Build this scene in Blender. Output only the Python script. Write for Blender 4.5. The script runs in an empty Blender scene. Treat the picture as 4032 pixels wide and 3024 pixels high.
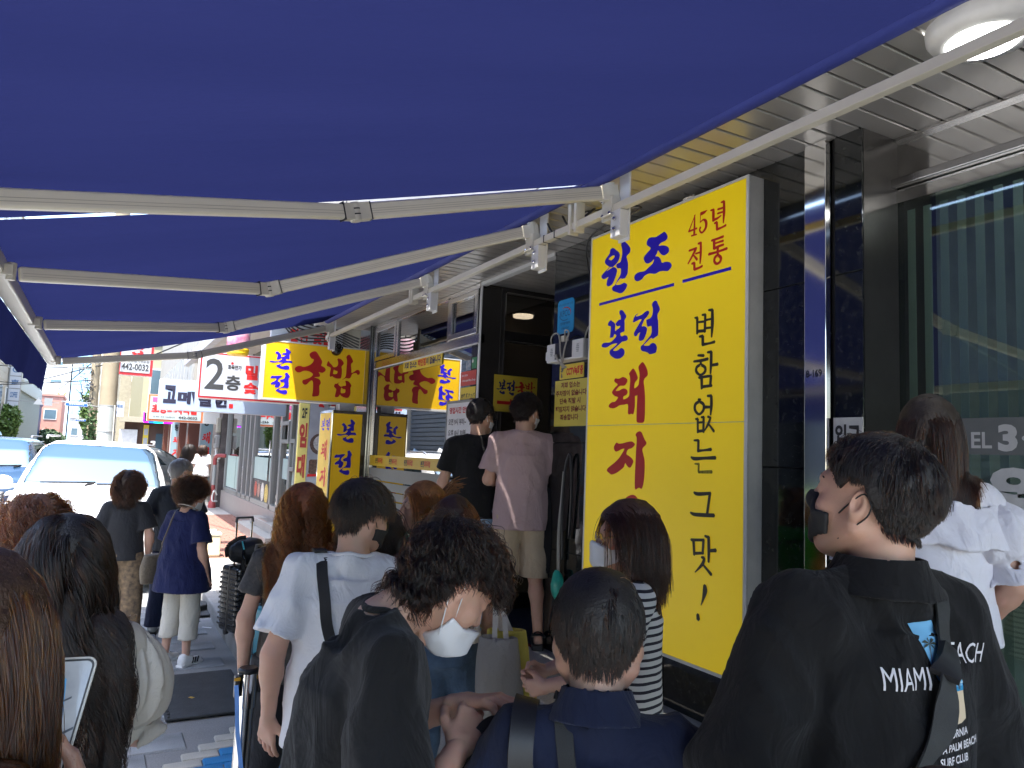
import bpy, bmesh, math, random
import numpy as np
from mathutils import Vector, Matrix
from mathutils.geometry import tessellate_polygon
from mathutils.bvhtree import BVHTree
import openvdb

random.seed(7)
RNG = np.random.default_rng(7)
scene = bpy.context.scene
COL = scene.collection
rad = math.radians

# ------------------------------------------------------------------ camera
cam_d = bpy.data.cameras.new("camera")
cam = bpy.data.objects.new("camera", cam_d)
COL.objects.link(cam)
scene.camera = cam
cam_d.sensor_width = 36.0
cam_d.lens = 26.03
cam_d.clip_start = 0.05
cam_d.clip_end = 1500
_y, _p, _r = rad(28.81), rad(5.472), rad(2.234)
fwd = Vector((math.sin(_y)*math.cos(_p), math.cos(_y)*math.cos(_p), math.sin(_p)))
r0 = Vector((math.cos(_y), -math.sin(_y), 0))
u0 = r0.cross(fwd)
rgt = r0*math.cos(_r) + u0*math.sin(_r)
upv = -r0*math.sin(_r) + u0*math.cos(_r)
cam.matrix_world = Matrix(((rgt.x, upv.x, -fwd.x, 0), (rgt.y, upv.y, -fwd.y, 0), (rgt.z, upv.z, -fwd.z, 1.85), (0, 0, 0, 1)))

# ------------------------------------------------------------------ light
SUN_TO = Vector((-0.20, -0.24, 1.0)).normalized()      # towards the sun
world = bpy.data.worlds.new("World")
scene.world = world
world.use_nodes = True
wn = world.node_tree
sky = wn.nodes.new("ShaderNodeTexSky")
sky.sky_type = 'NISHITA'
sky.sun_disc = False
sky.sun_elevation = math.asin(SUN_TO.z)
sky.sun_rotation = math.atan2(SUN_TO.x, SUN_TO.y)
sky.air_density = 1.0
sky.dust_density = 2.0
wn.nodes["Background"].inputs["Strength"].default_value = 0.15
wn.links.new(sky.outputs[0], wn.nodes["Background"].inputs["Color"])
sun_d = bpy.data.lights.new("sun", 'SUN')
sun_d.energy = 2.0
sun_d.angle = rad(0.53)
sun_d.color = (1.0, 0.95, 0.88)
sun = bpy.data.objects.new("sun", sun_d)
COL.objects.link(sun)
sun.location = (0, 0, 40)
sun.rotation_euler = SUN_TO.to_track_quat('Z', 'Y').to_euler()
scene.view_settings.view_transform = 'Standard'
scene.view_settings.look = 'None'
scene.view_settings.gamma = 1.0
scene.view_settings.exposure = 3.1
scene.view_settings.use_curve_mapping = False
scene.cycles.max_bounces = 10
scene.cycles.diffuse_bounces = 5
scene.cycles.glossy_bounces = 4
scene.cycles.transmission_bounces = 8
scene.cycles.transparent_max_bounces = 16
scene.cycles.caustics_reflective = False
scene.cycles.caustics_refractive = False
scene.cycles.sample_clamp_indirect = 6.0

# ------------------------------------------------------------------ materials
MATS = {}
def new_mat(name):
    m = bpy.data.materials.new(name)
    m.use_nodes = True
    nt = m.node_tree
    b = nt.nodes["Principled BSDF"]
    return m, nt, b

def rgb(c):
    if isinstance(c, (int, float)):
        return (c, c, c, 1)
    return (c[0], c[1], c[2], 1)

def M(name, col, rough=0.6, metal=0.0, var=0.12, vscale=6.0, bump=0.0, bscale=60.0, emit=0.0, spec=0.5,
      col2=None, stretch=None, coat=0.0, sheen=0.0, sss=0.0):
    """procedural material: base colour mottled by noise, fine bump"""
    if name in MATS:
        return MATS[name]
    m, nt, b = new_mat(name)
    N, L = nt.nodes, nt.links
    tc = N.new("ShaderNodeTexCoord")
    vec = tc.outputs["Object"]
    if stretch:
        mp = N.new("ShaderNodeMapping")
        mp.inputs["Scale"].default_value = stretch
        L.new(vec, mp.inputs["Vector"])
        vec = mp.outputs["Vector"]
    nz = N.new("ShaderNodeTexNoise")
    nz.inputs["Scale"].default_value = vscale
    nz.inputs["Detail"].default_value = 5
    nz.inputs["Roughness"].default_value = 0.6
    L.new(vec, nz.inputs["Vector"])
    mx = N.new("ShaderNodeMix")
    mx.data_type = 'RGBA'
    c = rgb(col)
    if col2 is None:
        a = tuple(max(0, x*(1-var)) for x in c[:3]) + (1,)
        d = tuple(min(1, x*(1+var)) for x in c[:3]) + (1,)
    else:
        a, d = c, rgb(col2)
    mx.inputs[6].default_value = a
    mx.inputs[7].default_value = d
    rp = N.new("ShaderNodeMapRange")
    rp.inputs[1].default_value = 0.3
    rp.inputs[2].default_value = 0.7
    L.new(nz.outputs[0], rp.inputs[0])
    L.new(rp.outputs[0], mx.inputs[0])
    L.new(mx.outputs[2], b.inputs["Base Color"])
    b.inputs["Roughness"].default_value = rough
    b.inputs["Metallic"].default_value = metal
    b.inputs["Specular IOR Level"].default_value = spec
    if coat: b.inputs["Coat Weight"].default_value = coat
    if sheen:
        b.inputs["Sheen Weight"].default_value = sheen
        b.inputs["Sheen Roughness"].default_value = 0.5
    if sss:
        b.inputs["Subsurface Weight"].default_value = sss
        b.inputs["Subsurface Radius"].default_value = (0.012, 0.005, 0.003)
        b.inputs["Subsurface Scale"].default_value = 1.0
    if emit:
        b.inputs["Emission Strength"].default_value = emit
        L.new(mx.outputs[2], b.inputs["Emission Color"])
    if bump:
        n2 = N.new("ShaderNodeTexNoise")
        n2.inputs["Scale"].default_value = bscale
        n2.inputs["Detail"].default_value = 4
        L.new(vec, n2.inputs["Vector"])
        bp = N.new("ShaderNodeBump")
        bp.inputs["Strength"].default_value = bump
        bp.inputs["Distance"].default_value = 0.01
        L.new(n2.outputs[0], bp.inputs["Height"])
        L.new(bp.outputs[0], b.inputs["Normal"])
    MATS[name] = m
    return m

def glass_mat(name, tint=(0.75, 0.8, 0.8), refl=0.25, rough=0.0, gtint=(1, 1, 1), boost=0.55):
    if name in MATS: return MATS[name]
    m = bpy.data.materials.new(name)
    m.use_nodes = True
    nt = m.node_tree
    N, L = nt.nodes, nt.links
    N.remove(N["Principled BSDF"])
    tr = N.new("ShaderNodeBsdfTransparent"); tr.inputs[0].default_value = rgb(tint)
    gl = N.new("ShaderNodeBsdfGlossy"); gl.inputs["Roughness"].default_value = rough
    gl.inputs[0].default_value = rgb(gtint)
    lw = N.new("ShaderNodeLayerWeight"); lw.inputs[0].default_value = 0.35
    mr = N.new("ShaderNodeMapRange")
    mr.inputs[3].default_value = refl
    mr.inputs[4].default_value = min(1.0, refl + boost)
    L.new(lw.outputs["Fresnel"], mr.inputs[0])
    mx = N.new("ShaderNodeMixShader")
    L.new(mr.outputs[0], mx.inputs[0]); L.new(tr.outputs[0], mx.inputs[1]); L.new(gl.outputs[0], mx.inputs[2])
    L.new(mx.outputs[0], N["Material Output"].inputs[0])
    MATS[name] = m
    return m

def granite_mat():
    m, nt, b = new_mat("black_granite")
    N, L = nt.nodes, nt.links
    tc = N.new("ShaderNodeTexCoord")
    n1 = N.new("ShaderNodeTexNoise"); n1.inputs["Scale"].default_value = 26; n1.inputs["Detail"].default_value = 8; n1.inputs["Roughness"].default_value = 0.7
    L.new(tc.outputs["Object"], n1.inputs["Vector"])
    r1 = N.new("ShaderNodeValToRGB")
    r1.color_ramp.elements[0].position = 0.45; r1.color_ramp.elements[0].color = (0.006, 0.008, 0.008, 1)
    r1.color_ramp.elements[1].position = 0.72; r1.color_ramp.elements[1].color = (0.035, 0.037, 0.032, 1)
    L.new(n1.outputs[0], r1.inputs[0])
    vo = N.new("ShaderNodeTexVoronoi"); vo.inputs["Scale"].default_value = 75
    L.new(tc.outputs["Object"], vo.inputs["Vector"])
    r2 = N.new("ShaderNodeValToRGB")
    r2.color_ramp.elements[0].position = 0.03; r2.color_ramp.elements[0].color = (1, 1, 1, 1)
    r2.color_ramp.elements[1].position = 0.13; r2.color_ramp.elements[1].color = (0, 0, 0, 1)
    L.new(vo.outputs["Distance"], r2.inputs[0])
    sp = N.new("ShaderNodeSeparateColor"); L.new(vo.outputs["Color"], sp.inputs[0])
    gt = N.new("ShaderNodeMath"); gt.operation = 'GREATER_THAN'; gt.inputs[1].default_value = 0.80
    L.new(sp.outputs[0], gt.inputs[0])
    mu = N.new("ShaderNodeMath"); mu.operation = 'MULTIPLY'
    L.new(r2.outputs[0], mu.inputs[0]); L.new(gt.outputs[0], mu.inputs[1])
    # scuffs: paper scraps and glue stains
    n3 = N.new("ShaderNodeTexNoise"); n3.inputs["Scale"].default_value = 9; n3.inputs["Detail"].default_value = 9
    L.new(tc.outputs["Object"], n3.inputs["Vector"])
    r3 = N.new("ShaderNodeValToRGB")
    r3.color_ramp.elements[0].position = 0.735; r3.color_ramp.elements[0].color = (0, 0, 0, 1)
    r3.color_ramp.elements[1].position = 0.78; r3.color_ramp.elements[1].color = (0.5, 0.5, 0.5, 1)
    L.new(n3.outputs[0], r3.inputs[0])
    ad = N.new("ShaderNodeMath"); ad.operation = 'MAXIMUM'
    L.new(mu.outputs[0], ad.inputs[0]); L.new(r3.outputs[0], ad.inputs[1])
    mx = N.new("ShaderNodeMix"); mx.data_type = 'RGBA'
    mx.inputs[7].default_value = (0.30, 0.31, 0.29, 1)
    L.new(ad.outputs[0], mx.inputs[0]); L.new(r1.outputs[0], mx.inputs[6])
    L.new(mx.outputs[2], b.inputs["Base Color"])
    rr = N.new("ShaderNodeMapRange"); rr.inputs[3].default_value = 0.06; rr.inputs[4].default_value = 0.5
    L.new(ad.outputs[0], rr.inputs[0]); L.new(rr.outputs[0], b.inputs["Roughness"])
    b.inputs["Specular IOR Level"].default_value = 0.75
    MATS["granite"] = m
    return m

def sheet_mat(name, base, rough=0.85, scale=1.0, crack=0.0, light=1.5, dark=0.6, bump=0.5):
    """rough ground sheet: large stains, fine aggregate, bump"""
    m, nt, b = new_mat(name)
    N, L = nt.nodes, nt.links
    tc = N.new("ShaderNodeTexCoord")
    na = N.new("ShaderNodeTexNoise"); na.inputs["Scale"].default_value = 1.3*scale; na.inputs["Detail"].default_value = 7
    nb = N.new("ShaderNodeTexNoise"); nb.inputs["Scale"].default_value = 110*scale; nb.inputs["Detail"].default_value = 3
    for n in (na, nb): L.new(tc.outputs["Object"], n.inputs["Vector"])
    ad = N.new("ShaderNodeMath"); ad.operation = 'MULTIPLY_ADD'; ad.inputs[1].default_value = 0.55
    L.new(nb.outputs[0], ad.inputs[0])
    sc = N.new("ShaderNodeMath"); sc.operation = 'MULTIPLY'; sc.inputs[1].default_value = 0.75
    L.new(na.outputs[0], sc.inputs[0]); L.new(sc.outputs[0], ad.inputs[2])
    r = N.new("ShaderNodeValToRGB")
    r.color_ramp.elements[0].position = 0.42; r.color_ramp.elements[0].color = rgb([x*dark for x in rgb(base)[:3]])
    r.color_ramp.elements[1].position = 0.85; r.color_ramp.elements[1].color = rgb([min(1, x*light) for x in rgb(base)[:3]])
    L.new(ad.outputs[0], r.inputs[0])
    L.new(r.outputs[0], b.inputs["Base Color"])
    b.inputs["Roughness"].default_value = rough
    bp = N.new("ShaderNodeBump"); bp.inputs["Strength"].default_value = bump; bp.inputs["Distance"].default_value = 0.012
    L.new(ad.outputs[0], bp.inputs["Height"]); L.new(bp.outputs[0], b.inputs["Normal"])
    MATS[name] = m
    return m

# ------------------------------------------------------------------ mesh building
class MB:
    def __init__(s):
        s.v, s.f = [], []
    def add(s, vs, fs):
        o = len(s.v)
        s.v += [tuple(v) for v in vs]
        s.f += [tuple(i+o for i in f) for f in fs]
        return s
    def box(s, x0, x1, y0, y1, z0, z1, mtx=None):
        vs = [(x0, y0, z0), (x1, y0, z0), (x1, y1, z0), (x0, y1, z0), (x0, y0, z1), (x1, y0, z1), (x1, y1, z1), (x0, y1, z1)]
        if mtx is not None: vs = [tuple(mtx @ Vector(v)) for v in vs]
        return s.add(vs, [(0, 3, 2, 1), (4, 5, 6, 7), (0, 1, 5, 4), (1, 2, 6, 5), (2, 3, 7, 6), (3, 0, 4, 7)])
    def bar(s, a, b, w, h, up=(0, 0, 1)):
        """rectangular bar from a to b, w across, h along up"""
        a, b = Vector(a), Vector(b)
        d = (b-a).normalized()
        x = d.cross(Vector(up))
        if x.length < 1e-5: x = d.cross(Vector((0, 1, 0)))
        x.normalize(); z = x.cross(d)
        vs = []
        for p in (a, b):
            for sx, sz in ((-1, -1), (1, -1), (1, 1), (-1, 1)):
                vs.append(p + x*(sx*w/2) + z*(sz*h/2))
        return s.add(vs, [(3, 2, 1, 0), (4, 5, 6, 7), (0, 1, 5, 4), (1, 2, 6, 5), (2, 3, 7, 6), (3, 0, 4, 7)])
    def tube(s, pts, r, n=8, cap=True):
        pts = [Vector(p) for p in pts]
        rs = r if isinstance(r, (list, tuple)) else [r]*len(pts)
        rings = []
        d = (pts[1]-pts[0]).normalized()
        x = d.cross(Vector((0, 0, 1)))
        if x.length < 1e-3: x = d.cross(Vector((0, 1, 0)))
        x.normalize()
        o = len(s.v)
        for i, p in enumerate(pts):
            if i == 0: d = pts[1]-pts[0]
            elif i == len(pts)-1: d = pts[-1]-pts[-2]
            else: d = (pts[i+1]-pts[i]).normalized() + (pts[i]-pts[i-1]).normalized()
            d = d.normalized()
            x = (x - d*x.dot(d)).normalized()
            y = d.cross(x)
            for k in range(n):
                a = 2*math.pi*k/n
                s.v.append(tuple(p + (x*math.cos(a) + y*math.sin(a))*rs[i]))
        for i in range(len(pts)-1):
            for k in range(n):
                k2 = (k+1) % n
                s.f.append((o+i*n+k, o+i*n+k2, o+(i+1)*n+k2, o+(i+1)*n+k))
        if cap:
            s.f.append(tuple(o+k for k in reversed(range(n))))
            s.f.append(tuple(o+(len(pts)-1)*n+k for k in range(n)))
        return s
    def lathe(s, prof, n=24, mtx=None, cap=True):
        """prof: list of (r, z)"""
        o = len(s.v)
        for r, z in prof:
            for k in range(n):
                a = 2*math.pi*k/n
                v = Vector((r*math.cos(a), r*math.sin(a), z))
                if mtx is not None: v = mtx @ v
                s.v.append(tuple(v))
        for i in range(len(prof)-1):
            for k in range(n):
                k2 = (k+1) % n
                s.f.append((o+i*n+k, o+i*n+k2, o+(i+1)*n+k2, o+(i+1)*n+k))
        if cap:
            s.f.append(tuple(o+k for k in reversed(range(n))))
            s.f.append(tuple(o+(len(prof)-1)*n+k for k in range(n)))
        return s
    def ball(s, c, r, n=12, mtx=None):
        rr = r if isinstance(r, (tuple, list)) else (r, r, r)
        prof = [(max(1e-4, math.sin(math.pi*i/n)), -math.cos(math.pi*i/n)) for i in range(n+1)]
        mm = Matrix.Translation(Vector(c)) @ (mtx.to_4x4() if mtx is not None else Matrix.Identity(4)) @ Matrix.Diagonal((rr[0], rr[1], rr[2], 1))
        return s.lathe(prof, n*2, mm, cap=False)
    def poly(s, loops, mtx, thick=0.0):
        """flat polygon(s) with holes: loops in local xy, mtx places them; thick extrudes along -z"""
        l3 = [[Vector((p[0], p[1], 0)) for p in l] for l in loops]
        flat = [v for l in l3 for v in l]
        tris = tessellate_polygon(l3)
        vs = [mtx @ v for v in flat]
        o = len(s.v)
        s.v += [tuple(v) for v in vs]
        for t in tris:
            a, b, c = (flat[i] for i in t)
            ar = (b.x-a.x)*(c.y-a.y) - (b.y-a.y)*(c.x-a.x)
            if abs(ar) < 1e-12: continue
            s.f.append(tuple(o+i for i in (t if ar > 0 else reversed(t))))
        if thick:
            ob = len(s.v)
            s.v += [tuple(mtx @ (v - Vector((0, 0, thick)))) for v in flat]
            st = 0
            for l in l3:
                n = len(l)
                for k in range(n):
                    k2 = (k+1) % n
                    s.f.append((o+st+k, ob+st+k, ob+st+k2, o+st+k2))
                st += n
        return s
    def build(s, name, mat, parent=None, smooth=False, bevel=0.0, seg=2, angle=40):
        me = bpy.data.meshes.new(name)
        me.from_pydata(s.v, [], s.f)
        me.validate()
        if mat is not None: me.materials.append(mat)
        return link_mesh(name, me, parent, smooth, bevel, seg, angle)

def link_mesh(name, me, parent=None, smooth=False, bevel=0.0, seg=2, angle=40):
    if smooth:
        me.polygons.foreach_set("use_smooth", [True]*len(me.polygons))
        if smooth == 'auto': me.set_sharp_from_angle(angle=rad(angle))
    o = bpy.data.objects.new(name, me)
    COL.objects.link(o)
    if parent is not None:
        o.parent = parent
        o.matrix_parent_inverse = root_world(parent).inverted()
    if bevel:
        b = o.modifiers.new("bevel", 'BEVEL')
        b.width = bevel; b.segments = seg; b.limit_method = 'ANGLE'; b.angle_limit = rad(35)
        b.harden_normals = False
    return o

def root_world(o):
    m = o.matrix_basis.copy()
    if o.parent is not None:
        m = root_world(o.parent) @ o.matrix_parent_inverse @ m
    return m

def thing(name, label, cat, loc=(0, 0, 0), group=None):
    o = bpy.data.objects.new(name, None)
    o.empty_display_size = 0.2
    o.location = loc
    COL.objects.link(o)
    return tag(o, label, cat, group)

def tag(o, label, cat, group=None):
    o["label"] = label; o["category"] = cat
    if group: o["group"] = group
    return o

def struct(o):
    o["kind"] = "structure"
    return o

def stuff(o):
    o["kind"] = "stuff"
    return o

def dup(root, dloc=(0, 0, 0), rotz=0.0, label=None, group=None):
    r = root.copy(); COL.objects.link(r)
    r.location = Vector(root.location) + Vector(dloc)
    r.rotation_euler = (0, 0, root.rotation_euler.z + rotz)
    if label: r["label"] = label
    if group: r["group"] = group
    for ch in list(root.children):
        c = ch.copy(); COL.objects.link(c); c.parent = r
        for g in ch.children:
            d = g.copy(); COL.objects.link(d); d.parent = c
    return r

def catmull(pts, n=6, closed=True):
    pts = [np.array(p, float) for p in pts]
    out = []
    N = len(pts)
    rng = range(N) if closed else range(N-1)
    for i in rng:
        if closed:
            p0, p1, p2, p3 = pts[i-1], pts[i], pts[(i+1) % N], pts[(i+2) % N]
        else:
            p0, p1, p2, p3 = pts[max(i-1, 0)], pts[i], pts[i+1], pts[min(i+2, N-1)]
        for k in range(n):
            t = k/n
            out.append(0.5*((2*p1) + (-p0+p2)*t + (2*p0-5*p1+4*p2-p3)*t*t + (-p0+3*p1-3*p2+p3)*t**3))
    if not closed: out.append(pts[-1])
    return out

def frame(origin, xdir, ydir):
    x = Vector(xdir).normalized(); y = Vector(ydir).normalized(); z = x.cross(y).normalized()
    o = Vector(origin)
    return Matrix(((x.x, y.x, z.x, o.x), (x.y, y.y, z.y, o.y), (x.z, y.z, z.z, o.z), (0, 0, 0, 1)))

_TXT = {}
def text_mesh(s, bold=0.0):
    """unit-height glyph mesh of a string in the built-in typeface: (verts, faces, x0, x1, y0, y1)"""
    key = (s, bold)
    if key in _TXT: return _TXT[key]
    cu = bpy.data.curves.new("lettering", 'FONT')
    cu.body = s; cu.size = 1.0; cu.offset = bold; cu.resolution_u = 3
    o = bpy.data.objects.new("lettering", cu)
    me = bpy.data.meshes.new_from_object(o)
    vs = [tuple(v.co) for v in me.vertices]; fs = [tuple(p.vertices) for p in me.polygons]
    bpy.data.objects.remove(o); bpy.data.curves.remove(cu); bpy.data.meshes.remove(me)
    a = np.array(vs) if vs else np.zeros((1, 3))
    r = (a, fs, a[:, 0].min(), a[:, 0].max(), a[:, 1].min(), a[:, 1].max())
    _TXT[key] = r
    return r

def put_text(mb, s, mtx, x0, x1, y0, y1, bold=0.02, squeeze=True):
    """fit string s in the rectangle x0..x1, y0..y1 of the local frame mtx"""
    vs, fs, a0, a1, b0, b1 = text_mesh(s, bold)
    sy = (y1-y0)/max(1e-6, b1-b0)
    sx = (x1-x0)/max(1e-6, a1-a0) if squeeze else sy
    out = [mtx @ Vector((x0+(v[0]-a0)*sx, y0+(v[1]-b0)*sy, 0)) for v in vs]
    mb.add(out, fs)
    return mb

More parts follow.
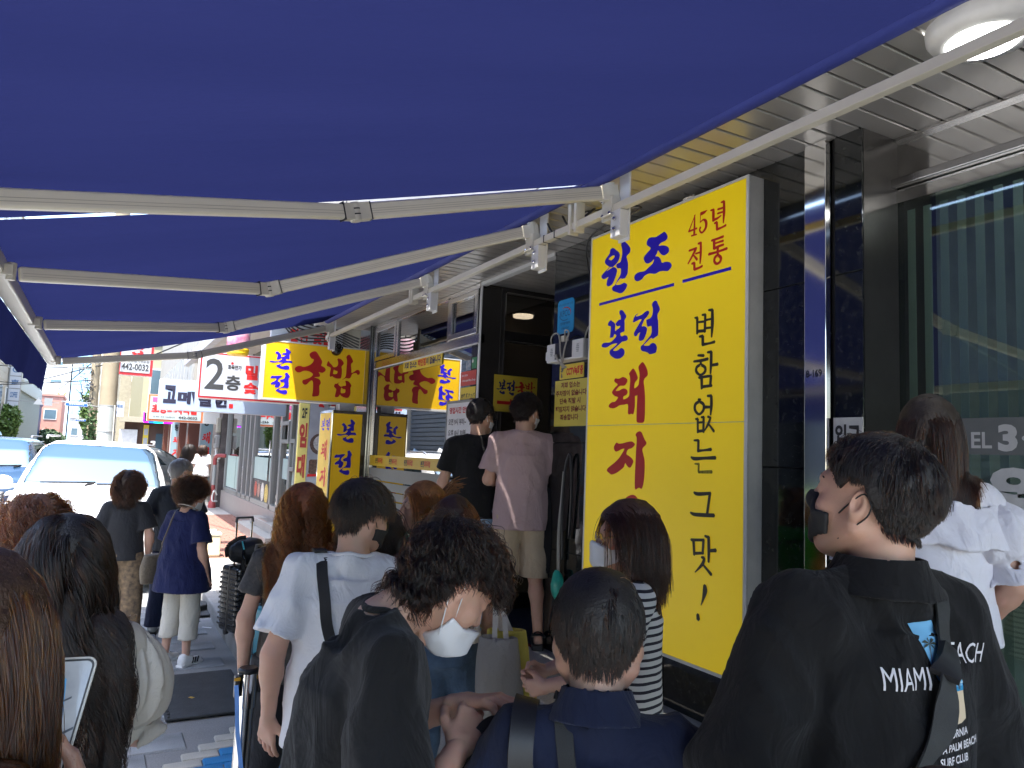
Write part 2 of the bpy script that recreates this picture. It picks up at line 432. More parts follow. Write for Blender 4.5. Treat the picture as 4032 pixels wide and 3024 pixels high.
def stroke_loop(pts):
    """outline of a brush stroke given as (x, y, width)"""
    P = catmull(pts, 5, False) if len(pts) > 2 else [np.array(p, float) for p in pts]
    n = len(P)
    L, R = [], []
    for i, p in enumerate(P):
        d = P[min(i+1, n-1)][:2]-P[max(i-1, 0)][:2]
        d = d/(np.hypot(*d)+1e-9)
        nn = np.array((-d[1], d[0]))
        L.append(p[:2]+nn*p[2]/2); R.append(p[:2]-nn*p[2]/2)
    d0 = P[1][:2]-P[0][:2]; d0 = d0/(np.hypot(*d0)+1e-9)
    d1 = P[-1][:2]-P[-2][:2]; d1 = d1/(np.hypot(*d1)+1e-9)
    return [tuple(p) for p in ([P[0][:2]-d0*P[0][2]*0.35] + L + [P[-1][:2]+d1*P[-1][2]*0.35] + R[::-1])]
GLYPH = {'won':[[[(245,3179),(269,3166),(287,3152),(307,3138),(320,3116),(314,3094),(290,3071),(253,3056),(233,3058),(212,3065),(173,3089),(162,3106),(169,3121),(195,3138),(212,3153),(219,3174)],[(203,3115),(224,3126),(256,3129),(265,3119),(251,3108),(231,3102)]],[[(358,3197),(378,3183),(403,3162),(423,3138),(425,3122),(416,3107),(389,3094),(396,3070),(405,3044),(405,3006),(402,2982),(386,2966),(378,2958),(356,2960),(345,2957),(338,2967),(312,2955),(287,2935),(330,2927),(368,2931),(391,2922),(401,2909),(386,2887),(360,2873),(329,2872),(298,2884),(260,2899),(248,2914),(253,2927),(279,2936),(306,2966),(330,2990),(333,3027),(303,3035),(285,3051),(290,3066),(324,3071),(334,3087),(342,3116),(340,3152),(330,3177),(336,3193)]],[[(259,3053),(286,3039),(296,3024),(290,3004),(271,2969),(247,2944),(212,2938),(194,2945),(188,2960),(195,2984),(205,3000),(180,2994),(154,2995),(135,3006),(131,3021),(149,3034),(181,3048),(213,3063),(218,3060),(184,3041),(222,3048)]]],'jo':[[[(732,3162),(749,3152),(764,3130),(762,3115),(746,3106),(708,3102),(690,3090),(722,3085),(751,3075),(773,3061),(781,3041),(769,3028),(739,3022),(712,3034),(695,3051),(684,3063),(675,3047),(662,3034),(686,3027),(708,3006),(720,2983),(749,2982),(782,2974),(799,2961),(805,2947),(793,2933),(770,2924),(732,2932),(698,2935),(674,2930),(652,2931),(609,2942),(567,2936),(544,2921),(503,2915),(476,2928),(468,2947),(480,2962),(511,2969),(563,2965),(596,2977),(637,2996),(648,3017),(627,3008),(592,3005),(569,3017),(555,3039),(560,3056),(585,3071),(617,3092),(583,3118),(580,3140),(595,3155),(622,3157),(660,3149),(696,3155)]]],'bon':[[[(351,2764),(365,2758),(386,2736),(399,2721),(396,2709),(383,2694),(386,2672),(386,2632),(379,2626),(361,2623),(343,2618),(357,2599),(387,2602),(410,2595),(420,2581),(415,2569),(388,2565),(365,2564),(334,2550),(307,2538),(277,2522),(300,2515),(328,2518),(353,2527),(376,2521),(388,2508),(392,2493),(378,2475),(347,2464),(319,2464),(291,2470),(252,2490),(239,2509),(243,2524),(269,2536),(292,2546),(315,2560),(277,2562),(249,2558),(216,2549),(189,2548),(157,2555),(153,2566),(166,2577),(193,2579),(229,2575),(258,2579),(285,2593),(304,2607),(302,2614),(283,2622),(278,2612),(268,2604),(247,2604),(238,2600),(241,2633),(244,2674),(219,2683),(214,2696),(226,2709),(245,2716),(257,2707),(279,2695),(291,2678),(290,2642),(311,2648),(336,2656),(339,2667),(313,2667),(296,2679),(294,2687),(309,2698),(328,2706),(344,2706),(343,2727),(331,2743),(330,2757),(339,2765)]]],'jeon':[[[(602,2721),(615,2713),(613,2701),(593,2684),(572,2671),(560,2654),(550,2636),(571,2634),(591,2625),(600,2613),(596,2594),(582,2569),(568,2553),(540,2549),(527,2556),(525,2572),(530,2589),(537,2601),(519,2596),(507,2585),(490,2583),(480,2592),(479,2606),(497,2626),(522,2651),(547,2676),(525,2679),(499,2674),(468,2670),(468,2683),(477,2701),(491,2713),(515,2718),(498,2709),(494,2703),(520,2702),(552,2707),(575,2717)]],[[(668,2770),(683,2764),(691,2749),(706,2727),(711,2711),(705,2702),(693,2689),(691,2670),(698,2645),(700,2613),(700,2573),(695,2562),(681,2557),(667,2552),(649,2548),(645,2556),(626,2550),(598,2534),(574,2519),(619,2512),(635,2521),(658,2524),(680,2514),(692,2494),(688,2476),(678,2464),(631,2461),(612,2471),(587,2480),(557,2488),(545,2503),(548,2517),(571,2528),(601,2550),(638,2578),(639,2624),(607,2625),(598,2637),(591,2663),(597,2669),(626,2673),(642,2687),(648,2706),(648,2728),(640,2747),(644,2760),(656,2768)]]],'dwae':[[[(563,2421),(584,2407),(608,2375),(615,2350),(611,2337),(586,2321),(580,2303),(588,2264),(595,2215),(597,2148),(596,2095),(591,2074),(576,2065),(539,2066),(523,2074),(520,2097),(521,2164),(523,2227),(514,2224),(503,2224),(503,2192),(501,2152),(490,2118),(472,2120),(448,2117),(438,2128),(436,2177),(399,2177),(354,2175),(322,2164),(290,2159),(255,2165),(244,2175),(256,2189),(279,2198),(307,2200),(327,2213),(337,2226),(306,2234),(279,2251),(278,2266),(303,2286),(330,2304),(304,2319),(294,2331),(306,2344),(329,2340),(354,2341),(379,2347),(411,2338),(427,2323),(417,2306),(395,2293),(354,2294),(331,2282),(313,2267),(346,2266),(373,2274),(395,2276),(420,2268),(431,2252),(419,2236),(391,2227),(395,2210),(442,2226),(447,2266),(452,2316),(448,2346),(440,2363),(458,2379),(478,2391),(497,2376),(516,2350),(524,2327),(502,2307),(494,2291),(493,2272),(510,2275),(531,2289),(536,2307),(540,2351),(528,2390),(535,2405)]]],'ji':[[[(474,1957),(496,1952),(512,1940),(497,1925),(475,1915),(454,1911),(439,1900),(434,1881),(460,1871),(489,1855),(501,1839),(488,1817),(473,1803),(454,1805),(436,1817),(424,1828),(412,1805),(383,1787),(339,1766),(293,1755),(270,1762),(243,1776),(254,1793),(286,1811),(327,1833),(363,1858),(389,1883),(413,1913),(383,1909),(356,1900),(329,1895),(312,1907),(309,1923),(320,1939),(336,1950),(354,1944),(391,1945),(435,1953)]],[[(553,2016),(572,2008),(587,1987),(601,1967),(617,1951),(610,1937),(582,1914),(591,1881),(604,1847),(606,1792),(602,1740),(593,1703),(579,1684),(567,1689),(552,1689),(527,1678),(519,1699),(518,1749),(520,1816),(523,1896),(527,1974),(516,1994),(526,2008)]]],'sbon':[[[(1839,2999),(1859,2989),(1892,2961),(1877,2934),(1879,2879),(1847,2876),(1839,2869),(1848,2857),(1885,2859),(1911,2850),(1912,2833),(1875,2833),(1842,2831),(1809,2818),(1777,2798),(1801,2783),(1844,2798),(1872,2795),(1885,2773),(1875,2752),(1825,2748),(1769,2760),(1734,2779),(1739,2794),(1777,2809),(1803,2826),(1753,2830),(1699,2818),(1652,2826),(1665,2838),(1714,2836),(1763,2845),(1795,2871),(1778,2877),(1767,2865),(1734,2861),(1739,2914),(1710,2934),(1734,2955),(1763,2936),(1782,2913),(1783,2890),(1831,2912),(1830,2917),(1791,2925),(1801,2940),(1834,2949),(1830,2972),(1823,2991)]]],'sjeon':[[[(1786,2673),(1811,2667),(1777,2638),(1762,2608),(1791,2588),(1793,2565),(1773,2532),(1740,2530),(1731,2546),(1738,2564),(1692,2560),(1688,2579),(1730,2606),(1744,2635),(1711,2635),(1676,2632),(1688,2659),(1720,2670),(1709,2661)]],[[(1861,2714),(1873,2703),(1897,2668),(1885,2641),(1889,2541),(1845,2532),(1806,2529),(1780,2507),(1819,2502),(1863,2508),(1879,2486),(1867,2460),(1822,2459),(1748,2491),(1758,2509),(1795,2531),(1832,2557),(1835,2597),(1799,2597),(1789,2622),(1832,2640),(1844,2678),(1837,2700)]]],'guk':[[[(2158,2998),(2190,2994),(2221,2956),(2263,2893),(2265,2867),(2258,2834),(2295,2817),(2314,2792),(2306,2768),(2275,2747),(2234,2752),(2249,2724),(2244,2698),(2184,2685),(2216,2678),(2252,2660),(2266,2621),(2251,2584),(2257,2509),(2249,2471),(2230,2461),(2175,2457),(2177,2520),(2173,2619),(2154,2646),(2127,2624),(2098,2593),(2072,2588),(2048,2609),(2049,2638),(2079,2652),(2135,2680),(2166,2717),(2142,2741),(2096,2755),(2050,2751),(2012,2730),(1978,2730),(1949,2756),(1954,2785),(1984,2804),(2018,2806),(2053,2800),(2103,2819),(2147,2853),(2166,2898),(2134,2910),(2111,2945),(2116,2972)]]],'bap':[[[(2464,2942),(2501,2931),(2530,2895),(2528,2874),(2507,2845),(2514,2801),(2513,2730),(2503,2699),(2462,2693),(2426,2701),(2398,2717),(2381,2706),(2368,2723),(2371,2770),(2374,2818),(2328,2837),(2328,2867),(2342,2899),(2358,2878),(2386,2854),(2409,2830),(2441,2836),(2460,2861),(2461,2897),(2450,2929)],[(2415,2798),(2438,2788),(2459,2784),(2459,2760),(2441,2747),(2409,2747),(2410,2774)]],[[(2590,3002),(2616,2978),(2645,2927),(2641,2908),(2623,2883),(2631,2823),(2637,2779),(2672,2800),(2701,2821),(2729,2817),(2741,2791),(2732,2766),(2711,2763),(2692,2781),(2647,2765),(2628,2722),(2605,2705),(2569,2708),(2522,2680),(2564,2728),(2569,2818),(2570,2925),(2559,2969)]],[[(2571,2676),(2607,2669),(2643,2624),(2633,2591),(2636,2520),(2610,2469),(2559,2470),(2522,2488),(2508,2501),(2487,2470),(2449,2471),(2454,2524),(2458,2565),(2429,2593),(2439,2626),(2460,2630),(2494,2652),(2478,2629),(2512,2599),(2545,2611),(2571,2616),(2573,2643),(2564,2669)],[(2519,2585),(2541,2572),(2571,2568),(2570,2533),(2550,2522),(2516,2524)]]]}
STROKE = {'red':[[(989,3194,6),(939,3111,10)],[(939,3112,12),(1004,3114,11)],[(985,3192,9),(983,3083,17)],[(961,3082,10),(1003,3080,9)],[(1031,3194,7),(1028,3137,5)],[(1033,3186,20),(1057,3188,17),(1081,3194,4)],[(1032,3142,8),(1054,3149,11),(1073,3131,19),(1071,3099,17),(1044,3080,12),(1025,3097,11),(1032,3112,14)],[(1106,3185,10),(1128,3184,13)],[(1127,3185,16),(1127,3154,20),(1127,3122,16)],[(1127,3126,16),(1159,3129,13),(1184,3137,8)],[(1158,3176,12),(1193,3175,11)],[(1157,3154,11),(1194,3153,11)],[(1182,3207,10),(1202,3207,15)],[(1203,3207,16),(1204,3146,19),(1200,3092,8)],[(1135,3107,10),(1154,3108,16)],[(1154,3107,16),(1155,3070,16)],[(1153,3069,15),(1192,3071,12),(1219,3076,14)],[(945,3002,12),(1004,3003,15)],[(999,3000,18),(975,2970,16),(939,2930,10)],[(982,2969,10),(1010,2938,16)],[(997,2974,11),(1028,2974,11)],[(1015,3025,12),(1040,3025,15)],[(1037,3024,16),(1037,2962,17),(1033,2912,10)],[(968,2924,12),(989,2925,17)],[(989,2924,18),(990,2888,18)],[(990,2888,17),(1026,2890,13),(1051,2895,14)],[(1117,3018,13),(1161,3018,13),(1203,3020,14)],[(1136,3014,19),(1137,2969,19)],[(1140,2996,11),(1168,2997,11),(1202,2997,14)],[(1137,2970,16),(1172,2975,14),(1205,2976,13)],[(1164,2970,18),(1162,2942,17)],[(1098,2948,16),(1162,2947,13),(1230,2950,15)],[(1164,2930,16),(1186,2911,18),(1182,2891,16),(1158,2884,14),(1140,2901,16),(1145,2921,17),(1164,2930,16)],[(1164,2944,16),(1164,2928,16)]],'black':[[(996,2622,8),(1018,2618,19)],[(1017,2618,19),(1018,2532,16)],[(1052,2629,11),(1078,2627,16)],[(1077,2627,18),(1075,2535,18)],[(1020,2594,13),(1077,2591,13)],[(1015,2545,18),(1072,2542,17)],[(1077,2597,14),(1127,2598,11)],[(1078,2554,14),(1128,2552,12)],[(1100,2648,11),(1129,2644,18)],[(1129,2644,20),(1130,2566,23),(1126,2501,10)],[(1034,2515,12),(1061,2514,19)],[(1061,2514,21),(1062,2469,21)],[(1059,2469,19),(1109,2470,13),(1149,2474,17)],[(1026,2415,13),(1072,2409,17)],[(995,2385,13),(1052,2385,17),(1102,2389,17)],[(1049,2381,18),(1049,2364,16)],[(1049,2364,16),(1082,2345,18),(1080,2322,18),(1047,2309,13),(1017,2329,18),(1020,2352,18),(1049,2364,16)],[(1097,2424,12),(1127,2423,18)],[(1126,2423,20),(1125,2362,20),(1122,2310,12)],[(1131,2353,15),(1174,2355,18)],[(1035,2296,13),(1058,2294,22)],[(1058,2294,22),(1060,2235,17)],[(1054,2296,15),(1129,2298,15)],[(1126,2297,19),(1122,2250,18)],[(1059,2245,17),(1133,2247,15)],[(1035,2179,14),(1053,2178,12)],[(1045,2179,12),(1044,2166,16)],[(1044,2168,16),(1074,2152,18),(1075,2123,18),(1043,2101,14),(1012,2125,18),(1015,2155,19),(1044,2168,16)],[(1086,2137,18),(1121,2136,14)],[(1101,2195,12),(1131,2193,18)],[(1131,2193,18),(1132,2142,21),(1127,2095,11)],[(1016,2077,10),(1034,2076,17)],[(1034,2076,17),(1036,2005,15)],[(1059,2085,11),(1080,2085,15)],[(1078,2085,17),(1077,2007,17)],[(1038,2057,12),(1076,2059,12)],[(1036,2011,16),(1077,2015,15)],[(1107,2087,14),(1130,2080,12)],[(1129,2082,12),(1111,2048,17),(1086,2015,7)],[(1111,2052,10),(1154,2010,16)],[(1008,1964,10),(1042,1964,15)],[(1042,1964,18),(1041,1909,18)],[(1037,1909,17),(1085,1913,12),(1136,1918,19)],[(988,1876,11),(1015,1868,20),(1086,1872,16),(1167,1876,20)],[(1014,1692,13),(1046,1686,20),(1136,1695,16)],[(1132,1698,19),(1113,1588,18)],[(990,1586,11),(1030,1579,20),(1163,1586,20)],[(997,1447,13),(1020,1445,21)],[(1017,1447,20),(1024,1372,17)],[(1015,1447,15),(1094,1456,15)],[(1090,1456,18),(1085,1386,17)],[(1021,1379,16),(1091,1390,15)],[(1099,1477,12),(1128,1472,19)],[(1126,1475,20),(1129,1404,21),(1128,1350,15)],[(1133,1407,16),(1179,1415,20)],[(1077,1367,13),(1096,1363,18),(1083,1332,19),(1032,1285,6)],[(1088,1332,12),(1149,1291,19)],[(1103,1230,22),(1106,1204,32),(1093,1160,16),(1079,1128,6)],[(1057,1076,22),(1061,1053,27)]],'peel':[[(1014,1841,8),(1047,1841,14)],[(1045,1841,14),(1043,1801,14)],[(1043,1799,14),(1140,1804,18)]]}
# ------------------------------------------------------------------ ground
asphalt = sheet_mat("asphalt", (0.19, 0.19, 0.185), 0.9, 1.0, light=1.5, dark=0.65)
concrete = sheet_mat("concrete", (0.30, 0.29, 0.27), 0.85, 0.8, light=1.35, dark=0.7, bump=0.35)
kerbm = sheet_mat("kerb_stone", (0.30, 0.295, 0.28), 0.85, 2.0, light=1.4, dark=0.6)
paver = sheet_mat("grey_paving", (0.20, 0.21, 0.215), 0.9, 2.2, light=1.8, dark=0.55, bump=0.9)
bluepv = sheet_mat("blue_paint", (0.02, 0.19, 0.42), 0.7, 2.0, light=1.5, dark=0.6)
creampv = sheet_mat("cream_paint", (0.48, 0.45, 0.38), 0.8, 2.0, light=1.25, dark=0.6)
redpv = sheet_mat("red_brick_paving", (0.20, 0.095, 0.07), 0.85, 2.0, light=1.5, dark=0.6)
granite = granite_mat()
steel = M("brushed_steel", (0.55, 0.54, 0.52), 0.22, 1.0, 0.06, 3, 0.05, 200, stretch=(1, 1, 0.05))
chrome = M("polished_steel", (0.78, 0.77, 0.74), 0.09, 1.0, 0.03, 2)
cream = M("cream_enamel", (0.66, 0.62, 0.50), 0.38, 0, 0.04, 2)
soff = M("soffit_metal", (0.46, 0.44, 0.41), 0.32, 0.45, 0.05, 2)
dark = M("dark_void", (0.015, 0.015, 0.015), 0.8)
blackf = M("black_frame", (0.02, 0.02, 0.022), 0.35)
whitep = M("white_paint", (0.72, 0.72, 0.70), 0.45, 0, 0.04)
greyp = M("grey_paint", (0.30, 0.31, 0.30), 0.5, 0, 0.06)

mb = MB()
mb.add([(-160, -60, 0), (160, -60, 0), (160, 420, 0), (-160, 420, 0)], [(0, 1, 2, 3)])
road = struct(mb.build("road", asphalt))

# worn paving stones in front of the queue (real joints), blue and cream painted bricks
def slab_mesh(name, w, l, h, mat, b=0.008):
    m = MB()
    m.add([(-w/2, -l/2, 0), (w/2, -l/2, 0), (w/2, l/2, 0), (-w/2, l/2, 0),
           (-w/2+b, -l/2+b, h), (w/2-b, -l/2+b, h), (w/2-b, l/2-b, h), (-w/2+b, l/2-b, h)],
          [(4, 5, 6, 7), (0, 1, 5, 4), (1, 2, 6, 5), (2, 3, 7, 6), (3, 0, 4, 7)])
    me = bpy.data.meshes.new(name); me.from_pydata(m.v, [], m.f); me.materials.append(mat)
    return me
pave_me = slab_mesh("paving_stone", 0.445, 0.275, 0.012, paver)
blue_me = slab_mesh("paving_brick", 0.205, 0.105, 0.014, bluepv, 0.006)
crm_me = slab_mesh("paving_brick", 0.205, 0.105, 0.014, creampv, 0.006)
def piece(name, me, parent, loc, rz=0, tilt=0.0):
    o = bpy.data.objects.new(name, me)
    COL.objects.link(o)
    o.parent = parent
    o.matrix_parent_inverse = root_world(parent).inverted()
    o.location = loc
    o.rotation_euler = (random.uniform(-tilt, tilt), random.uniform(-tilt, tilt), rz)
    return o
def blue_zone(x, y):           # painted corner, bounded by a diagonal
    return y < 4.82 + (x-0.58)*1.05 and y > 2.6 and x > 0.0
for j in range(31):
    for i in range(5):
        x = -0.98 + i*0.455 + (0.2275 if j % 2 else 0); y = 2.3 + j*0.285
        if x > 1.0 or blue_zone(x, y-0.1) or (0.42 < x < 1.2 and 5.42 < y < 6.62): continue
        if RNG.random() < 0.03: continue
        piece("paving_stone", pave_me, road, (x, y, 0.001), 0, 0.006)
for j in range(26):
    for i in range(7):
        x = 0.03 + i*0.212 + (0.106 if j % 2 else 0); y = 2.62 + j*0.112
        if x > 1.1 or not blue_zone(x, y): continue
        edge = not blue_zone(x, y+0.16)
        piece("paving_brick", crm_me if edge else blue_me, road, (x, y, 0.001), 0, 0.006)

# rubber mat on the road, manhole step
mb = MB().box(0.52, 1.08, 5.50, 6.52, 0.014, 0.028)
mat_r = tag(mb.build("rubber_mat", M("black_rubber", (0.035, 0.037, 0.038), 0.7, 0, 0.25, 8, 0.5, 90), bevel=0.004), "dark rubber mat lying on the grey paving by the kerb", "mat")
for k in range(16):
    MB().lathe([(0.012, 0.0), (0.012, 0.006), (0.006, 0.009)], 8, Matrix.Translation((0.54+0.004*(k % 2), 5.53+k*0.063, 0.028))).build("stud", MATS["black_rubber"], mat_r)
t = thing("rubber_disc", "round black rubber sign base on a square pad by the kerb", "sign base", (0.98, 9.0, 0))
MB().box(0.70, 1.22, 8.62, 9.20, 0.013, 0.03).build("pad", MATS["black_rubber"], t, bevel=0.01)
MB().lathe([(0.20, 0.03), (0.20, 0.075), (0.19, 0.085), (0.02, 0.088)], 32, Matrix.Translation((1.0, 9.0, 0))).build("disc", MATS["black_rubber"], t, smooth='auto')

# sidewalk, kerb stones, raised terrace
mb = MB().box(1.32, 4.4, -8, 24, -0.3, 0.15)
walk = struct(mb.build("sidewalk", concrete))
for k in range(30):
    y0 = -5.0 + k*0.97
    h = 0.148 + RNG.uniform(-0.006, 0.006)
    MB().box(1.175+RNG.uniform(-.006, .006), 1.325, y0, y0+0.955, -0.1, h).build("kerb_stone", kerbm, walk, bevel=0.02)
brick_me = slab_mesh("paving_brick", 0.205, 0.102, 0.012, redpv, 0.005)
nb = 0
for j in range(64):
    for i in range(7):
        x = 1.44 + i*0.212 + (0.106 if j % 2 else 0); y = 12.0 + j*0.17
        if x > 2.85 or nb >= 298: continue
        nb += 1
        piece("paving_brick", brick_me, walk, (x, y, 0.151), 0, 0.004).scale = (1, 1.6, 1)
mb = MB().box(2.25, 4.4, -8, 5.95, 0.1, 0.5)
terrace = struct(mb.build("terrace", concrete, bevel=0.015))
# door mat with red edge
t = thing("door_mat", "dark blue carpet mat with red edge at the restaurant door", "mat", (3.1, 5.2, 0.5))
MB().box(2.78, 3.60, 4.62, 5.76, 0.501, 0.512).build("backing", M("mat_red", (0.16, 0.012, 0.02), 0.9), t)
MB().box(2.80, 3.58, 4.64, 5.74, 0.512, 0.520).build("pile", M("mat_blue", (0.05, 0.07, 0.10), 0.95, 0, 0.6, 120, 0.9, 250), t)

# ------------------------------------------------------------------ restaurant
rest = thing("restaurant_building", "restaurant front of black granite, steel frames and dark glass under the blue awnings", "building", (3.0, 5.0, 0.5))
upm = M("upper_wall", (0.34, 0.33, 0.31), 0.7, 0, 0.1, 3, 0.2, 40)
MB().box(2.20, 9.0, -8, 9.15, 3.47, 11.0).build("upper_wall", upm, rest)
MB().box(1.76, 2.19, 8.0, 9.15, 3.55, 6.5).build("sun_blocker", upm, rest)  # block added overhead only to shade the wall end of the projecting sign
# granite wall slabs (joints recessed)
def slabs(y0, y1, zs, x=2.85, d=0.30):
    for za, zb in zip(zs[:-1], zs[1:]):
        MB().box(x, x+d, y0+0.002, y1-0.002, za+0.002, zb-0.002).build("granite_slab", granite, rest, bevel=0.002, seg=1)
zs = [0.5, 1.147, 1.84, 2.715, 3.365]
slabs(2.345, 3.30, zs); slabs(3.30, 4.10, zs); slabs(4.10, 4.585, [0.5, 1.20, 1.95, 2.62, 3.365])
slabs(2.045, 2.19, zs)
MB().box(2.86, 3.4, 2.05, 4.58, 0.5, 3.37).build("wall_core", dark, rest)
# polished steel column: bevelled front
pts = [(0.06, 2.345), (-0.035, 2.325), (-0.035, 2.21), (0.06, 2.19)]
m = MB()
for z_ in (0.5, 3.362):
    for dx, y in pts: m.v.append((2.85+dx, y, z_))
m.f += [(0, 1, 5, 4), (1, 2, 6, 5), (2, 3, 7, 6), (4, 5, 6, 7)]
m.build("steel_column", chrome, rest, bevel=0.003)
tx = MB()
put_text(tx, "8-169", frame((2.8135, 2.315, 2.255), (0, -1, 0), (0, 0, 1)), 0.0, 0.085, 0, 0.035, 0.01)
tx.build("lettering", blackf, rest)
# soffit: metal slats with dark joints
for k in range(91):
    y0 = -1.6 + k*0.118
    me = None
    MB().box(2.22, 3.08 if y0 < 2.0 else 2.86, y0+0.006, y0+0.112, 3.362, 3.385).build("soffit_slat", soff, rest, bevel=0.004, seg=1)
MB().box(2.21, 4.2, -2, 9.14, 3.392, 3.468).build("soffit_backing", dark, rest)
MB().box(2.195, 2.22, -2, 9.14, 3.345, 3.46).build("fascia", soff, rest, bevel=0.004)
# right shop window: recessed at x = 3.1
MB().box(3.10, 3.16, -2, 2.12, 3.17, 3.36).build("header_panel", chrome, rest)
MB().box(3.05, 3.12, -2, 2.13, 3.125, 3.165).build("header_ledge", steel, rest, bevel=0.006)
MB().box(3.09, 3.14, -2, 2.13, 3.06, 3.12).build("header_panel", chrome, rest)
MB().box(3.07, 3.13, -2, 2.135, 3.345, 3.36).build("soffit_trim", steel, rest)
MB().box(3.06, 3.15, 2.09, 2.14, 0.5, 3.12).build("window_frame", steel, rest, bevel=0.004)
MB().box(2.86, 3.1, 2.045, 2.05, 0.5, 3.36).build("window_jamb", M("dark_steel", (0.10, 0.095, 0.09), 0.3, 0.8), rest)
MB().box(3.08, 3.14, -2, 2.09, 0.5, 0.62).build("window_sill", steel, rest)
wglass = glass_mat("window_glass", (0.80, 0.86, 0.82), 0.07, boost=0.35)
MB().box(3.10, 3.108, -2, 2.09, 0.62, 3.058).build("window_pane", wglass, rest)
inter = M("room_wall", (0.20, 0.23, 0.20), 0.9)
MB().box(4.9, 5.0, -2.5, 2.2, 0.5, 3.3).build("room_wall", inter, rest)
MB().box(3.12, 4.9, 2.15, 2.25, 0.5, 3.3).build("room_wall", inter, rest)
MB().box(3.12, 5.0, -2.5, 2.2, 3.3, 3.33).build("room_ceiling", inter, rest)
MB().box(3.0, 5.0, -2.5, 2.2, 0.49, 0.52).build("room_floor", inter, rest)
film = M("frosted_film", (0.30, 0.36, 0.32), 0.55, 0, 0.05)
for k in range(46):                 # frosted vertical stripes on the inside of the glass
    y0 = 1.97 - k*0.074
    MB().box(3.110, 3.112, y0, y0+0.036, 0.9, 3.02).build("film_stripe", film, rest)
MB().box(3.094, 3.098, 0.4, 1.83, 1.925, 2.072).build("film_band", M("grey_film", (0.16, 0.17, 0.165), 0.5), rest)
tx = MB()
F = frame((3.0925, 0, 0), (0, -1, 0), (0, 0, 1))
put_text(tx, "EL", F, -1.735, -1.655, 1.95, 2.015, 0.02)
put_text(tx, "3", F, -1.632, -1.560, 1.938, 2.045, 0.05)
put_text(tx, "·", F, -1.545, -1.522, 1.98, 2.0, 0.05)
put_text(tx, "입", F, -1.665, -1.42, 1.69, 1.885, 0.06)
tx.build("lettering", M("white_vinyl", (0.62, 0.62, 0.60), 0.5), rest)
# sticker on granite beside the column ("입구")
m = MB().box(2.842, 2.846, 2.045, 2.19, 1.86, 2.07)
st = tag(m.build("paper_notice", M("paper_white", (0.66, 0.66, 0.64), 0.7)), "white paper notice with black lettering taped beside the steel column", "notice")
tx = MB(); put_text(tx, "입구", frame((2.8405, 2.18, 1.95), (0, -1, 0), (0, 0, 1)), 0.0, 0.125, 0, 0.09, 0.04); tx.build("lettering", blackf, st)

# alcove with the door
MB().box(2.84, 2.90, 4.585, 5.80, 3.335, 3.362).build("fascia_trim", whitep, rest)
MB().box(2.86, 4.2, 4.585, 5.9, 3.385, 3.39).build("alcove_ceiling", soff, rest)
for k in range(11):
    MB().box(2.90, 4.2, 4.59+k*0.112, 4.69+k*0.112, 3.355, 3.38).build("soffit_slat", soff, rest)
MB().box(2.845, 3.05, 5.80, 5.95, 0.5, 3.335).build("door_pier", M("dark_panel", (0.06, 0.055, 0.05), 0.12, 0.3), rest, bevel=0.003)
MB().box(2.842, 2.852, 5.782, 5.815, 0.5, 3.345).build("corner_trim", whitep, rest)
dk = MATS["dark_steel"]
fr = MB()
fr.box(3.05, 3.09, 5.80, 5.86, 0.5, 3.35); fr.box(3.63, 3.70, 5.80, 5.86, 0.5, 3.35)
fr.box(3.09, 3.63, 5.80, 5.86, 3.30, 3.35); fr.box(3.09, 3.63, 5.80, 5.86, 2.86, 2.96); fr.box(3.09, 3.63, 5.80, 5.86, 0.5, 0.64)
fr.build("door_frame", dk, rest, bevel=0.003)
thin = MB()
thin.box(3.088, 3.098, 5.792, 5.80, 2.96, 3.31); thin.box(3.622, 3.632, 5.792, 5.80, 2.96, 3.31); thin.box(3.088, 3.632, 5.792, 5.80, 3.30, 3.31)
thin.box(3.088, 3.098, 5.792, 5.80, 0.64, 2.87); thin.box(3.622, 3.632, 5.792, 5.80, 0.64, 2.87); thin.box(3.088, 3.632, 5.792, 5.80, 2.86, 2.87)
thin.build("frame_trim", chrome, rest)
dglass = glass_mat("door_glass", (0.35, 0.32, 0.28), 0.10)
MB().box(3.09, 3.63, 5.826, 5.832, 2.96, 3.30).build("transom_pane", dglass, rest)
MB().box(3.09, 3.63, 5.826, 5.832, 0.64, 2.86).build("door_pane", dglass, rest)
MB().box(3.70, 3.80, 4.585, 5.86, 0.5, 3.35).build("inner_door", M("inner_dark", (0.045, 0.042, 0.04), 0.15), rest)
MB().box(3.10, 3.70, 4.585, 4.60, 0.5, 3.35).build("alcove_side", granite, rest)
MB().box(2.9, 4.2, 6.3, 6.35, 0.5, 3.35).build("room_wall", M("lobby_wall", (0.10, 0.085, 0.07), 0.8), rest)
# lit ceiling lamp seen inside the transom
lampem = M("lamp_glow", (1, 0.97, 0.9), 0.5, emit=0.9, var=0)
t = thing("indoor_lamp", "small lit round ceiling lamp behind the dark door transom glass", "lamp", (3.42, 6.05, 3.2))
MB().lathe([(0.095, 0.0), (0.095, 0.02)], 24, Matrix.Translation((3.42, 6.05, 3.155))).build("diffuser", lampem, t)
MB().lathe([(0.105, 0.02), (0.105, 0.05)], 24, Matrix.Translation((3.42, 6.05, 3.156))).build("housing", whitep, t)

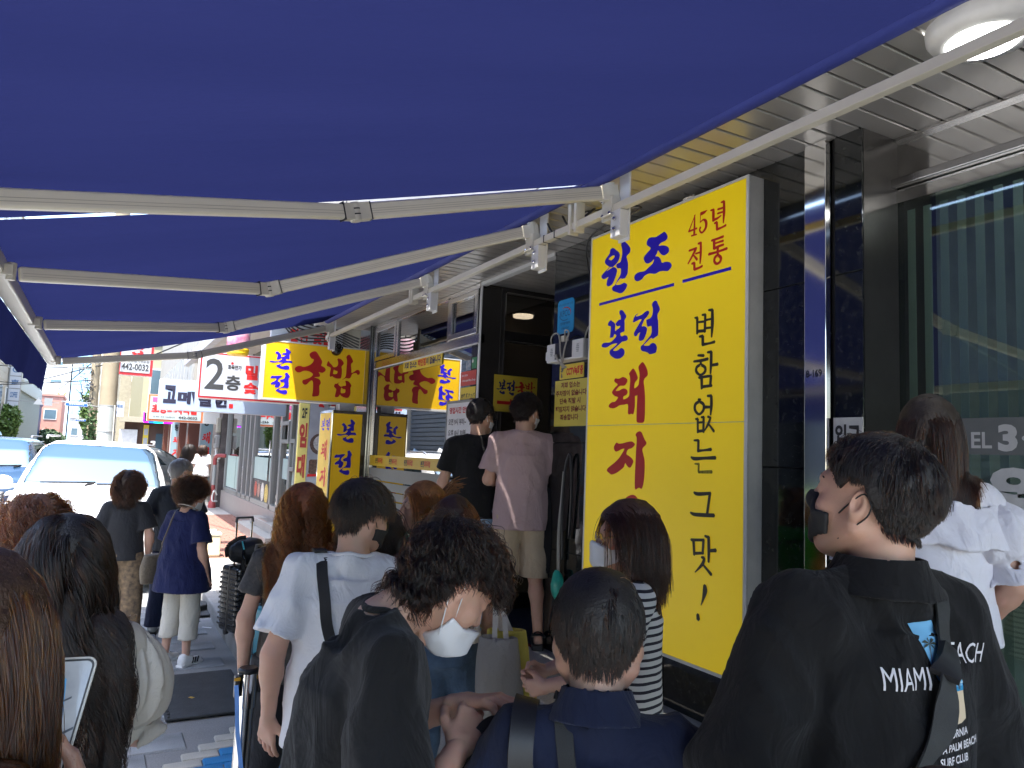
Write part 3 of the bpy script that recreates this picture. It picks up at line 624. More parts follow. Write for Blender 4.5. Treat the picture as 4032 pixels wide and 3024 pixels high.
# window wall y 5.8 .. 8.6
fr = MB()
for y in (6.455, 7.88):
    fr.box(2.83, 2.90, y-0.03, y+0.03, 2.90, 3.33)
fr.box(2.83, 2.90, 5.80, 8.70, 3.31, 3.36)
fr.box(2.835, 2.90, 5.80, 8.66, 2.822, 2.905)
fr.box(2.83, 2.90, 8.62, 8.70, 0.15, 3.33)
fr.box(2.835, 2.90, 5.80, 8.62, 0.95, 1.02)
fr.build("window_frame", steel, rest, bevel=0.004)
MB().box(2.825, 2.834, 5.80, 8.62, 2.808, 2.822).build("frame_trim", whitep, rest)
for y0, y1 in ((5.83, 6.425), (6.485, 7.85), (7.91, 8.62)):
    if y1-y0 < 1:
        f2 = MB()
        f2.box(2.822, 2.846, y0, y1, 2.91, 2.96); f2.box(2.822, 2.846, y0, y1, 3.26, 3.305)
        f2.box(2.822, 2.846, y0, y0+0.05, 2.96, 3.26); f2.box(2.822, 2.846, y1-0.05, y1, 2.96, 3.26)
        f2.build("vent_sash", steel, rest, bevel=0.004)
    MB().box(2.848, 2.853, y0, y1, 2.905, 3.31).build("upper_pane", glass_mat("upper_glass", (0.30, 0.30, 0.28), 0.22), rest)
bigglass = glass_mat("shop_glass", (0.22, 0.23, 0.22), 0.52)
MB().box(2.850, 2.858, 5.81, 8.62, 1.02, 2.822).build("shop_pane", bigglass, rest)
MB().box(2.84, 3.1, 5.95, 8.70, 0.15, 0.95).build("plinth", granite, rest)
MB().box(4.6, 4.7, 5.9, 9.1, 0.3, 3.3).build("room_wall", M("room_brown", (0.10, 0.085, 0.06), 0.9), rest)
MB().box(2.9, 4.7, 5.9, 9.1, 0.3, 0.32).build("room_floor", MATS["room_brown"], rest)
MB().box(2.9, 4.7, 5.9, 9.1, 3.36, 3.38).build("room_ceiling", MATS["room_brown"], rest)
MB().box(2.80, 3.4, 8.72, 9.15, 0.15, 3.36).build("steel_pier", M("mirror_steel", (0.40, 0.42, 0.42), 0.12, 1.0, 0.15, 1.2), rest, bevel=0.005)
MB().box(2.79, 2.80, 8.70, 8.725, 0.15, 3.36).build("pier_trim", blackf, rest)
ybandm = M("yellow_film", (0.72, 0.46, 0.03), 0.5, 0, 0.02)
bluei = M("blue_ink", (0.020, 0.004, 0.62), 0.5, 0, 0.0)
redi = M("red_ink", (0.62, 0.012, 0.012), 0.5, 0, 0.0)
blacki = M("black_ink", (0.022, 0.020, 0.016), 0.5, 0, 0.0)
MB().box(2.842, 2.844, 5.81, 8.62, 1.665, 1.785).build("yellow_band", ybandm, rest)
for k in range(6):
    y = 8.42 - k*0.47
    for s_, a, b, mm in (("본전", 0, 0.085, blacki), ("돼지국밥", 0.09, 0.25, redi)):
        tx = MB(); put_text(tx, s_, frame((2.8405, y, 1.695), (0, -1, 0), (0, 0, 1)), a, b, 0, 0.062, 0.03); tx.build("lettering", mm, rest)
frost = M("frost_film", (0.30, 0.30, 0.27), 0.6, 0, 0.03)
for za, zb in ((1.50, 1.64), (1.395, 1.485), (1.30, 1.385), (1.20, 1.285), (1.02, 1.185)):
    MB().box(2.843, 2.845, 5.81, 8.62, za, zb-0.002).build("frost_stripe", frost, rest)

# ------------------------------------------------------------------ sign builder
def glyphs(parent, key, mat, mtx, fit=None, halo=None):
    """place traced brush letters (mm) in frame mtx; fit=(x0,x1,y0,y1) rescales"""
    items = GLYPH[key]
    P = [p for g in items for l in g for p in l]
    a0, a1 = min(p[0] for p in P), max(p[0] for p in P)
    b0, b1 = min(p[1] for p in P), max(p[1] for p in P)
    def tr(p):
        if fit is None: return (p[0]/1000, p[1]/1000)
        return (fit[0]+(p[0]-a0)/(a1-a0)*(fit[1]-fit[0]), fit[2]+(p[1]-b0)/(b1-b0)*(fit[3]-fit[2]))
    m = MB()
    for i, g in enumerate(items):
        loops = []
        for l in g:
            q = [tr(p) for p in catmull(l, 4)]
            loops.append([tuple(map(float, p)) for p in q])
        m.poly(loops, mtx @ Matrix.Translation((0, 0, 0.0003*i)))
    return m.build("letter", mat, parent)

yellow_lit = M("lit_yellow_panel", (0.92, 0.66, 0.008), 0.42, 0, 0.02, 1.3, emit=0.030)
yellow_pl = M("yellow_panel", (0.86, 0.52, 0.010), 0.35, 0, 0.02, 1.0, emit=0.016)
sframe = M("sign_frame_grey", (0.42, 0.42, 0.40), 0.4, 0.3)
# big vertical sign
t = thing("vertical_sign", "tall yellow lit sign with blue, red and black brush lettering on the granite wall", "sign", (2.80, 3.285, 0.82))
MB().box(2.742, 2.85, 2.600, 3.965, 0.805, 3.30).build("case", sframe, t, bevel=0.004)
MB().box(2.7400, 2.7415, 2.617, 3.95, 2.058, 3.285).build("face_panel", yellow_lit, t)
MB().box(2.7400, 2.7415, 2.617, 3.95, 0.822, 2.054).build("face_panel", yellow_lit, t)
fr = MB()
fr.box(2.7385, 2.75, 2.600, 2.615, 0.805, 3.30); fr.box(2.7385, 2.75, 3.952, 3.965, 0.805, 3.30)
fr.box(2.7385, 2.75, 2.615, 3.952, 0.805, 0.820); fr.box(2.7385, 2.75, 2.615, 3.952, 3.287, 3.30)
fr.build("frame", whitep, t)
SF = frame((2.7394, 3.97, 0), (0, -1, 0), (0, 0, 1))
for k in ("won", "jo", "bon", "jeon"): glyphs(t, k, bluei, SF)
for k in ("dwae", "ji"): glyphs(t, k, redi, SF)
glyphs(t, "guk", redi, SF, (0.255, 0.665, 1.285, 1.645))
glyphs(t, "bap", redi, SF, (0.30, 0.716, 0.915, 1.245))
for kind, mm in (("red", redi), ("black", blacki), ("peel", M("peeled_ink", (0.30, 0.25, 0.02), 0.7, 0, 0.5, 60))):
    m = MB()
    for i, st_ in enumerate(STROKE[kind]):
        m.poly([[(p[0]/1000, p[1]/1000) for p in stroke_loop(st_)]], SF @ Matrix.Translation((0, 0, 0.00006*i)))
    m.build("letter", mm, t)
m = MB()
for (xa, xb, z_) in ((0.113, 0.828, 2.836), (0.896, 1.258, 2.840)):
    m.poly([[(xa, z_-0.009), (xb, z_-0.009), (xb, z_+0.009), (xa, z_+0.009)]], SF)
m.build("underline", bluei, t)
m = MB()
m.poly([[(0.825, 1.395), (0.829, 1.395), (0.834, 1.43), (0.826, 1.43)]], SF); m.poly([[(0.826, 1.366), (0.834, 1.366), (0.834, 1.376), (0.826, 1.376)]], SF)
m.poly([[(0.795, 1.376), (0.803, 1.376), (0.803, 1.386), (0.795, 1.386)]], SF)
m.build("scuff", MATS["peeled_ink"], t)
for y in (3.0, 3.75):
    MB().box(2.748, 2.80, y, y+0.09, 3.30, 3.318).build("hinge", chrome, t)

# perpendicular box sign
t = thing("projecting_sign", "yellow box sign with blue and red brush lettering projecting over the sidewalk", "sign", (2.8, 8.98, 2.39))
MB().box(1.585, 2.815, 8.905, 9.10, 2.385, 3.085).build("case", whitep, t, bevel=0.005)
F9 = frame((0, 8.900, 0), (1, 0, 0), (0, 0, 1))
MB().box(1.600, 2.800, 8.901, 8.906, 2.405, 3.07).build("face_panel", yellow_pl, t)
F9 = frame((0, 8.8995, 0), (1, 0, 0), (0, 0, 1))
for k in ("sbon", "sjeon"): glyphs(t, k, bluei, F9)
for k in ("guk", "bap"): glyphs(t, k, redi, F9)
fr = MB(); fr.box(1.585, 2.815, 8.896, 8.905, 2.385, 2.403); fr.box(1.585, 2.815, 8.896, 8.905, 3.072, 3.085); fr.box(1.585, 1.603, 8.896, 8.905, 2.403, 3.072); fr.box(2.799, 2.815, 8.896, 8.905, 2.403, 3.072)
fr.build("frame", whitep, t)
# vertical box banner
t = thing("box_sign", "upright yellow box sign with blue lettering standing under the projecting sign", "sign", (2.59, 8.95, 0.15))
MB().box(2.385, 2.795, 8.705, 9.25, 0.25, 2.30).build("case", M("box_sign_dark", (0.05, 0.045, 0.04), 0.25, 0.5), t, bevel=0.006)
MB().box(2.395, 2.742, 8.699, 8.706, 0.30, 2.262).build("face_panel", yellow_pl, t)
MB().box(2.378, 2.386, 8.73, 9.235, 0.30, 2.27).build("side_panel", M("yellow_side", (0.80, 0.50, 0.06), 0.4, emit=0.01), t)
fr = MB(); fr.box(2.374, 2.384, 8.70, 8.73, 0.25, 2.30); fr.box(2.374, 2.384, 9.235, 9.255, 0.25, 2.30); fr.box(2.374, 2.384, 8.73, 9.235, 2.27, 2.30)
fr.build("edge_trim", chrome, t)
Fb = frame((0, 8.6975, 0), (1, 0, 0), (0, 0, 1))
glyphs(t, "sbon", bluei, Fb, (2.445, 2.675, 1.92, 2.20)); glyphs(t, "sjeon", bluei, Fb, (2.43, 2.64, 1.54, 1.83))
glyphs(t, "dwae", redi, Fb, (2.445, 2.66, 1.14, 1.44)); glyphs(t, "ji", redi, Fb, (2.445, 2.66, 0.76, 1.04)); glyphs(t, "guk", redi, Fb, (2.43, 2.68, 0.36, 0.66))
Fs = frame((2.3770, 9.235, 0), (0, -1, 0), (0, 0, 1))
glyphs(t, "sbon", bluei, Fs, (0.05, 0.22, 2.06, 2.21)); glyphs(t, "sjeon", bluei, Fs, (0.27, 0.44, 2.06, 2.21))
glyphs(t, "dwae", redi, Fs, (0.11, 0.39, 1.70, 1.95)); glyphs(t, "ji", redi, Fs, (0.11, 0.39, 1.38, 1.62)); glyphs(t, "guk", redi, Fs, (0.10, 0.40, 1.02, 1.28)); glyphs(t, "bap", redi, Fs, (0.10, 0.40, 0.66, 0.92))
MB().box(2.50, 2.68, 8.85, 9.0, 2.30, 2.385).build("bracket", whitep, t)
MB().box(2.42, 2.75, 8.72, 9.2, 0.15, 0.25).build("foot", blackf, t)

# little things on the pier
bl = M("sticker_blue", (0.02, 0.30, 0.62), 0.35, 0, 0.08, 3)
def rounded(x0, x1, y0, y1, r, corners=(1, 1, 1, 1), n=5):
    out = []
    for (cx, cy, a0, on) in ((x1-r, y1-r, 0, corners[0]), (x0+r, y1-r, 90, corners[1]), (x0+r, y0+r, 180, corners[2]), (x1-r, y0+r, 270, corners[3])):
        if not on:
            out.append((cx+(r if a0 in (0, 270) else -r), cy+(r if a0 in (0, 90) else -r))); continue
        for k in range(n+1):
            a = rad(a0+90*k/n); out.append((cx+r*math.cos(a), cy+r*math.sin(a)))
    return out
FP = frame((2.8455, 4.585, 0), (0, -1, 0), (0, 0, 1))
t = thing("blue_plaque", "light blue plaque with oval emblem high on the granite pier", "plaque", (2.845, 4.42, 2.73))
MB().poly([rounded(0.063, 0.275, 2.733, 2.98, 0.035, (1, 1, 0, 1))], FP, 0.006).build("plate", bl, t)
FQ = FP @ Matrix.Translation((0, 0, 0.0006))
m = MB(); put_text(m, "KPCC", FQ, 0.10, 0.225, 2.855, 2.90, 0.0); put_text(m, "한국방역센터", FQ, 0.105, 0.23, 2.795, 2.815, 0.02); put_text(m, "1588-9560", FQ, 0.12, 0.215, 2.762, 2.777, 0.0); put_text(m, "방역소독 관리 전문 시공점", FQ, 0.08, 0.26, 2.935, 2.95, 0.0)
m.build("lettering", M("navy_ink", (0.01, 0.03, 0.16), 0.5), t)
arc = [(0.15+0.075*math.cos(a), 2.875+0.045*math.sin(a), 0.007*math.sin((a+0.4)/2.6*math.pi)+0.002) for a in [(-0.4+2.4*k/8) for k in range(9)]]
arc = [(x+0.01, y, abs(w)) for x, y, w in arc]
MB().poly([stroke_loop(arc)], FQ).build("emblem_arc", redi, t)
arc = [(0.165+0.075*math.cos(a), 2.872+0.045*math.sin(a), 0.005) for a in [3.3+1.9*k/8 for k in range(9)]]
MB().poly([stroke_loop(arc)], FQ).build("emblem_arc", MATS["navy_ink"], t)
for k in range(2):
    q = dup(t, (0.0, 4.02+0.16*k, -0.92)); q["label"] = ("smaller pale blue plaque behind glass edge nearest the box sign", "second pale blue plaque beside the window frame by the box sign")[k]
    q.scale = (1, 0.62, 1)
t = thing("insect_lamp", "white and black electric box with tied cables on the granite pier", "appliance", (2.83, 4.3, 2.52))
FX = lambda a, b, c, d, e, f: MB().box(a, b, c, d, e, f)
FX(2.76, 2.85, 4.06, 4.52, 2.515, 2.648).build("body", whitep, t, bevel=0.008)
FX(2.755, 2.762, 4.19, 4.40, 2.53, 2.645).build("screen", M("dark_screen", (0.03, 0.032, 0.036), 0.3), t)
FX(2.77, 2.84, 4.525, 4.55, 2.535, 2.60).build("end_cap", whitep, t, bevel=0.006)
for yy in (4.45, 4.12):
    for r_ in range(5):
        FX(2.7565, 2.760, yy-0.018+0.004*abs(r_-2), yy+0.018-0.004*abs(r_-2), 2.56+r_*0.012, 2.566+r_*0.012).build("vent", greyp, t)
cablem = M("beige_cable", (0.40, 0.38, 0.33), 0.5)
m = MB()
m.tube(catmull([(2.80, 4.50, 2.60), (2.77, 4.48, 2.69), (2.76, 4.40, 2.72), (2.745, 4.33, 2.68), (2.74, 4.30, 2.56), (2.74, 4.26, 2.46)], 5, False), 0.006, 6)
m.tube(catmull([(2.78, 4.30, 2.645), (2.75, 4.27, 2.72), (2.75, 4.22, 2.70), (2.74, 4.25, 2.60), (2.745, 4.28, 2.50)], 5, False), 0.006, 6)
m.tube(catmull([(2.80, 4.10, 2.65), (2.80, 4.06, 2.72), (2.81, 4.02, 2.74)], 5, False), 0.006, 6)
for k in range(5):
    m.tube(catmull([(2.745, 4.36+k*0.008, 2.56), (2.735, 4.32, 2.515), (2.74, 4.27-k*0.012, 2.46)], 4, False), 0.005, 5)
m.build("cable", cablem, t, smooth=True)
FX(2.75, 2.79, 4.28, 4.325, 2.648, 2.69).build("plug", cream, t, bevel=0.004)
t = thing("camera_notice", "small yellow CCTV notice with grey camera drawing above the parking notice", "notice", (2.845, 4.31, 2.40))
ypl = M("notice_yellow", (0.80, 0.60, 0.06), 0.45, 0, 0.03)
MB().poly([rounded(0.115, 0.42, 2.40, 2.503, 0.008)], FP, 0.004).build("plate", ypl, t)
m = MB(); put_text(m, "CCTV녹화중", FQ, 0.205, 0.41, 2.42, 2.485, 0.05); m.build("lettering", redi, t)
m = MB(); m.poly([[(0.130, 2.478), (0.145, 2.462), (0.195, 2.482), (0.185, 2.497), (0.16, 2.495)]], FQ); m.poly([[(0.128, 2.455), (0.15, 2.448), (0.165, 2.465), (0.148, 2.472)]], FQ @ Matrix.Translation((0, 0, 0.0003))); m.poly([[(0.135, 2.412), (0.155, 2.412), (0.155, 2.42), (0.146, 2.445), (0.14, 2.445)]], FQ)
m.build("camera_drawing", M("drawing_grey", (0.10, 0.11, 0.12), 0.5), t)
t = thing("parking_notice", "yellow notice with five lines of dark red lettering on the granite pier", "notice", (2.845, 4.30, 2.06))
MB().poly([[(0.06, 2.065), (0.475, 2.065), (0.475, 2.392), (0.06, 2.392)]], FP, 0.003).build("plate", M("pale_yellow", (0.76, 0.62, 0.10), 0.5, 0, 0.03), t)
m = MB()
for s_, a, b, y in (("저희 업소는", 0.14, 0.38, 2.335), ("주차장이 없습니다", 0.075, 0.46, 2.278), ("단속 적발 시", 0.13, 0.39, 2.222), ("책임지지 않습니다", 0.075, 0.46, 2.165), ("죄송합니다", 0.14, 0.37, 2.108)):
    put_text(m, s_, FQ, a, b, y, y+0.042, 0.035)
m.build("lettering", M("brown_red_ink", (0.22, 0.02, 0.015), 0.5), t)
# hanging cable with green bag
t = thing("wall_cable", "black and grey cable hanging down the granite pier", "cable", (2.83, 4.30, 1.2))
m = MB()
m.tube(catmull([(2.83, 4.33, 1.15), (2.82, 4.34, 1.45), (2.82, 4.32, 1.75), (2.82, 4.28, 1.86), (2.82, 4.25, 1.84), (2.825, 4.24, 1.6), (2.83, 4.26, 1.3)], 6, False), 0.010, 7); m.build("loop", blackf, t, smooth=True)
m = MB(); m.tube(catmull([(2.82, 4.355, 1.05), (2.815, 4.36, 1.4), (2.815, 4.33, 1.75)], 6, False), 0.006, 6); m.tube(catmull([(2.82, 4.375, 1.05), (2.815, 4.375, 1.35), (2.815, 4.34, 1.62)], 6, False), 0.006, 6); m.build("lead", cablem, t, smooth=True)
greenm = M("green_plastic", (0.02, 0.42, 0.30), 0.35, 0, 0.3, 12)
m = MB(); m.ball((2.80, 4.345, 0.98), (0.035, 0.055, 0.10), 8); b_ = m.build("green_bag", greenm, None, smooth=True)
tag(b_, "crumpled green plastic bag taped to the cable on the pier", "bag")
dm = b_.modifiers.new("crumple", 'DISPLACE'); tex = bpy.data.textures.new("crumple", 'CLOUDS'); tex.noise_scale = 0.03; dm.texture = tex; dm.strength = 0.03

# door poster, banner strip, hours board, small signs
t = thing("door_poster", "yellow poster with blue and red lettering and red arrow on the dark door", "poster", (3.22, 5.79, 2.23))
FD = frame((0, 5.7895, 0), (1, 0, 0), (0, 0, 1))
MB().box(3.004, 3.447, 5.790, 5.794, 2.23, 2.556).build("sheet", ypl, t)
halo = M("white_ink", (0.75, 0.75, 0.73), 0.5)
glyphs(t, "sbon", M("dark_blue_ink", (0.01, 0.01, 0.12), 0.5), FD, (3.03, 3.125, 2.385, 2.52)); glyphs(t, "sjeon", MATS["dark_blue_ink"], FD, (3.13, 3.215, 2.38, 2.52))
glyphs(t, "guk", redi, FD, (3.215, 3.32, 2.385, 2.51)); glyphs(t, "bap", redi, FD, (3.32, 3.425, 2.39, 2.52))
MB().poly([[(3.04, 2.295), (3.17, 2.295), (3.17, 2.27), (3.225, 2.31), (3.17, 2.35), (3.17, 2.325), (3.04, 2.325)]], FD).build("arrow", redi, t)
FW = frame((2.8415, 8.62, 0), (0, -1, 0), (0, 0, 1))
t = thing("banner_strip", "narrow yellow banner with blue and red lettering across the shop window", "banner", (2.84, 7.13, 2.70))
MB().poly([[(0.965, 2.705), (2.025, 2.705), (2.025, 2.828), (0.965, 2.828)]], FW, 0.003).build("sheet", ypl, t)
FW2 = FW @ Matrix.Translation((0, 0, 0.0006))
m = MB(); put_text(m, "저희 업소는", FW2, 1.0, 1.36, 2.728, 2.805, 0.04); put_text(m, "이 없습니다", FW2, 1.62, 1.99, 2.728, 2.805, 0.04); m.build("lettering", MATS["dark_blue_ink"], t)
m = MB(); put_text(m, "체인점", FW2, 1.39, 1.61, 2.728, 2.805, 0.05); m.build("lettering", redi, t)
t = thing("hours_board", "white opening hours board in grey frame hung on the shop window", "notice board", (2.83, 6.1, 1.80))
MB().box(2.815, 2.835, 5.83, 6.35, 1.80, 2.30).build("panel", M("board_white", (0.74, 0.74, 0.74), 0.3, 0, 0.03), t)
fr = MB()
for a, b, c, d in ((5.81, 6.37, 2.30, 2.325), (5.81, 6.37, 1.775, 1.80), (6.35, 6.37, 1.80, 2.30), (5.81, 5.83, 1.80, 2.30)): fr.box(2.81, 2.84, a, b, c, d)
fr.build("frame", M("board_frame", (0.22, 0.23, 0.22), 0.4), t, bevel=0.003)
FH = frame((2.8135, 6.35, 0), (0, -1, 0), (0, 0, 1))
m = MB(); put_text(m, "영업시간 안내", FH, 0.05, 0.46, 2.205, 2.265, 0.04); m.build("lettering", M("board_red", (0.55, 0.03, 0.04), 0.5), t)
m = MB(); put_text(m, "오전 9시 부터~", FH, 0.04, 0.42, 2.10, 2.16, 0.03); put_text(m, "오후 8시 30분", FH, 0.04, 0.42, 2.0, 2.06, 0.03); put_text(m, "까지", FH, 0.04, 0.14, 1.905, 1.95, 0.03); m.build("lettering", M("board_ink", (0.10, 0.09, 0.09), 0.5), t)
for y in (6.33, 5.85):
    MB().box(2.808, 2.82, y-0.02, y+0.02, 1.765, 1.79).build("clip", M("brown_clip", (0.25, 0.13, 0.05), 0.5), t)
    MB().box(2.808, 2.82, y-0.02, y+0.02, 2.315, 2.335).build("clip", MATS["brown_clip"], t)
t = thing("menu_sign", "red and yellow foreign language menu signs stacked inside the window corner", "sign", (2.845, 6.0, 2.3))
MB().poly([[(2.475, 2.457), (2.79, 2.457), (2.79, 2.586), (2.475, 2.586)]], FW, 0.003).build("red_plate", M("sign_red", (0.60, 0.07, 0.06), 0.5), t)
MB().poly([[(2.475, 2.305), (2.79, 2.305), (2.79, 2.44), (2.475, 2.44)]], FW, 0.003).build("yellow_plate", ypl, t)
m = MB(); put_text(m, "BON JEON", FW2, 2.50, 2.62, 2.535, 2.558, 0.02); put_text(m, "- Pork and Rice Soup", FW2, 2.50, 2.78, 2.487, 2.512, 0.02); m.build("lettering", halo, t)
m = MB(); put_text(m, "本錢 豚クッパ", FW2, 2.50, 2.78, 2.345, 2.385, 0.03); m.build("lettering", blacki, t)
t = thing("window_sticker", "small green and photo stickers at the top corner of the window", "sticker", (2.845, 5.95, 2.6))
MB().poly([[(2.695, 2.60), (2.79, 2.60), (2.79, 2.70), (2.695, 2.70)]], FW, 0.002).build("green_plate", M("sticker_green", (0.03, 0.22, 0.09), 0.5), t)
MB().poly([[(2.575, 2.592), (2.678, 2.592), (2.678, 2.685), (2.575, 2.685)]], FW, 0.002).build("photo_plate", M("photo_mix", (0.55, 0.55, 0.55), 0.5, 0, 0, 30, col2=(0.10, 0.20, 0.30)), t)
MB().poly([[(2.715+0.016*math.cos(a*0.5)+k*0.036, 2.668+0.016*math.sin(a*0.5)) for a in range(12)] for k in (0, )], FW2).build("ring_mark", halo, t)

# round lamp under the soffit (lit)
t = thing("ceiling_lamp", "lit round white ceiling lamp under the metal soffit", "lamp", (2.50, 1.33, 3.36))
LM = Matrix.Translation((2.50, 1.335, 3.362))
MB().lathe([(0.175, 0.0), (0.172, -0.03), (0.155, -0.055), (0.115, -0.060)], 48, LM, cap=False).build("housing", M("lamp_white", (0.78, 0.77, 0.74), 0.3), t, smooth=True)
MB().lathe([(0.115, -0.058), (0.10, -0.072), (0.05, -0.080), (0.001, -0.082)], 48, LM, cap=False).build("diffuser", M("lamp_lit", (0.95, 0.98, 1.0), 0.3, emit=3.0, var=0.12, vscale=120), t, smooth=True)

lamp2 = dup(t, (-0.05, 2.35, 0.0), 0, "second lit round lamp under the soffit beyond the tall sign")

# ------------------------------------------------------------------ awnings
def fabric_mat():
    m = bpy.data.materials.new("awning_fabric"); m.use_nodes = True
    nt = m.node_tree; N, L = nt.nodes, nt.links
    N.remove(N["Principled BSDF"])
    tc = N.new("ShaderNodeTexCoord")
    nz = N.new("ShaderNodeTexNoise"); nz.inputs["Scale"].default_value = 1.2; nz.inputs["Detail"].default_value = 6
    mp = N.new("ShaderNodeMapping"); mp.inputs["Scale"].default_value = (0.4, 2.5, 1)
    L.new(tc.outputs["Object"], mp.inputs[0]); L.new(mp.outputs[0], nz.inputs["Vector"])
    mx = N.new("ShaderNodeMix"); mx.data_type = 'RGBA'
    mx.inputs[6].default_value = (0.011, 0.0145, 0.060, 1); mx.inputs[7].default_value = (0.016, 0.020, 0.078, 1)
    L.new(nz.outputs[0], mx.inputs[0])
    df = N.new("ShaderNodeBsdfDiffuse"); tl = N.new("ShaderNodeBsdfTranslucent")
    L.new(mx.outputs[2], df.inputs[0]); L.new(mx.outputs[2], tl.inputs[0])
    n2 = N.new("ShaderNodeTexNoise"); n2.inputs["Scale"].default_value = 2.2; n2.inputs["Detail"].default_value = 9; n2.inputs["Roughness"].default_value = 0.68
    L.new(mp.outputs[0], n2.inputs["Vector"])
    bp = N.new("ShaderNodeBump"); bp.inputs["Strength"].default_value = 0.5; bp.inputs["Distance"].default_value = 0.03
    L.new(n2.outputs[0], bp.inputs["Height"]); L.new(bp.outputs[0], df.inputs["Normal"])
    ms = N.new("ShaderNodeMixShader"); ms.inputs[0].default_value = 0.22
    L.new(df.outputs[0], ms.inputs[1]); L.new(tl.outputs[0], ms.inputs[2])
    L.new(ms.outputs[0], N["Material Output"].inputs[0])
    MATS["fabric"] = m
    return m
fabric = fabric_mat()
XR, ZR, XF, ZF = 2.22, 3.315, -0.466, 2.605
def awn_z(x): return ZR + (x-XR)*(ZR-ZF)/(XR-XF)
def awning(y0, y1, label, arms):
    t = thing("awning", label, "awning", (XR, (y0+y1)/2, ZR), "blue folding arm awnings over the queue")
    # cloth: sagging sheet with slight cross wrinkles
    nx, ny = 40, max(12, int((y1-y0)*8))
    m = MB()
    ws = [RNG.uniform(0, 6.28) for _ in range(8)]
    for j in range(ny+1):
        y = y0+(y1-y0)*j/ny
        for i in range(nx+1):
            s_ = i/nx
            x = XR-0.03+(XF-XR+0.03)*s_
            sag = -0.030*math.sin(math.pi*s_)*(0.75+0.25*math.sin(y*1.1+ws[0]))
            wr = 0.006*math.sin(y*2.2+s_*3+ws[1])*math.sin(math.pi*s_)+0.003*math.sin(y*7+ws[2]+s_*5)*math.sin(math.pi*s_)
            m.v.append((x, y, awn_z(x)+0.02+sag+wr))
    for j in range(ny):
        for i in range(nx):
            a = j*(nx+1)+i
            m.f.append((a, a+1, a+nx+2, a+nx+1))
    m.build("cloth", fabric, t, smooth=True)
    # roller tube wound with cloth, with the keder slot line
    MB().tube([(XR+0.03, y0-0.02, ZR+0.055), (XR+0.03, y1+0.02, ZR+0.055)], 0.050, 24).build("roller", M("roller_cloth", (0.035, 0.05, 0.26), 0.7, 0, 0.06, 2, 0.15, 300), t, smooth='auto')
    MB().tube([(XR-0.024, y0-0.02, ZR+0.035), (XR-0.024, y1+0.02, ZR+0.035)], 0.006, 8).build("keder_strip", M("keder", (0.35, 0.36, 0.40), 0.4), t)
    # front rail and valance
    m = MB(); m.box(XF-0.05, XF+0.035, y0-0.01, y1+0.01, ZF-0.045, ZF+0.035); m.build("front_rail", cream, t, bevel=0.012)
    MB().box(XF-0.056, XF-0.051, y0-0.01, y1+0.01, ZF-0.025, ZF-0.010).build("rail_groove", greyp, t)
    m = MB(); n = int((y1-y0)*14)
    for j in range(n+1):
        y = y0+(y1-y0)*j/n
        wv = 0.012*math.sin(y*3.1+1)+0.006*math.sin(y*8)
        sc = 0.02*abs(math.sin(y*math.pi/0.62))
        for q, zz in enumerate((0.0, -0.10, -0.2, -0.285+sc)):
            m.v.append((XF-0.058-0.010*q+wv*q/3, y, ZF-0.03+zz))
    for j in range(n):
        for q in range(3):
            a = j*4+q; m.f.append((a, a+1, a+5, a+4))
    m.build("valance", fabric, t, smooth=True)
    # folding arms
    for ys, ye, yt, flip in arms:
        def pt(x, y, dz=0): return Vector((x, y, awn_z(x)-0.075+dz))
        S, E, T = pt(2.28, ys, 0.01), Vector((0.785 if abs(ye-ys) > 0.3 else 0.90, ye, 2.752 if abs(ye-ys) > 0.3 else awn_z(0.9)-0.08)), pt(XF+0.06, yt, 0.02)
        nrm = Vector((-(ZR-ZF), 0, (XR-XF))).normalized()
        d1 = (E-S).normalized(); d2 = (T-E).normalized()
        a = MB().bar(S+d1*0.05, E-d1*0.04, 0.042, 0.072, nrm).build("upper_arm", cream, t, bevel=0.010, seg=3)
        m = MB()
        for q in (-0.014, -0.004, 0.006):      # extrusion grooves
            for sgn in (-1, 1):
                sd = d1.cross(nrm).normalized()
                m.bar(S+d1*0.06+sd*(sgn*0.0212)+nrm*q, E-d1*0.05+sd*(sgn*0.0212)+nrm*q, 0.001, 0.0022, nrm)
        m.build("groove", M("cream_groove", (0.42, 0.39, 0.31), 0.5), a)
        b = MB().bar(E+d2*0.04, T-d2*0.03, 0.038, 0.066, nrm).build("fore_arm", cream, t, bevel=0.010, seg=3)
        m = MB()
        for q in (-0.012, 0.0):
            for sgn in (-1, 1):
                sd = d2.cross(nrm).normalized()
                m.bar(E+d2*0.05+sd*(sgn*0.0192)+nrm*q, T-d2*0.04+sd*(sgn*0.0192)+nrm*q, 0.001, 0.0022, nrm)
        m.build("groove", MATS["cream_groove"], b)
        q = nrm.to_track_quat('Z', 'Y').to_matrix().to_4x4()
        e = MB().lathe([(0.024, -0.042), (0.028, -0.038), (0.028, 0.038), (0.024, 0.042)], 20, Matrix.Translation(E) @ q)
        e.bar(E-d1*0.065, E, 0.046, 0.078, nrm); e.bar(E, E+d2*0.065, 0.042, 0.072, nrm)
        el = e.build("elbow", M("elbow_cast", (0.58, 0.55, 0.45), 0.42), t, bevel=0.004)
        m = MB()
        for dq, dd in ((d1, -0.066), (d2, 0.066)):
            m.bar(E+dq*dd, E+dq*(dd+0.004 if dd > 0 else dd-0.004), 0.048, 0.080, nrm)
        for qz in (-0.012, 0.012): m.lathe([(0.0285, qz-0.003), (0.0285, qz+0.003)], 20, Matrix.Translation(E) @ q)
        m.build("elbow_gasket", blackf, el)
        # shoulder casting and bolts
        s_ = MB().bar(S+Vector((0.03, -0.01, 0.0)), S+d1*0.07, 0.05, 0.082, nrm)
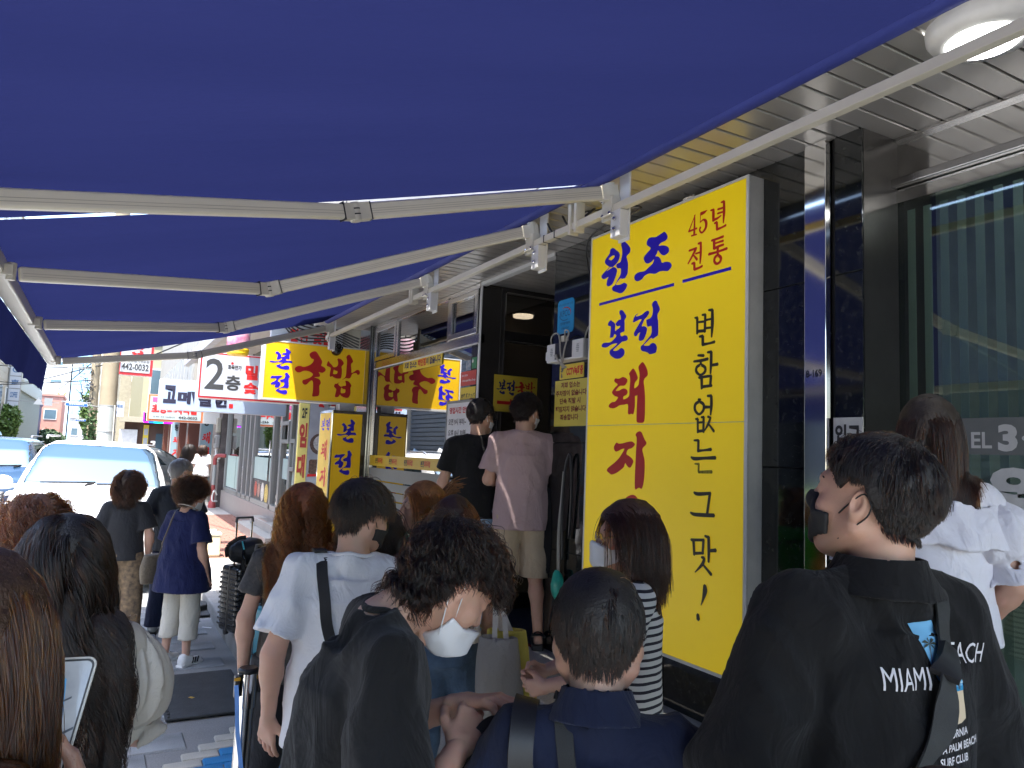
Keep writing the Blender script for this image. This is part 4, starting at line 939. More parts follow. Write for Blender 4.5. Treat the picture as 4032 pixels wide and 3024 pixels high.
        s_.lathe([(0.028, -0.05), (0.03, 0.05)], 16, Matrix.Translation(S) @ q)
        s_.box(2.255, 2.325, ys-0.045, ys+0.045, 3.105, 3.235)
        s_.box(2.23, 2.345, ys-0.06, ys+0.02, 3.118, 3.128)
        sh = s_.build("shoulder_bracket", MATS["elbow_cast"], t, bevel=0.004)
        m = MB()
        for dz_, dy_ in ((0.045, 0.03), (-0.035, 0.03), (-0.03, -0.035)):
            m.lathe([(0.012, 0), (0.012, 0.009), (0.007, 0.013)], 6, Matrix.Translation((2.255, ys+dy_, 3.17+dz_)) @ Matrix.Rotation(-math.pi/2, 4, 'Y'))
        m.build("bolt", chrome, sh)
        # tip bracket on the front rail
        MB().box(XF+0.0, XF+0.07, yt-0.03, yt+0.03, ZF-0.05, ZF+0.0).tube([T-Vector((0, 0, 0.03)), T+Vector((0, 0, 0.05))], 0.02, 12).build("tip_bracket", MATS["elbow_cast"], t, bevel=0.004)
    return t
awning(-2.2, 3.250, "nearer blue canvas awning overhead with one cream folding arm", [(3.13, 3.13, 2.73, 1), (-1.6, -1.2, -1.4, 1)])
awning(3.270, 8.68, "farther blue canvas awning with three cream folding arms and a valance", [(3.95, 4.40, 3.92, 1), (5.65, 6.10, 5.60, 1), (8.66, 8.29, 8.20, 1)])
# square mounting bar on plates
t = thing("awning_bar", "square cream mounting bar on bracket plates under the soffit", "bar", (2.28, 3.5, 3.165))
MB().box(2.262, 2.302, -2.2, 8.8, 3.147, 3.187).build("bar", cream, t, bevel=0.003)
for y in (3.05, 3.87, 5.57, 8.6, -1.0):
    m = MB(); m.box(2.31, 2.322, y-0.04, y+0.05, 2.985, 3.362); m.box(2.255, 2.312, y-0.035, y+0.045, 3.0, 3.145)
    p = m.build("mount_plate", whitep, t, bevel=0.004)
    m = MB()
    for zz in (3.045, 3.10): m.lathe([(0.013, 0), (0.013, 0.008), (0.008, 0.012)], 6, Matrix.Translation((2.255, y+0.005, zz)) @ Matrix.Rotation(-math.pi/2, 4, 'Y'))
    m.build("bolt", chrome, p)
for y in (3.42, 3.48, 5.95, 6.0):
    m = MB(); m.box(2.25, 2.314, y, y+0.025, 3.12, 3.30); m.build("clamp", cream, t, bevel=0.006)
m = MB()
for y in (3.66, 3.78): m.box(2.259, 2.305, y, y+0.006, 3.144, 3.19)
m.build("cable_tie", blackf, t)
t = tag(MB().tube(catmull([(2.32, 3.85, 3.30), (2.30, 3.72, 3.19), (2.36, 3.62, 3.22), (2.42, 3.5, 3.30), (2.36, 3.42, 3.26), (2.3, 3.55, 3.2), (2.34, 3.7, 3.30)], 6, False), 0.007, 6).tube(catmull([(2.5, 3.7, 3.36), (2.62, 3.3, 3.30), (2.74, 4.0, 3.30), (2.78, 3.99, 2.9), (2.79, 4.0, 2.3)], 8, False), 0.006, 6).build("power_cable", blackf, None, smooth=True), "black power cable looped over the awning bar and down beside the sign", "cable")
# security camera under the far bracket
t = thing("security_camera", "black security camera with ring of lamps hanging above the projecting sign", "camera", (2.35, 8.70, 3.06))
MB().box(2.30, 2.345, 8.66, 8.72, 3.0, 3.2).build("stem", cream, t, bevel=0.004)
MB().lathe([(0.055, 0.0), (0.06, 0.02), (0.06, 0.11), (0.045, 0.13)], 24, Matrix.Translation((2.37, 8.70, 2.995)) @ Matrix.Rotation(rad(68), 4, 'X')).build("housing", M("camera_black", (0.012, 0.012, 0.014), 0.25), t, smooth='auto')
m = MB()
for k in range(10):
    a = k*0.628
    m.ball((2.37+0.036*math.cos(a), 8.574, 3.048+0.036*math.sin(a)), 0.006, 5)
m.build("diode", M("diode_grey", (0.4, 0.4, 0.4), 0.2), t)
MB().ball((2.37, 8.578, 3.048), 0.017, 8).build("lens", blackf, t, smooth=True)
# ------------------------------------------------------------------ signed distance volumes -> mesh
def sd_poly(px, py, poly):
    """signed distance to a closed polygon, px/py arrays"""
    P = np.array(poly, float)
    d = np.full(px.shape, 1e9); s = np.ones(px.shape)
    n = len(P)
    for i in range(n):
        j = i-1
        ex, ey = P[j]-P[i]
        wx, wy = px-P[i][0], py-P[i][1]
        t = np.clip((wx*ex+wy*ey)/(ex*ex+ey*ey+1e-12), 0, 1)
        bx, by = wx-ex*t, wy-ey*t
        d = np.minimum(d, bx*bx+by*by)
        c1 = py >= P[i][1]; c2 = py < P[j][1]; c3 = ex*wy > ey*wx
        flip = (c1 & c2 & c3) | (~c1 & ~c2 & ~c3)
        s = np.where(flip, -s, s)
    return s*np.sqrt(d)

def smax(a, b, k):
    h = np.clip(0.5-0.5*(b-a)/k, 0, 1)
    return b*(1-h)+a*h + k*h*(1-h)
def smin(a, b, k):
    h = np.clip(0.5+0.5*(b-a)/k, 0, 1)
    return b*(1-h)+a*h - k*h*(1-h)

def vol_mesh(D, org, h, adapt=0.0):
    """(verts, tris, quads) of the zero level of grid D"""
    bg = 3*h
    A = np.clip(D, -bg, bg).astype(np.float32)
    g = openvdb.FloatGrid(bg)
    g.copyFromArray(A, tolerance=1e-7)
    if adapt > 0:
        p, t, q = g.convertToPolygons(isovalue=0.0, adaptivity=adapt)
    else:
        p, q = g.convertToQuads(isovalue=0.0); t = np.zeros((0, 3), int)
    p = np.asarray(p, float)*h + np.array(org)
    t = np.asarray(t, int).reshape(-1, 3)[:, ::-1]
    q = np.asarray(q, int).reshape(-1, 4)[:, ::-1]
    return p, t, q

def arrays_to_mesh(name, parts, mat):
    """parts: list of (verts, tris, quads)"""
    V, idx, ls = [], [], []
    o = 0
    for p, t, q in parts:
        V.append(p)
        idx.append((t+o).ravel()); ls.append(np.full(len(t), 3))
        idx.append((q+o).ravel()); ls.append(np.full(len(q), 4))
        o += len(p)
    V = np.concatenate(V); idx = np.concatenate(idx).astype(np.int32); ls = np.concatenate(ls).astype(np.int32)
    me = bpy.data.meshes.new(name)
    me.vertices.add(len(V)); me.vertices.foreach_set("co", V.astype(np.float32).ravel())
    me.loops.add(len(idx)); me.loops.foreach_set("vertex_index", idx)
    me.polygons.add(len(ls))
    st = np.zeros(len(ls), np.int32); st[1:] = np.cumsum(ls)[:-1]
    me.polygons.foreach_set("loop_start", st)
    me.polygons.foreach_set("use_smooth", np.ones(len(ls), bool))
    me.update(); me.validate()
    if mat is not None: me.materials.append(mat)
    return me

# ------------------------------------------------------------------ cars
carglass = glass_mat("car_glass", (0.05, 0.06, 0.07), 0.07, 0.0, (0.60, 0.80, 0.90), 0.25)
tyre = M("tyre_rubber", (0.015, 0.015, 0.016), 0.8)
alloy = M("alloy_rim", (0.5, 0.5, 0.52), 0.3, 0.9)
lampg = M("lamp_lens", (0.70, 0.72, 0.74), 0.08, 0.3, 0.1, 20)
plastic = M("black_plastic", (0.02, 0.02, 0.022), 0.45)
def car(label, paint, loc, rot, H=1.85, W=1.9, Lc=4.8, plate="", dark=False, group=None, h=0.03, roll=0.0):
    """people carrier: front at local y=0 facing -y, rear at y=Lc"""
    t = thing("parked_car", label, "car", loc, group)
    k = H/1.78
    side = [(0.02, 0.32*k), (0.0, 0.62*k), (0.10, 0.86*k), (0.30, 0.98*k), (1.05, 1.12*k), (1.22, 1.19*k), (1.62, 1.50*k), (2.0, 1.70*k), (2.6, 1.775*k), (3.9, 1.76*k), (4.45, 1.66*k), (Lc-0.06, 1.1*k), (Lc, 0.7*k), (Lc-0.04, 0.3*k), (Lc-0.3, 0.22*k), (0.3, 0.22*k)]
    hw = W/2
    front = [(-hw*0.95, 0.2), (-hw, 0.55*k), (-hw*0.99, 0.85*k), (-hw*0.95, 1.06*k), (-hw*0.86, 1.35*k), (-hw*0.74, 1.63*k), (-hw*0.60, 1.745*k), (0, 1.79*k), (hw*0.60, 1.745*k), (hw*0.74, 1.63*k), (hw*0.86, 1.35*k), (hw*0.95, 1.06*k), (hw*0.99, 0.85*k), (hw, 0.55*k), (hw*0.95, 0.2)]
    plan = [(-hw*0.70, 0), (-hw*0.93, 0.25), (-hw, 0.8), (-hw, Lc-0.5), (-hw*0.9, Lc), (hw*0.9, Lc), (hw, Lc-0.5), (hw, 0.8), (hw*0.93, 0.25), (hw*0.70, 0), (0, -0.06)]
    xs = np.arange(-hw-0.12, hw+0.12, h); ys = np.arange(-0.2, Lc+0.2, h); zs_ = np.arange(0.1, 1.9*k, h)
    Y2, Z2 = np.meshgrid(ys, zs_, indexing='ij'); X2, ZZ2 = np.meshgrid(xs, zs_, indexing='ij'); X3, Y3 = np.meshgrid(xs, ys, indexing='ij')
    ds = sd_poly(Y2, Z2, side)[None, :, :]; df = sd_poly(X2, ZZ2, front)[:, None, :]; dp = sd_poly(X3, Y3, plan)[:, :, None]
    B = smax(smax(ds+0*df, df+0*ds, 0.14), dp+0*ds, 0.12)
    Y = ys[None, :, None]; X = xs[:, None, None]; Z = zs_[None, None, :]
    body = B.copy()
    for yc in (0.92, Lc-0.98):                                       # wheel arches
        wr = np.sqrt((Y-yc)**2+(Z-0.34)**2)-0.40
        body = np.maximum(body, -np.maximum(wr+0*X, (hw-0.28)-np.abs(X)+0*wr))
    # grooves: bonnet shut line, doors
    org = (xs[0], ys[0], zs_[0])
    def part(name, field, mat, hh=h, ad=0.0):
        me = arrays_to_mesh(name, [vol_mesh(field, org, hh, ad)], mat)
        return link_mesh(name, me, t)
    part("body", body, paint, ad=0.15)
    def patch(name, zone, mat, off=0.007, inn=0.05):
        f = np.maximum(np.maximum(B-off, -(B+inn)), zone+0*B)
        return part(name, f, mat, ad=0.0)
    # windscreen: between the lines of the A pillars
    wy = sd_poly(Y2, Z2, [(1.10, 1.175*k), (1.28, 1.175*k), (2.02, 1.66*k), (1.92, 1.80*k), (1.4, 1.75*k), (0.9, 1.35*k)])[None]
    wx = sd_poly(X2, ZZ2, [(-hw*0.86, 1.12*k), (-hw*0.70, 1.68*k), (hw*0.70, 1.68*k), (hw*0.86, 1.12*k)])[:, None]
    patch("windscreen", np.maximum(wy+0*wx, wx+0*wy), carglass, 0.006)
    sw = sd_poly(Y2, Z2, [(1.72, 1.14*k), (2.15, 1.60*k), (4.1, 1.62*k), (4.4, 1.18*k)])[None]
    for sgn in (-1, 1):
        patch("side_window", np.maximum(sw, (hw*0.66-sgn*X)+0*sw), carglass, 0.006)
        hl = sd_poly(X2, ZZ2, [(sgn*hw*0.52, 0.70*k), (sgn*hw*0.98, 0.76*k), (sgn*hw*1.0, 0.90*k), (sgn*hw*0.60, 0.80*k)])[:, None]
        patch("headlight", np.maximum(hl, (Y-0.75)+0*hl), lampg, 0.012)
        m = MB(); m.ball((sgn*(hw+0.10), 1.62, 1.17*k), (0.115, 0.075, 0.085), 8); m.bar((sgn*(hw-0.06), 1.66, 1.12*k), (sgn*(hw+0.04), 1.64, 1.13*k), 0.06, 0.05)
        m.build("wing_mirror", paint, t, smooth=True)
        MB().bar((sgn*hw*0.70, 2.2, 1.775*k), (sgn*hw*0.70, 4.0, 1.775*k), 0.035, 0.03).bar((sgn*hw*0.70, 2.2, 1.775*k), (sgn*hw*0.70, 2.1, 1.745*k), 0.035, 0.03).build("roof_rail", M("rail_satin", (0.5, 0.5, 0.5), 0.3, 0.8), t, bevel=0.01)
        for yc in (0.92, Lc-0.98):
            w = MB().lathe([(0.22, -0.11), (0.31, -0.11), (0.335, -0.08), (0.335, 0.08), (0.31, 0.11), (0.22, 0.11)], 28, Matrix.Translation((sgn*(hw-0.13), yc, 0.335)) @ Matrix.Rotation(math.pi/2, 4, 'Y')).build("wheel", tyre, t, smooth='auto')
            rm = MB().lathe([(0.05, 0.10), (0.215, 0.09), (0.22, -0.09)], 20, Matrix.Translation((sgn*(hw-0.13), yc, 0.335)) @ Matrix.Rotation(sgn*math.pi/2, 4, 'Y'))
            rm.build("rim", alloy, w, smooth='auto')
    gr = sd_poly(X2, ZZ2, [(-hw*0.55, 0.56*k), (-hw*0.58, 0.80*k), (hw*0.58, 0.80*k), (hw*0.55, 0.56*k)])[:, None]
    g = patch("grille", np.maximum(gr, (Y-0.4)+0*gr), plastic, 0.010)
    m = MB()
    for q in range(5):
        m.bar((-hw*0.54, -0.055, (0.59+q*0.045)*k), (0, -0.085, (0.59+q*0.045)*k), 0.012, 0.012); m.bar((0, -0.085, (0.59+q*0.045)*k), (hw*0.54, -0.055, (0.59+q*0.045)*k), 0.012, 0.012)
    m.build("grille_bar", chrome, g)
    bm = sd_poly(X2, ZZ2, [(-hw*0.8, 0.26*k), (-hw*0.85, 0.42*k), (hw*0.85, 0.42*k), (hw*0.8, 0.26*k)])[:, None]
    patch("bumper_vent", np.maximum(bm, (Y-0.4)+0*bm), plastic, 0.010)
    for x0 in (-0.58, 0.02):
        m = MB(); m.bar((x0*1.05, 1.20, 1.205*k), (x0*1.05+0.62, 1.24, 1.225*k), 0.02, 0.014); m.bar((x0*1.05+0.5, 1.17, 1.185*k), (x0*1.05+0.60, 1.22, 1.215*k), 0.03, 0.02)
        m.build("wiper", plastic, t)
    m = MB(); m.add([(-0.05, 2.75, 1.77*k), (0.05, 2.75, 1.77*k), (0.04, 3.0, 1.77*k), (-0.04, 3.0, 1.77*k), (0, 2.98, 1.85*k)], [(0, 1, 4), (1, 2, 4), (2, 3, 4), (3, 0, 4)])
    m.build("roof_fin", paint, t, smooth=True)
    p = MB().box(-0.26, 0.26, -0.115, -0.095, 0.46*k, 0.57*k).build("number_plate", whitep, t, bevel=0.004)
    if plate:
        tx = MB(); put_text(tx, plate, frame((0, -0.1165, 0), (1, 0, 0), (0, 0, 1)), -0.22, 0.22, 0.485*k, 0.545*k, 0.02); tx.build("lettering", blackf, p)
    # cabin: dark lining behind the glass and seats
    t.rotation_euler = (0, roll, rot)
    for c in t.children:
        c.matrix_parent_inverse = Matrix.Identity(4)
        for g_ in c.children: g_.matrix_parent_inverse = Matrix.Identity(4)
    return t
white_car = M("white_car_paint", (0.66, 0.66, 0.65), 0.22, 0, 0.01, 2, coat=0.3)
navy_car = M("navy_car_paint", (0.008, 0.03, 0.065), 0.25, 0.2, 0.05, 2, coat=0.25)
dark_car = M("dark_car_paint", (0.03, 0.035, 0.04), 0.15, 0.3, 0.05, 2, coat=0.8)
car("white people carrier parked in the sun behind the older shoppers", white_car, (-0.10, 10.05, 0.0), rad(-2), 1.86, 1.92, 4.9, "32나 4817", roll=rad(1.6))
car("dark blue sport utility car stopped on the far side of the white carrier", navy_car, (-2.0, 16.3, 0.0), rad(-2), 1.86, 1.92, 4.7, "4006")
car("dark grey car crossing behind the concrete pole, mostly hidden", dark_car, (3.6, 26.0, 0.0), rad(90), 1.72, 1.8, 4.6)
car("small white car parked far down the street", white_car, (-3.3, 44.0, 0.0), rad(0), 1.6, 1.75, 4.4, h=0.05)
car("silver car far down the street beyond the blue car", M("silver_paint", (0.45, 0.46, 0.47), 0.25, 0.6, coat=0.5), (-2.6, 30.0, 0.0), rad(0), 1.6, 1.78, 4.5, h=0.05)
# opposite kerb, seen mirrored in the dark glass
car("white compact car parked across the road facing the restaurant", white_car, (-4.2, 3.2, 0.0), rad(4), 1.5, 1.75, 4.2, h=0.04)
car("grey saloon car parked across the road, nearer the camera", M("grey_paint_car", (0.18, 0.19, 0.20), 0.2, 0.4, coat=0.6), (-4.4, -3.6, 0.0), rad(2), 1.45, 1.8, 4.5, h=0.04)

# ------------------------------------------------------------------ neighbouring shops on the right
alu = M("grey_aluminium", (0.27, 0.28, 0.27), 0.4, 0.3, 0.04)
tile_g = M("grey_tile", (0.33, 0.33, 0.31), 0.6, 0, 0.06, 4, 0.1, 30)
mint = M("mint_film", (0.42, 0.55, 0.50), 0.55, 0, 0.03)
cladg = M("pale_cladding", (0.36, 0.36, 0.34), 0.55, 0, 0.05)
soffw = M("pale_soffit", (0.50, 0.49, 0.45), 0.7, 0, 0.04)
t = thing("noodle_shop", "grey aluminium and glass shop front with steps beyond the restaurant", "building", (3.0, 15.0, 0.15))
MB().box(1.85, 8.5, 9.2, 21.3, 4.0, 10.5).build("upper_wall", cladg, t)
for k in range(26):
    y0 = 9.4+k*0.45
    MB().box(1.82, 1.85, y0, y0+0.36, 4.1, 10.4).build("cladding_panel", M("ribbed_cladding", (0.42, 0.43, 0.42), 0.4, 0.3, 0.05), t)
MB().box(1.78, 1.92, 9.18, 21.4, 3.86, 4.06).build("eave_beam", M("eave_grey", (0.48, 0.50, 0.52), 0.5), t, bevel=0.01)
MB().box(1.92, 3.1, 9.2, 21.3, 3.95, 4.0).build("soffit", soffw, t)
MB().box(2.98, 3.3, 9.2, 21.3, 2.75, 3.95).build("lintel_wall", M("olive_wall", (0.16, 0.155, 0.125), 0.7), t)
for y in (11.0, 13.2, 15.5, 17.9, 20.2):
    MB().box(2.955, 2.98, y, y+0.08, 2.75, 3.95).build("lintel_post", M("brown_post", (0.07, 0.05, 0.035), 0.6), t)
MB().box(2.92, 3.2, 9.2, 21.2, 0.15, 0.62).build("plinth", M("plinth_tile", (0.26, 0.24, 0.23), 0.45, 0, 0.06), t)
posts = [9.25, 12.25, 12.85, 13.35, 14.15, 14.85, 16.95, 17.5, 18.1, 18.7, 20.9]
for y in posts:
    MB().box(2.94, 3.06, y, y+0.14, 0.62, 2.75).build("frame_post", alu, t, bevel=0.006)
MB().box(2.93, 3.06, 9.2, 21.05, 2.68, 2.80).build("frame_head", alu, t, bevel=0.006)
MB().box(2.94, 3.06, 9.2, 21.05, 0.60, 0.72).build("frame_sill", alu, t, bevel=0.006)
nglass = glass_mat("noodle_glass", (0.40, 0.44, 0.43), 0.42)
MB().box(2.995, 3.003, 9.3, 21.0, 0.7, 2.7).build("shop_pane", nglass, t)
for (y0, y1, z0, z1) in ((15.0, 16.95, 1.14, 1.6), (19.5, 20.85, 0.75, 1.55), (18.85, 19.45, 0.75, 1.55), (12.4, 12.85, 0.75, 1.85), (13.0, 13.3, 0.75, 1.85), (13.5, 14.1, 1.25, 1.62), (9.4, 12.2, 0.75, 1.5)):
    MB().box(2.985, 2.988, y0, y1, z0, z1).build("frosted_band", mint, t)
for y0, y1, z0, z1 in ((12.42, 12.84, 1.9, 2.35), (12.98, 13.34, 1.42, 1.98), (13.5, 14.12, 1.9, 2.3)):
    fr = MB(); fr.box(2.92, 2.98, y0, y1, z0, z0+0.07); fr.box(2.92, 2.98, y0, y1, z1-0.07, z1); fr.box(2.92, 2.98, y0, y0+0.07, z0+0.07, z1-0.07); fr.box(2.92, 2.98, y1-0.07, y1, z0+0.07, z1-0.07)
    fr.build("window_sash", alu, t, bevel=0.005)
MB().box(2.975, 2.982, 15.0, 16.95, 0.72, 1.135).build("menu_film", M("charcoal_film", (0.055, 0.055, 0.055), 0.5), t)
for (y, z_, r_, col) in ((16.55, 0.93, 0.16, (0.50, 0.10, 0.06)), (16.2, 0.92, 0.15, (0.45, 0.28, 0.22)), (15.8, 0.90, 0.19, (0.70, 0.68, 0.60)), (15.4, 0.88, 0.20, (0.62, 0.48, 0.12))):
    MB().poly([[(r_*math.cos(a*math.pi/10)*0.9, r_*math.sin(a*math.pi/10)) for a in range(20)]], frame((2.971-0.0004*y/10, y, z_), (0, -1, 0), (0, 0, 1))).build("printed_dish", M("dish_%d" % int(y*100), col, 0.5, 0, 0.5, 40), t)
tx = MB()
for q in range(4): put_text(tx, "메뉴 면 요리", frame((2.9715, 16.8, 1.10-q*0.022), (0, -1, 0), (0, 0, 1)), 0.1+0.3*(q % 2), 0.6+0.5*(q % 2), 0, 0.014, 0.0)
put_text(tx, "고메밀면", frame((2.9375, 18.24, 1.05), (0, -1, 0), (0, 0, 1)), 0.02, 0.13, -0.2, 0.35, 0.0)
tx.build("lettering", halo, t)
MB().tube([(2.90, 14.95, 1.1), (2.90, 14.95, 1.95)], 0.018, 10).build("door_handle", chrome, t)
MB().box(4.6, 4.7, 9.2, 21.2, 0.3, 3.3).build("room_wall", M("room_beige", (0.22, 0.20, 0.17), 0.9), t)
MB().box(3.0, 4.7, 9.2, 21.2, 0.3, 0.61).build("room_floor", MATS["room_beige"], t)
MB().box(3.06, 4.7, 9.2, 21.2, 2.76, 2.8).build("room_ceiling", MATS["room_beige"], t)
st = thing("door_steps", "two grey tiled steps in front of the glass shop door", "steps", (2.8, 14.4, 0.15))
MB().box(2.52, 2.93, 12.9, 16.0, 0.151, 0.31).build("lower_step", tile_g, st, bevel=0.008)
MB().box(2.72, 2.93, 12.9, 15.5, 0.312, 0.46).build("upper_step", tile_g, st, bevel=0.008)
MB().box(2.75, 2.94, 14.0, 14.8, 0.462, 0.475).build("threshold", chrome, st)
# signs projecting over the sidewalk
signw = M("sign_white", (0.44, 0.46, 0.50), 0.4, 0, 0.02)
signr = M("sign_red_border", (0.50, 0.02, 0.025), 0.45)
t = thing("second_floor_sign", "white box sign with red border, big black 2 and red lettering", "sign", (1.8, 12.1, 2.5))
MB().box(1.215, 2.75, 12.005, 12.2, 2.52, 3.235).build("case", M("sign_case", (0.62, 0.62, 0.6), 0.5), t, bevel=0.006)
MB().box(1.225, 2.74, 12.0, 12.006, 2.53, 3.225).build("border_panel", signr, t)
MB().box(1.250, 2.72, 11.996, 12.001, 2.557, 3.20).build("face_panel", signw, t)
F = frame((0, 11.994, 0), (1, 0, 0), (0, 0, 1))
dkg = M("charcoal_ink", (0.035, 0.035, 0.035), 0.5)
tx = MB(); put_text(tx, "2", F, 1.305, 1.575, 2.665, 3.135, 0.015); put_text(tx, "층", F, 1.60, 1.82, 2.665, 2.90, 0.035); tx.build("lettering", dkg, t)
tx = MB(); put_text(tx, "밀면", F, 1.88, 2.28, 2.85, 3.08, 0.05); put_text(tx, "숯불", F, 1.87, 2.27, 2.63, 2.81, 0.05); tx.build("lettering", redi, t)
tx = MB(); put_text(tx, "화육면가", F, 1.62, 1.82, 2.985, 3.06, 0.03); tx.build("lettering", blacki, t)
tx = MB().poly([[(0.02*math.cos(a*0.63), 0.02*math.sin(a*0.63)) for a in range(10)]], F @ Matrix.Translation((1.68, 3.085, 0))); tx.build("flower_mark", redi, t)
t = thing("noodle_sign", "pale blue box sign with black brush lettering over the sidewalk", "sign", (1.4, 13.1, 2.35))
MB().box(0.755, 2.75, 13.005, 13.2, 2.355, 2.845).build("case", signw, t, bevel=0.006)
MB().box(0.762, 2.74, 13.0, 13.006, 2.362, 2.84).build("face_panel", M("sign_paleblue", (0.34, 0.42, 0.56), 0.4, 0, 0.02), t)
F = frame((0, 12.996, 0), (1, 0, 0), (0, 0, 1))
tx = MB(); put_text(tx, "고", F, 0.82, 1.01, 2.46, 2.75, 0.06); put_text(tx, "메", F, 1.03, 1.28, 2.46, 2.67, 0.06); put_text(tx, "밀", F, 1.34, 1.54, 2.44, 2.70, 0.06); put_text(tx, "면", F, 1.60, 1.78, 2.44, 2.68, 0.06); tx.build("lettering", M("indigo_ink", (0.012, 0.010, 0.03), 0.5), t)
MB().poly([[(1.815, 2.44), (1.88, 2.44), (1.88, 2.51), (1.815, 2.51)]], F).build("seal", redi, t)
t = thing("roof_sign", "white sign with red lettering behind the bundle of black wires", "sign", (2.4, 10.55, 3.2))
MB().box(1.95, 2.95, 10.5, 10.6, 3.22, 3.72).build("panel", signw, t)
tx = MB(); put_text(tx, "밀면", frame((0, 10.495, 0), (1, 0, 0), (0, 0, 1)), 2.2, 2.45, 3.28, 3.50, 0.04); put_text(tx, "숯불", frame((0, 10.495, 0), (1, 0, 0), (0, 0, 1)), 2.52, 2.80, 3.30, 3.54, 0.04); tx.build("lettering", redi, t)
t = thing("drum_lantern", "white and yellow hanging drum lantern with colour print above the sidewalk", "lantern", (1.60, 11.0, 3.1))
LM = Matrix.Translation((1.60, 11.0, 3.10))
MB().lathe([(0.13, 0.0), (0.15, 0.03), (0.145, 0.05), (0.155, 0.08), (0.145, 0.10)], 28, LM).build("base_ring", M("lantern_yellow", (0.85, 0.50, 0.01), 0.4), t, smooth='auto')
MB().lathe([(0.145, 0.10), (0.155, 0.14), (0.155, 0.46), (0.14, 0.50)], 28, LM).build("drum", M("lantern_print", (0.72, 0.70, 0.70), 0.5, 0, 0, 5, col2=(0.60, 0.12, 0.22)), t, smooth='auto')
MB().tube([(1.60, 11.0, 3.60), (1.60, 11.0, 3.95)], 0.012, 8).build("hanger", blackf, t)
t = thing("rental_board", "upright yellow board with red lettering beside a grey food poster", "sign", (2.7, 11.05, 0.2))
MB().box(2.52, 2.665, 11.0, 11.06, 0.35, 2.49).build("board", M("rental_yellow", (0.78, 0.66, 0.20), 0.5), t, bevel=0.003)
MB().box(2.67, 2.935, 11.0, 11.05, 0.35, 2.50).build("poster", M("poster_grey", (0.36, 0.36, 0.40), 0.5), t)
F = frame((0, 10.997, 0), (1, 0, 0), (0, 0, 1))
tx = MB(); put_text(tx, "2F", F, 2.555, 2.63, 2.27, 2.42, 0.03); tx.build("lettering", dkg, t)
tx = MB(); put_text(tx, "임", F, 2.535, 2.645, 1.84, 2.20, 0.05); put_text(tx, "대", F, 2.53, 2.64, 1.40, 1.74, 0.05); put_text(tx, "문", F, 2.53, 2.64, 0.95, 1.28, 0.05); put_text(tx, "의", F, 2.53, 2.64, 0.5, 0.84, 0.05); tx.build("lettering", M("faded_red", (0.50, 0.06, 0.05), 0.5), t)
m = MB(); m.poly([[(0.16*math.cos(a*0.3307), 0.16*math.sin(a*0.3307)) for a in range(19)]], F @ Matrix.Translation((2.855, 1.90, 0))); m.build("printed_bowl", M("bowl_print", (0.10, 0.06, 0.05), 0.5, 0, 0.6, 30), t)
m = MB(); m.poly([[(0.115*math.cos(a*0.3307), 0.12*math.sin(a*0.3307)) for a in range(19)]], F @ Matrix.Translation((2.862, 1.91, 0.0006))); m.build("printed_rice", M("rice_print", (0.50, 0.47, 0.46), 0.5, 0, 0.4, 30), t)
m = MB().poly([rounded(2.70, 2.86, 1.46, 1.67, 0.03)], F); m.build("printed_tray", M("tray_print", (0.12, 0.07, 0.05), 0.5, 0, 0.7, 40), t)
m = MB().poly([[(2.68, 1.415), (2.83, 1.425), (2.83, 1.46), (2.69, 1.455)]], F); m.build("printed_ribbon", redi, t)
m = MB().poly([stroke_loop([(2.80, 2.46, 0.03), (2.83, 2.475, 0.05), (2.87, 2.45, 0.02)])], F); m.build("brush_mark", redi, t)

# third shop: dark notice wall, red granite, banners
redgr = M("red_granite", (0.13, 0.05, 0.035), 0.25, 0, 0.45, 60)
t = thing("soup_shop", "older shop front of red granite with pale blue banners far down the sidewalk", "building", (3.2, 30.0, 0.0))
MB().box(2.85, 9, 21.4, 23.2, 0.1, 4.0).build("notice_wall", M("notice_wall", (0.10, 0.085, 0.08), 0.7, 0, 0.5, 3), t)
for k in range(14):
    z_ = 1.35+0.075*(k % 9)+RNG.uniform(-.02, .02); x_ = 2.86+0.09*(k//9)
    y_ = 21.5+0.12*(k % 5)
    MB().box(2.842, 2.846, y_+0.25*(k % 3), y_+0.25*(k % 3)+0.30, z_, z_+0.04).build("sticker", M("torn_paper", (0.40, 0.40, 0.38), 0.8), t)
MB().box(3.0, 9, 23.2, 38, 0.1, 3.6).build("shop_wall", M("shop_wall_grey", (0.26, 0.24, 0.21), 0.7, 0, 0.2, 2), t)
for y in (26.0, 29.2, 33.5, 36.5):
    MB().box(2.45, 3.0, y, y+0.55, 0.0, 3.4).build("granite_pilaster", redgr, t)
MB().box(2.2, 9, 23.0, 38, 3.4, 9.0).build("upper_wall", M("pale_upper", (0.34, 0.33, 0.30), 0.7, 0, 0.08, 1.5), t)
for k in range(12):
    MB().box(2.16, 2.2, 23.3+k*1.2, 24.2+k*1.2, 3.5, 4.6).build("roller_panel", M("ribbed_cladding", (0.42, 0.43, 0.42), 0.4), t)
MB().box(2.3, 3.0, 24, 37, 3.15, 3.4).build("eave", M("eave_brown", (0.25, 0.22, 0.18), 0.7), t)
pb = M("banner_paleblue", (0.26, 0.38, 0.43), 0.5, 0, 0.06)
